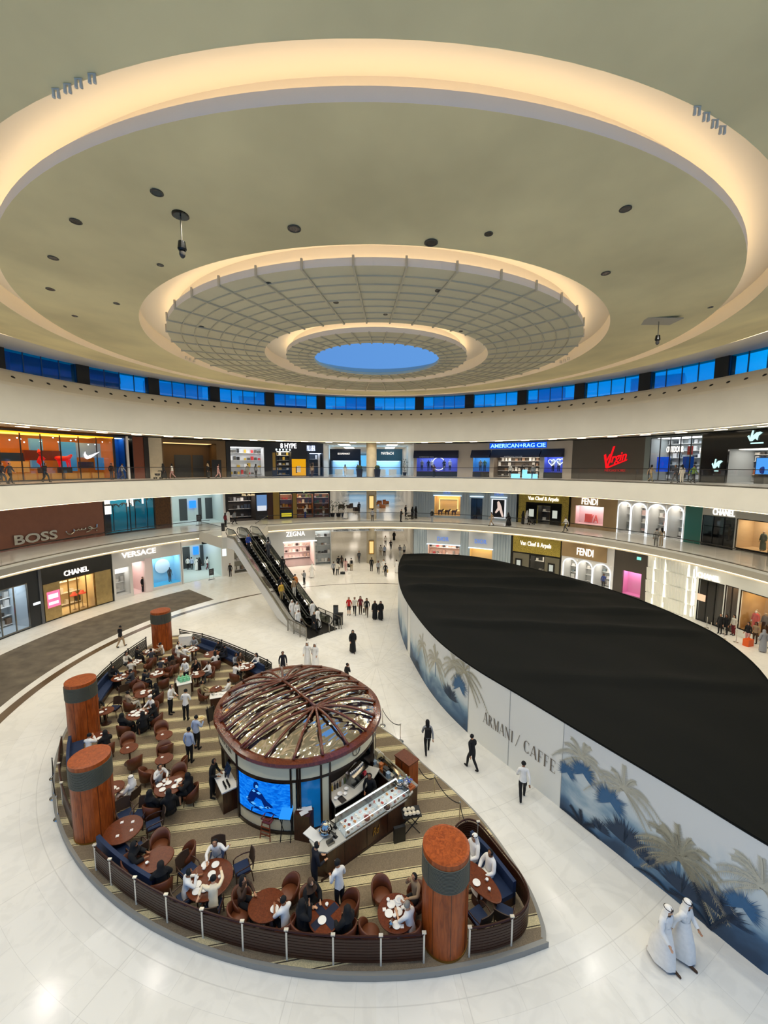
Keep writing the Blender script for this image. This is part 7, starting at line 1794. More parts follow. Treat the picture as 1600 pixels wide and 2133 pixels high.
c = setup(826, 1900, .56, 'the table crowded with white crockery', [(800, 1862, 't'), (790, 1932, 't'), (862, 1928, 't', 'm:wh:wh+grey+tee', 'eat', 'person with grey hair in white shirt'), (868, 1856, 't', 'm:tn:bk', 'sitphone', 'person in light shirt with hands to face')], 'p6c5n2t1')
simple('open_notebook', 'pale notebook with a black phone on the crowded table by the tip pillar', 'notebook', c + Vector((.1, .30, .7455)), lambda q: (q.box(-.16, .16, -.12, .12, 0, .012), q.box(-.04, .04, -.07, .07, .012, .02)), mat('notebook_pale', '#d3d6da', .6), .5)
simple('black_handbag', 'round black handbag left on the carpet by the front railing', 'bag', at(752, 1950, PT), lambda q: (q.ball((0, 0, .17), .2, .14, .17, 12, 8), q.tube([(.12 * cos(i * pi / 8), 0, .28 + .14 * sin(i * pi / 8)) for i in range(9)], .012, 5)), mat('bag_leather', '#0d0d0f', .25))
c = setup(999, 1832, .36, 'the long capsule table', [], 'p1c2', 2.3, rot=rad(124))
for px, py, kit, what in ((1017, 1800, 'b', 'person with bare black hair in white robe'), (984, 1768, 'k', 'person in white robe and white headscarf')):
    p = at(px, py, PT + .85); p.z = PT; person(p, rad(118), 'lounge', kit, uniq(what + ' on the tip bay banquette'))
for px, py, rz, w in ((997, 1908, .5, 'nearest the tip pillar'), (1050, 1902, -.5, 'nearest the curved railing')): chair('a', at(px, py, PT + .45) * 1.0 - Vector((0, 0, .45)), rz, uniq('wood armchair with navy seat in the tip bay, ' + w))
def bench(pts, label, w=.5, back=True):
    P = catmull(V2(pts), 5); t = thing('banquette', label, 'bench', (P[0].x, P[0].y, PT)); m = MB(); b = MB(); k = MB()
    def band(mb, o0, o1, z0, z1):
        vs = []
        for i, p in enumerate(P):
            d = (P[min(i + 1, len(P) - 1)] - P[max(0, i - 1)]).normalized(); n_ = Vector((-d.y, d.x))
            for o, z in ((o0, z0), (o1, z0), (o1, z1), (o0, z1)): q = p + n_ * o; vs.append((q.x, q.y, PT + z))
        n = len(P); mb.add(vs, [(4 * i + j, 4 * i + (j + 1) % 4, 4 * i + 4 + (j + 1) % 4, 4 * i + 4 + j) for i in range(n - 1) for j in range(4)] + [(3, 2, 1, 0), tuple(4 * n - 4 + j for j in range(4))])
    band(m, 0, w, .30, .46); link('seat_cushion', recalc(m.mesh('seat_cushion', BLUEF)), t); band(k, .02, w - .04, 0, .30); link('base', recalc(k.mesh('base', CHAIRW)), t)
    if back: band(b, -.1, .02, .0, .84); link('backrest', recalc(b.mesh('backrest', BLUEF)), t)
bench([(3.42, 13.22), (3.82, 12.62), (4.14, 11.95), (4.38, 11.4)], 'long navy banquette against the hairpin railing behind the capsule table', -.52)
bench([tuple(pol(-145.5 - k * 2.1, 17.3).xy) for k in range(6)], 'navy banquette along the railing beside the four napkin table', .5)
bench([tuple(pol(-121 - k * 2.5, 17.2).xy) for k in range(6)], 'navy banquette between the two round side pillars', .5)
bench([tuple(pol(-97 - k * 3.2, 17.1).xy) for k in range(5)], 'navy banquette along the black railing on the shopfront side', .5)
bench([(-13.2, 29.9), (-11.3, 28.7), (-9.6, 27.4)], 'dark navy banquette along the far straight railing', -.5)
bench([(-8.3, 26.4), (-7.3, 25.5)], 'short navy banquette at the curled end of the far railing', -.5)
setup(206, 1533, .42, 'the booth table between two pillars', [(184, 1547, '', 'm:wh:wh', 'eat', 'person in white with bent head'), (221, 1540, 't', 'a', 'sit', 'person in black robe')], 'c2p1n1')
setup(236, 1640, .40, 'the half hidden table behind a pillar', [(256, 1634, 'a', 'k', 'lounge', 'person in white robe reading a paper')], 'p1n1')
for px, py, d, S_ in ((269, 1558, 'the bare table nearest the railing', [(266, 1538, 't'), (279, 1578, 't')]), (342, 1531, 'the bare table farthest up the aisle', [(335, 1512, 't'), (345, 1552, 't')]), (342, 1580, 'the bare table mid aisle', [(342, 1558, 't'), (315, 1600, 't'), (368, 1587, 't')])): setup(px, py, .37, d, S_, 'n1')
setup(352, 1637, .55, 'the aisle table covered in white plates', [(335, 1612, 't', 'm:wh:dg', 'eat', 'person in white shirt with dark hair'), (328, 1652, 't', 'a', 'lounge', 'person in black robe'), (382, 1630, 't', 'a', 'sit', 'person in wide black robe'), (352, 1668, '', 'a', 'sit', 'person in black robe with back turned'), (372, 1608, 't')], 'p7c3')
setup(286, 1487, .52, 'the plate covered table near the pillar', [(258, 1500, 't', 'a', 'lounge', 'person in black robe'), (304, 1470, 't', 'm:wh:bk+hat', 'sit', 'person in white shirt and pale cap'), (324, 1482, 't', 'f:bk:bk', 'eat', 'person with long hair in black'), (303, 1507, '', 'a', 'sit', 'person in black robe with back turned')], 'p6c3')
setup(299, 1444, .46, 'the table of the beige shirted diner', [(274, 1450, 't', 'm:be:of', 'lounge', 'person in beige shirt and light trousers'), (322, 1438, 't', 'f:bk:bk', 'sit', 'person with long hair in black'), (287, 1430, 't')], 'p3c2')
setup(214, 1483, .40, 'the dark table behind the pillar', [(210, 1470, 'a', 'm:bk:bk', 'sit', 'person in black'), (228, 1478, 'a')], 'p1c1')
setup(250, 1411, .48, 'the table before the shopfront side banquette', [(276, 1407, 't', 'm:dg:dg', 'eat', 'person in grey jacket'), (236, 1400, '', 'a', 'sit', 'person in black robe'), (257, 1430, 'a')], 'p4c2')
setup(327, 1404, .46, 'the table of the dark jacket', [(306, 1406, 't', 'm:nv:nv', 'eat', 'person in dark jacket'), (340, 1418, 't'), (346, 1398, 't')], 'p4c3')
setup(281, 1379, .42, 'the table behind two diners in pale tops', [(272, 1388, 't', 'm:of:br', 'eat', 'person in off white shirt'), (262, 1370, '', 'f:of:bk', 'sit', 'person with long hair in pale top'), (298, 1381, 't')], 'p3c2')
setup(311, 1357, .46, 'the far table below the dark pillar', [(288, 1358, '', 'm:bk:bk', 'sit', 'person in black'), (325, 1351, '', 'm:tn:br', 'sit', 'person in tan shirt'), (338, 1349, '', 'm:wh:dg', 'eat', 'person in white shirt'), (318, 1372, 't', 'm:dg:bk', 'sit', 'person in dark grey')], 'p5c3')
setup(401, 1352, .46, 'the far table before the dark banquette', [(366, 1348, 't', 'm:wh:gy', 'eat', 'person in crisp white shirt'), (386, 1356, 't', 'm:wh:wh', 'sit', 'person in white with back turned'), (404, 1336, '', 'm:gy:dg', 'sit', 'person in grey'), (372, 1360, 't', 'm:of:dg', 'sit', 'person in cream shirt')], 'p5c3')
setup(346, 1374, .44, 'the brown coats table', [(358, 1388, 't', 'f:br:br', 'sit', 'person with long hair in brown coat'), (374, 1386, 't', 'f:br:bk', 'eat', 'person in brown top'), (334, 1384, 't', 'm:dg:dg', 'sit', 'person in dark coat with back turned')], 'c2p1')
setup(441, 1362, .52, 'the bare table at the far railing', [(455, 1348, '', 'a', 'sit', 'person in black robe'), (470, 1354, '', 'm:nv:nv', 'sit', 'person in navy'), (430, 1378, 't'), (456, 1382, 't', 'f:wh:wh', 'sit', 'person in white top with back turned')], 'p1c1')
setup(512, 1388, .56, 'the table by the curled railing', [(490, 1394, 't', 'm:wh:bk', 'eat', 'person in white shirt'), (484, 1368, '', 'f:gy:bk', 'sit', 'person in grey with long hair'), (500, 1370, '', 'f:br:br', 'sit', 'person in brown with long hair'), (523, 1378, '', 'f:wh:bk', 'sit', 'person in white with long hair')], 'p6c4')
setup(411, 1404, .46, 'the table of the white waistcoat diner', [(428, 1392, 't', 'm:wh:dg', 'sit', 'person in white waistcoat'), (408, 1384, 't', 'f:bk:bk', 'eat', 'person with long hair in black'), (398, 1412, 't')], 'p2c2')
setup(450, 1434, .34, 'the small table near the kiosk', [(436, 1430, 't', 'm:kh:be', 'lounge', 'person in khaki shirt and beige trousers'), (464, 1428, 't', 'm:wh:wh', 'lounge', 'person in white shirt with crossed legs')], 'c2')
# service cart with green wrapped bags
cp2 = at(385, 1450, PT); t = thing('service_cart', 'white topped service cart with green wrapped bags among the waiters', 'cart', cp2, .5)
q = MB(); q.box(-.35, .35, -.3, .3, 0, .9); q.build('cart_body', mat('cart_cream', '#b8ab92', .5), t, local=True); q = MB(); q.box(-.4, .4, -.35, .35, .9, .94); q.build('cart_top', CHINA, t, local=True)
q = MB(); q.box(-.36, -.34, -.31, .31, .05, .88); q.box(.34, .36, -.31, .31, .05, .88); q.build('corner_trim', DARK, t, local=True)
for i in range(6): simple('wrapped_bag', 'shiny green wrapped bag on the service cart', 'bag', t.matrix_basis @ Vector((-.25 + .1 * i, .12 * (-1) ** i + .1, .94)), lambda q: (q.lathe([(.07, 0), (.11, .08), (.09, .2), (.02, .24), (.05, .3), (0, .3)], 10)), mat('green_wrap', '#7fc79a', .3), i, 'green wrapped bags on the cart')
for i, (dx, dy) in enumerate(((-.2, .45), (.2, .5))): simple('tray_table', ['grey folded tray leaning behind the service cart', 'pale grey tray lying flat behind the service cart'][i], 'tray', t.matrix_basis @ Vector((dx, dy + .1, .8)), lambda q: q.box(-.24, .24, -.3, .3, 0, .03), mat('tray_grey', '#8b8a80', .4), .3)
q = MB(); q.box(-.5, .5, .3, 1.0, 0, .78); o = q.build('side_station', CHAIRW); o.location = cp2; o.rotation_euler = (0, 0, .5); tag(o, 'dark low side station behind the service cart', 'cabinet')
t = thing('side_station', 'dark side station with white napkins and teapots beside the kiosk ring', 'cabinet', at(456, 1478, PT), .3); q = MB(); q.box(-.4, .4, -.25, .25, 0, .85); q.build('cabinet_body', CHAIRW, t, local=True); q = MB(); q.box(-.43, .43, -.28, .28, .85, .88); q.build('cabinet_top', mat('tray_white'), t, local=True)
for i in range(4): china(['pot', 'cup', 'cup', 'plate'][i], t.matrix_basis @ Vector((-.28 + .18 * i, .05, .881)), 'tableware piece on the dark side station beside the kiosk ring', 'tableware on the kiosk side station')
t = thing('easel_stand', 'black folding easel with menus leaning near the kiosk ring', 'stand', at(441, 1512, PT), .9)
for sx in (-1, 1):
    q = MB(); q.tube([(sx * .2, -.2, 0), (sx * .16, .08, 1.15)], .02, 5); q.build('leg', DARK, t, local=True)
q = MB(); q.tube([(0, .3, 0), (0, .08, 1.1)], .02, 5); q.build('leg', DARK, t, local=True); q = MB(); q.box(-.24, .24, -.16, -.12, .3, 1.0, 0, Matrix.Rotation(rad(-13), 4, 'X')); q.build('board', mat('menu_dark', '#2a2522', .4), t, local=True)
# pram-like extras in the tip bay: side table with white crockery near the far pillar
t = thing('serving_trolley', 'white draped serving trolley below the dark pillar by the railing', 'trolley', at(388, 1345, PT), .2); q = MB(); q.box(-.45, .45, -.25, .25, .1, .8); q.build('cloth_body', CHINA, t, local=True); q = MB(); q.box(-.46, .46, -.26, .26, .8, .84); q.build('trolley_top', mat('tray_white'), t, local=True)

# ------------------------------------------------------------------ standing people
def P_(px, py, z, face, pose, kit, label, sc=1.0):
    p = at(px, py, z); p.z = z; return person(p, -rad(face), pose, kit, label, sc)
# waiters and guests standing in the cafe
for a in [(356, 1487, 95, 'serve', 'm:wh:bk', 'person in white waiter jacket and black trousers at the service cart, profile turned'), (388, 1500, 0, 'serve', 'm:wh:bk', 'person in white waiter jacket with back turned at the service cart'), (389, 1426, 190, 'serve', 'm:wh:bk+hat', 'person in white jacket and tall cap bending behind the service cart'),
          (411, 1560, 20, 'tray', 'm:bl:bk', 'person in pale blue shirt carrying a cutlery tray'), (396, 1588, 10, 'stand', 'm:bl:bk', 'person in pale blue shirt and black trousers standing behind the tray carrier'), (444, 1660, 100, 'serve', 'm:bk:bk', 'person in black uniform at the service counter beside the blue screen'),
          (655, 1858, 60, 'serve', 'm:nv:nv', 'person in dark navy suit with white collar at the cake counter'), (708, 1900, -40, 'serve', 'm:wh:bk', 'person in white chef jacket looking down at a white phone'), (772, 1690, 200, 'serve', 'm:bk:bk', 'person in black uniform behind the cake counter')]:
    P_(a[0], a[1], PT, *a[2:])
t = thing('cutlery_tray', 'cream tray with cutlery carried at shoulder height by the pale blue shirted waiter', 'tray', at(416, 1497, PT + 1.42), .3); q = MB(); q.lathe([(0, 0), (.2, 0), (.24, .03), (.23, .035), (.19, .01), (0, .01)], 18); q.build('tray_dish', mat('tray_cream', '#e3d3a2', .3), t, local=True); q = MB(); q.lathe([(.05, .012), (.09, .05), (.07, .05), (.04, .02)], 12, (.08, 0, 0)); q.lathe([(.05, .012), (.09, .05), (.07, .05), (.04, .02)], 12, (-.1, .03, 0)); q.build('bread_ring', mat('bread_ring', '#d9bf7a', .5), t, local=True)
# the marble floor
for a in [(890, 1570, 0, 'stride', 'f:gy:bk+backpack', 'person with long dark hair, grey shirt and black backpack walking'), (983, 1603, -25, 'walk', 'm:bk:bk', 'person in black jacket and black trousers striding by the hoarding'), (1088, 1666, 15, 'stride', 'm:wh:bk+handset', 'person in white shirt and black trousers walking by the shop name on the hoarding'),
          (1378, 2003, 160, 'walk', 'k', 'person in white robe and white headscarf striding, nearer the cafe', 1.06), (1418, 1990, 150, 'stride', 'k', 'person in white robe and white headscarf striding, nearer the hoarding', 1.06),
          (590, 1408, 160, 'stand', 'm:nv:nv', 'person in dark suit standing behind the kiosk dome'), (641, 1386, 185, 'walk', 'k', 'person in white robe with dark hair cord strolling beside a companion'), (657, 1389, 190, 'stride', 'k', 'person in white robe and white scarf touching his head'),
          (723, 1436, 60, 'call', 'm:bk:bk+handset', 'person in black holding a phone to the ear behind the kiosk'), (735, 1358, 170, 'walk', 'a', 'person in long black robe walking alone across open marble'),
          (727, 1281, 190, 'stand', 'm:rd:bk+tee+shorts', 'person in red shirt and black shorts'), (739, 1280, 180, 'walk', 'm:of:bk+tee', 'person in pale striped shirt beside the red shirt'), (751, 1279, 180, 'stand', 'f:mr:br+tee', 'person in dark red dress beside the striped shirt'), (764, 1283, 180, 'walk', 'f:bk:br+carrier', 'person in black top with bag on the shoulder'), (781, 1290, 185, 'stand', 'a', 'person in black robe, first of the black robed pair'), (793, 1290, 175, 'walk', 'a', 'person in black robe, second of the black robed pair near the hoarding'),
          (695, 1197, 10, 'walk', 'm:gy:bk', 'person in grey shirt at the edge of the family group'), (703, 1198, 0, 'stride', 'm:of:bk+tee', 'person in beige top among the family group'), (705, 1184, 20, 'stand', 'm:bk:bk', 'person in black standing at the back of the family group'), (712, 1183, 0, 'stand', 'f:br:bk', 'person in dark brown in the family group'), (720, 1190, 0, 'walk', 'f:pk:pk', 'person in dusty pink in the family group'), (732, 1189, -10, 'stand', 'm:of:kh+backpack', 'person in cream shirt with a dark backpack by the stroller'),
          (774, 1190, 10, 'stand', 'm:bk:bk', 'person in wide black clothes standing before the round column', 1.08), (788, 1195, 180, 'walk', 'f:gy:bk', 'person in grey top walking with hands together'), (799, 1192, 170, 'stand', 'f:wh:wh', 'person in white behind the yellow bag carrier'), (803, 1201, 5, 'walk', 'm:bk:bk+carrier+yellow', 'person in black carrying a yellow bag'), (826, 1193, 0, 'stand', 'b', 'person in white robe beside the hoarding tip'),
          (748, 1172, 180, 'walk', 'm:dg:dg', 'person in dark grey walking alone below the hall header'), (801, 1159, 0, 'walk', 'm:bl:bk', 'person in pale blue in the hall'), (793, 1158, 0, 'stand', 'm:of:be', 'person in cream clothes in the hall'), (814, 1146, 180, 'stride', 'm:bk:bk', 'person in black striding in the hall'), (833, 1158, 0, 'stand', 'm:gy:wh+tee', 'person in grey and white in the hall'), (842, 1157, 0, 'stand', 'm:wh:bk+shorts', 'person in white shirt and dark shorts in the hall'), (803, 1136, 180, 'walk', 'f:wh:dg', 'person in white deep in the hall'), (821, 1126, 180, 'stand', 'a', 'person in black robe deepest in the hall'),
          (650, 1203, 30, 'walk', 'k', 'person in white robe walking by the escalator'), (634, 1218, -60, 'phone', 'm:gy:bk+handset', 'person in grey shirt looking at a phone beside the escalator'),
          (252, 1348, 20, 'stride', 'm:bk:tn', 'person in black jacket and tan trousers walking by the carpet'), (480, 1201, 180, 'stand', 'm:bk:bk', 'person in black standing guard by the glass showcase'), (464, 1193, 60, 'walk', 'f:wi:wi+tee+shorts', 'person in pale yellow clothes by the lobby wall'), (392, 1187, 0, 'stand', 'm:wh:bk', 'person in white shirt at the lift lobby edge'), (400, 1187, 0, 'stand', 'm:bl:bk', 'person in pale shirt waiting for the lifts'), (411, 1188, 20, 'walk', 'b', 'person in white robe waiting for the lifts'), (416, 1188, 0, 'stand', 'a', 'person in black robe waiting for the lifts'), (432, 1186, 20, 'walk', 'f:wh:mr', 'person in white top and dark red trousers at the lobby'), (298, 1233, 90, 'stand', 'm:bk:bk', 'person in black suit at the open door of the white boutique'),
          (1499, 1320, 250, 'stand', 'm:bk:bk', 'person in black guarding the black glass doors'), (1511, 1322, 260, 'stand', 'f:bk:bk', 'person with long hair in black waiting in the queue'), (1527, 1323, 270, 'stand', 'f:of:mr', 'person in pale jacket and dark red skirt in the queue'), (1556, 1340, 260, 'stand', 'f:bk:pk', 'person in dark top beside the orange bag'), (1572, 1340, 250, 'stand', 'f:tn:br', 'person in tan top behind the orange bag'), (1588, 1358, 20, 'stand', 'a:gy:gy', 'person in long grey coat behind the orange bag'), (1605, 1352, 20, 'stand', 'm:bk:bk', 'person in black at the end of the queue'),
          (1256, 1226, 200, 'phone', 'f:bu:nv', 'person in bright blue jacket before the glowing arches')]:
    P_(a[0], a[1], 0.0, *a[2:])
# riders on the escalators
for s_, ln, face, pose, kit, lab in [(.9, -.35, 135, 'walk', 'm:bk:nv+carrier', 'person in black with a white bag stepping off the escalator'), (1.3, .35, -45, 'walk', 'b', 'person in white robe walking onto the escalator'), (2.2, -1.05, 135, 'stand', 'k', 'person in white robe and headscarf at the escalator foot'), (2.9, -.7, 135, 'stand', 'k', 'person in white robe on the lowest steps, middle of three'), (3.2, -1.0, 135, 'stand', 'k', 'person in white robe on the lowest steps, behind the others'), (2.6, .7, -45, 'stand', 'b', 'person in white robe riding up with hand on the rail'), (5.2, -.85, 135, 'stand', 'f:ye:kh', 'person in mustard top riding down'), (5.8, -.6, 135, 'stand', 'f:bk:bk', 'person in black riding down behind the mustard top'), (5.3, .55, -45, 'stand', 'm:tn:of', 'person in tan shirt and light trousers riding up'), (5.7, .95, -45, 'stand', 'm:or:bk', 'person in orange shirt riding up beside the tan shirt'), (10.2, .7, -45, 'stand', 'm:dg:dg', 'person in dark grey half way up the escalator'), (10.7, 1.0, -45, 'stand', 'f:gy:dg', 'person in grey half way up, behind the dark one'), (8.0, 1.0, -45, 'stand', 'm:bk:bk', 'person in black leaning on the outer rail'), (11.4, -.8, 135, 'stand', 'm:bu:nv', 'person in blue near the top riding down')]:
    p = espot(s_, ln, ez(s_ + .2) + .02); person(p, -rad(face), pose, kit, lab)
# galleries
for a in [(776, 1086, 0, 'stand', 'm:gy:dg', 'person in grey shirt at the lower gallery rail'), (835, 1087, 120, 'serve', 'm:bk:bk', 'person in black leaning at the lower gallery rail'), (845, 1076, 60, 'stand', 'm:bk:bk', 'person in black behind the leaning one'), (859, 1081, 60, 'stand', 'a', 'person in black robe pushing a stroller past the finned store'), (866, 1080, 60, 'stand', 'a', 'person in black robe beside the stroller pusher'), (900, 1088, 30, 'stand', 'm:bk:gy+grey', 'person in dark top bending at the rail before the gold window'), (974, 1079, 300, 'walk', 'f:wh:wh', 'person in white dress before the dark doorway'), (1024, 1095, 270, 'walk', 'f:tn:tn', 'person in tan dress walking on the lower gallery'), (1059, 1096, 270, 'walk', 'a', 'person in black robe walking by the black poster'), (1089, 1092, 80, 'stand', 'a', 'person in black robe beside the stroller at the jewellery store'), (1096, 1091, 80, 'serve', 'k', 'person in white robe pushing the stroller at the jewellery store'), (1178, 1107, 270, 'walk', 'm:wh:dg', 'person in white shirt striding at the tan boutique'), (1366, 1138, 30, 'walk', 'm:st:st', 'person in grey before the third glowing arch'), (1377, 1137, 20, 'stand', 'f:be:be', 'person in beige beside the grey one at the arches'),
          (636, 1079, 40, 'stand', 'f:wh:bu', 'person in white jacket before the delicatessen'), (674, 1076, 40, 'stand', 'm:tn:wh', 'person in tan sitting by the delicatessen plants'), (720, 1080, 60, 'walk', 'k', 'person in white robe at the mouth of the lower gallery hall'), (748, 1068, 180, 'stand', 'm:dg:dg', 'person in dark grey in the lower gallery hall'), (470, 1098, 30, 'stand', 'f:mr:bk', 'person in dark red at the escalator head'), (476, 1090, 20, 'stand', 'b', 'person in white robe at the escalator head'), (488, 1092, 60, 'walk', 'm:gy:bk', 'person in grey stepping away from the escalator head'), (493, 1075, 0, 'stand', 'm:dg:dg', 'person in dark clothes before the menswear store')]:
    P_(a[0], a[1], 6.466, *a[2:])
def gal(px, r, face, pose, kit, lab):
    p = pol(wa(px, r, 13.3), r, 12.465); person(p, -rad(face), pose, kit, lab)
for a in [(4, 31, 90, 'walk', 'm:nv:dg', 'person in blue dark clothes before the sports store, first of two'), (20, 31, 90, 'stride', 'm:dg:bk', 'person in dark clothes before the sports store, second of two'), (94, 31.5, 90, 'walk', 'm:bk:bk', 'person in black striding before the sports store'), (232, 33, 0, 'stand', 'm:bk:dg', 'person in black at the blue doorway'), (254, 33, 30, 'walk', 'm:gy:dg', 'person in grey at the blue doorway'), (341, 31.5, 270, 'walk', 'a', 'person in black robe with a stroller on the upper gallery'), (359, 32.5, 270, 'walk', 'f:wh:pk', 'person in white top and pink skirt before the brown passage'), (433, 31, 90, 'stand', 'a:bk:tn', 'person in black skirt with tan scarf before the brown passage'), (454, 31, 90, 'walk', 'f:pk:pk', 'person in dusty pink dress before the brown passage'), (516, 32, 0, 'stand', 'm:st:st', 'person in grey at the street fashion store'), (533, 31.5, 20, 'stand', 'f:gy:dg', 'person in grey dress at the street fashion store'), (650, 32, 0, 'stand', 'f:tn:br', 'person in brown at the blue lettered store'), (719, 33, 0, 'walk', 'f:of:of', 'person in cream at the mouth of the upper hall'), (745, 40, 0, 'stand', 'm:bu:bk', 'person in blue cap behind the column'), (904, 31.5, 0, 'stand', 'm:br:bk', 'person in brown looking in the awning window'), (1110, 33, 0, 'stand', 'm:gy:dg', 'person in grey at the door of the denim store'), (1356, 32, 90, 'walk', 'f:tn:kh', 'person in tan walking at the glass music store'), (1408, 31, 270, 'stride', 'm:dg:dg', 'person in dark clothes striding at the glass music store'), (1421, 32.5, 0, 'stand', 'f:of:of', 'person in cream behind the striding one'), (1444, 31, 90, 'walk', 'm:gn:bk', 'person in bright green jacket at the black pier')]: gal(*a)
# mannequins
def mannequin(p, rz, colr, label, gown=None):
    t = thing('mannequin', label, 'mannequin', p, rz); mm = mat('mannequin_' + colr, CLOTH.get(colr, '#d9d4cc'), .4); wear(t, 'body', garment('stand', 'skin'), mm)
    if gown: wear(t, 'robe', garment('stand', 'robe'), mat('gown_' + gown[1:], gown, .6))
    else: wear(t, 'shirt', garment('stand', 'tee'), mat('mannequin_shirt_' + colr, CLOTH.get(colr, '#d9d4cc'), .7)); wear(t, 'trousers', garment('stand', 'trousers'), cl('dg'))
def win(wr, f_, d, z=None): return pol(wr[0] + (wr[1] - wr[0]) * f_, wr[4] + d, wr[2] + .02)
for f_, d, c, g, lab in ((.10, 1.0, 'tn', None, 'mannequin in brown at the queue end of the tan window'), (.15, .6, 'wh', '#d81f1f', 'mannequin in bright red skirt in the tan window'), (.27, .8, 'tn', '#3a2418', 'mannequin in dark dress beside the palm prop')): mannequin(win(GW, f_, d), pi + rad(-76), c, lab, g)
for f_, d, g, lab in ((.30, .7, '#4a5a48', 'mannequin in grey green gown in the beige window'), (.52, .8, '#a04a30', 'mannequin in rust gown in the beige window'), (.62, 1.0, '#8d6a4a', 'mannequin in bronze gown in the beige window')): mannequin(win(LW, f_, d), pi + rad(-78), 'tn', lab, g)
for f_, c, lab in ((.12, 'st', 'first mannequin along the ring lit window'), (.28, 'bk', 'second mannequin along the ring lit window'), (.36, 'wh', 'third mannequin along the ring lit window'), (.66, 'bk', 'fourth mannequin along the ring lit window'), (.8, 'wh', 'fifth mannequin along the ring lit window')): mannequin(win(W1, f_, .6), pi - rad(10), c, lab)
for f_, c, lab in ((.4, 'tn', 'mannequin in tan in the small blue awning window'), (.65, 'gn', 'mannequin in green in the small blue awning window')): mannequin(win(W2, f_, .5), pi - rad(20), c, lab)
for f_, c, lab in ((.35, 'wh', 'mannequin in white in the doorway of the denim store'), (.6, 'bk', 'mannequin in black in the doorway of the denim store'), (.85, 'st', 'mannequin in grey in the doorway of the denim store')): mannequin(win(W3, f_, .5), pi - rad(25), c, lab)
for f_, lab in ((.4, 'pale mannequin under the larger light heart'), (.7, 'pale mannequin under the smaller light heart')): mannequin(win(W4, f_, .5), pi - rad(40), 'wh', lab)
mannequin(pol(wa(354, 31.6, 1.5), 31.7, .32), pi + rad(60), 'dg', 'dark mannequin in the cyan window before the white disc')
# strollers, luggage, boards
def stroller(p, rz, label):
    t = thing('stroller', label, 'stroller', p, rz); q = MB(); q.lathe([(0, 0), (.2, .05), (.25, .25), (.22, .27), (0, .1)], 12, (0, .05, .35), 0, None, 1, 1.3); q.build('seat_shell', DARK, t, smooth=True, local=True)
    q = MB(); q.add([(-.22, -.25 + .25 * cos(pi * k / 8 * .6 + .8), .6 + .35 * sin(pi * k / 8 * .6 + .8)) for k in range(9)] + [(.22, -.25 + .25 * cos(pi * k / 8 * .6 + .8), .6 + .35 * sin(pi * k / 8 * .6 + .8)) for k in range(9)], [(k, k + 1, 10 + k, 9 + k) for k in range(8)]); q.build('hood', DARK, t, local=True)
    q = MB()
    for sx in (-1, 1): q.tube([(sx * .22, -.5, 1.0), (sx * .2, .3, .12)], .018, 5); q.tube([(sx * .2, -.32, .1), (sx * .2, .05, .5)], .018, 5)
    q.tube([(-.22, -.5, 1.0), (.22, -.5, 1.0)], .02, 5); q.build('frame', STEEL, t, local=True)
    for sx in (-1, 1):
        for y in (.32, -.34):
            q = MB(); q.lathe([(.03, -.02), (.1, -.02), (.1, .02), (.03, .02)], 12, M=Matrix.Translation((sx * .22, y, .1)) @ Matrix.Rotation(pi / 2, 4, 'Y')); q.build('wheel', BLACKG, t, local=True)
stroller(at(727, 1187, 0), 0, 'dark stroller in the middle of the family group'); stroller(at(852, 1082, 6.466), -rad(60), 'dark stroller pushed past the finned store'); stroller(at(1106, 1093, 6.466), -rad(80), 'grey stroller pushed by the white robed man at the jewellery store'); stroller(pol(wa(329, 31.5, 13), 31.5, 12.466), -rad(270), 'dark stroller on the upper gallery by the beige pier')
simple('duffel_bag', 'black duffel bag on the marble before the family group', 'bag', at(714, 1196, 0), lambda q: (q.tube([(-.3, 0, .17), (.3, 0, .17)], [.16, .17], 10), q.tube([(-.12, 0, .3), (0, 0, .42), (.12, 0, .3)], .015, 5)), DARK)
t = thing('orange_bag', 'bright orange boxy carry bag standing in the boutique queue', 'bag', at(1558, 1345, 0), .3); q = MB(); q.box(-.32, .32, -.2, .2, 0, .55); q.build('bag_body', mat('orange_leather', '#d9560f', .45), t, local=True); q = MB(); q.tube([(.12 * cos(i * pi / 8), 0, .55 + .14 * sin(i * pi / 8)) for i in range(9)], .015, 5); q.build('bag_handle', mat('orange_leather'), t, local=True)
def board(p, rz, label):
    t = thing('notice_board', label, 'sign', p, rz); q = MB(); q.box(-.3, .3, -.02, .02, .55, 1.35); q.build('board', mat('board_dark', '#23262a', .4), t, local=True)
    for sx in (-1, 1):
        q = MB(); q.tube([(sx * .27, 0, 0), (sx * .27, 0, 1.35)], .015, 5); q.build('leg', STEEL, t, local=True)
    q = MB(); q.box(-.4, .4, -.12, .12, 0, .02); q.build('foot_plate', DARK, t, local=True); q = MB()
    for k in range(4): q.box(-.22, .22 - .06 * (k % 2), -.024, -.02, .75 + .13 * k, .78 + .13 * k)
    q.build('board_lines', mat('board_text', '#8d9094', .5), t, local=True)
board(at(441, 1207, 0), -rad(-48), 'dark standing notice board before the ground floor lift lobby'); board(at(415, 1094, 6.466), -rad(-44), 'dark standing notice board before the upper lift lobby')
simple('sand_bin', 'small black bin on the lower gallery by the escalator bridge', 'bin', at(465, 1106, 6.466), lambda q: (q.box(-.16, .16, -.16, .16, 0, .85), q.box(-.18, .18, -.18, .18, .85, .9)), DARK)
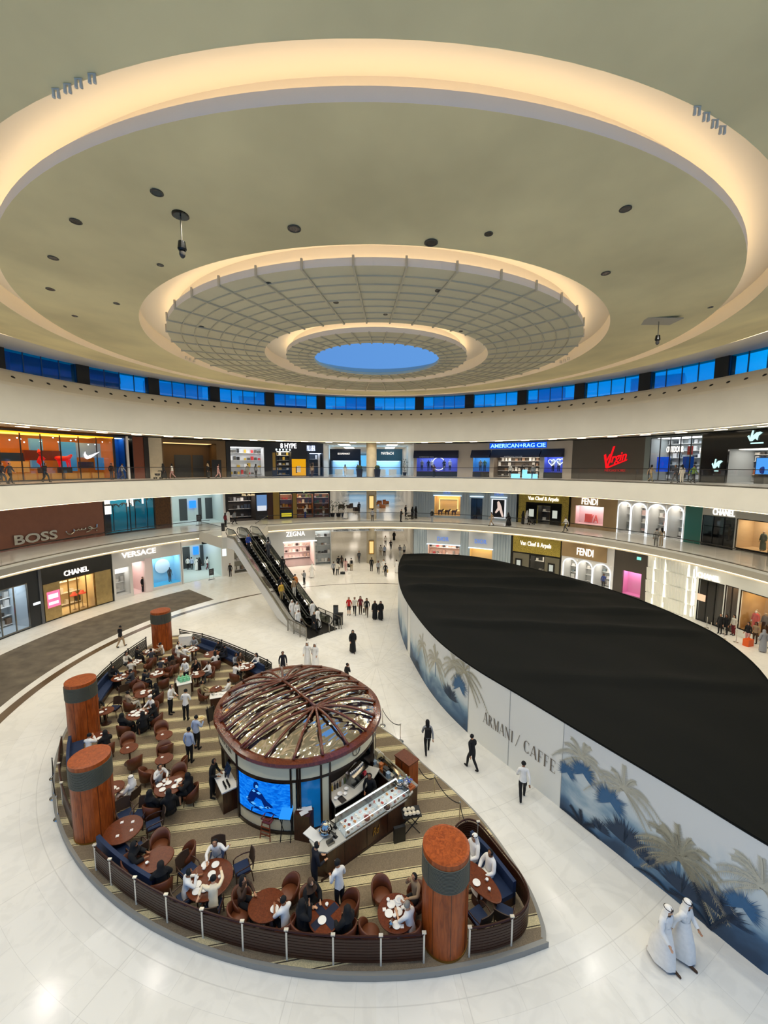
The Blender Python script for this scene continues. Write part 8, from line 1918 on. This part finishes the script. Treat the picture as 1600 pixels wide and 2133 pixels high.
# light cubes before the denim store
for i, (x, h) in enumerate(((1070, 0), (1078, 0), (1093, 0), (1093, .55), (1096, 0), (1115, 0))):
    p = pol(wa(x, 32.6, 13) + (.3 if i == 4 else 0), 32.6 if i != 4 else 33.3, 12.466 + h); simple('light_cube', 'glowing pale blue cube before the denim store, %s' % ['first', 'second', 'lower of the stack', 'top of the stack', 'behind the stack', 'standing alone'][i], 'cube', p, lambda q: (q.box(-.27, .27, -.27, .27, 0, .54), q.box(-.28, .28, -.28, .28, .0, .03)), emat('cube_glow', '#8fdcff', 1.4), -rad(30))
# planters in the halls and at the delicatessen
def planter(p, label, h=1.6, s=1.0):
    t = thing('potted_plant', label, 'plant', p); q = MB(); q.lathe([(.22 * s, 0), (.3 * s, .5), (.26 * s, .5), (.2 * s, .42), (0, .42)], 14); q.build('pot', DARK, t, local=True); q = MB(); rn = random.Random(int(p.x * 100)); lf = mat('plant_leaf', '#33492c', .6, noise=.3, nscale=6)
    for i in range(90):
        an = rn.uniform(0, 6.3); r_ = rn.uniform(.05, .5) * s; z = rn.uniform(.6, h); d = Vector((cos(an), sin(an), rn.uniform(.1, .8))); a = Vector((r_ * cos(an), r_ * sin(an), z)); w = Vector((-sin(an), cos(an), 0)) * .06; q.add([a - w * .2, a + d * .14 + w, a + d * .3, a + d * .14 - w], [(0, 1, 2, 3)])
    q.build('foliage', lf, t, local=True); q = MB(); q.tube([(0, 0, .4), (.03, 0, h * .8)], .03); q.build('stem', CHAIRW, t, local=True)
for px, lab in ((693, 'leafy potted plant at the edge of the lower gallery cafe'), (705, 'second leafy potted plant in front of the lower gallery cafe'), (716, 'bushy potted plant beside the white robed man in the lower gallery hall')): planter(at(px, 1076, 6.466), lab, 2.2, 1.2)
p = pol(wa(843, 40, 13.5), 40, 12.466); planter(p, 'dark ball topped plant in the upper hall beside the awning', 2.6, 1.1)
for px, lab in ((749, 'tall black planter tub before the column on the sports store side'), (786, 'tall black planter tub before the column on the music store side')):
    p = pol(wa(px, 30.0, 13.3), 30.0, 12.466); t = thing('planter_tub', lab, 'planter', p); q = MB(); q.lathe([(.36, 0), (.46, 1.1), (.42, 1.1), (.36, 1.0), (0, 1.0)], 16); q.build('tub', DARK, t, local=True); q = MB(); q.ball((0, 0, 1.3), .38, .38, .35, 10, 6); q.build('topiary_ball', mat('plant_leaf'), t, local=True)
# seating in the lower gallery hall cafe
for i, (px, py) in enumerate(((712, 1060), (728, 1058), (742, 1064), (790, 1052), (804, 1050), (797, 1058))):
    p = at(px, py, 6.466); t = thing('hall_armchair', 'low %s armchair in the cafe of the lower gallery hall, %s' % (('dark', 'dark', 'dark', 'orange', 'orange', 'orange')[i], ('by the plants', 'second from the plants', 'nearest the column', 'far side', 'farthest one', 'near the rail')[i]), 'chair', p, i); mt = mat('hall_seat_%d' % (i // 3), ('#3a2d2a', '#a8683a')[i // 3], .6)
    q = MB(); q.box(-.4, .4, -.4, .4, .15, .45); q.build('seat', mt, t, local=True); q = MB(); q.box(-.45, .45, -.5, -.38, .15, .85); q.build('backrest', mt, t, local=True); q = MB(); q.box(-.5, -.38, -.45, .4, 0, .6); q.box(.38, .5, -.45, .4, 0, .6); q.build('armrest', mt, t, local=True)
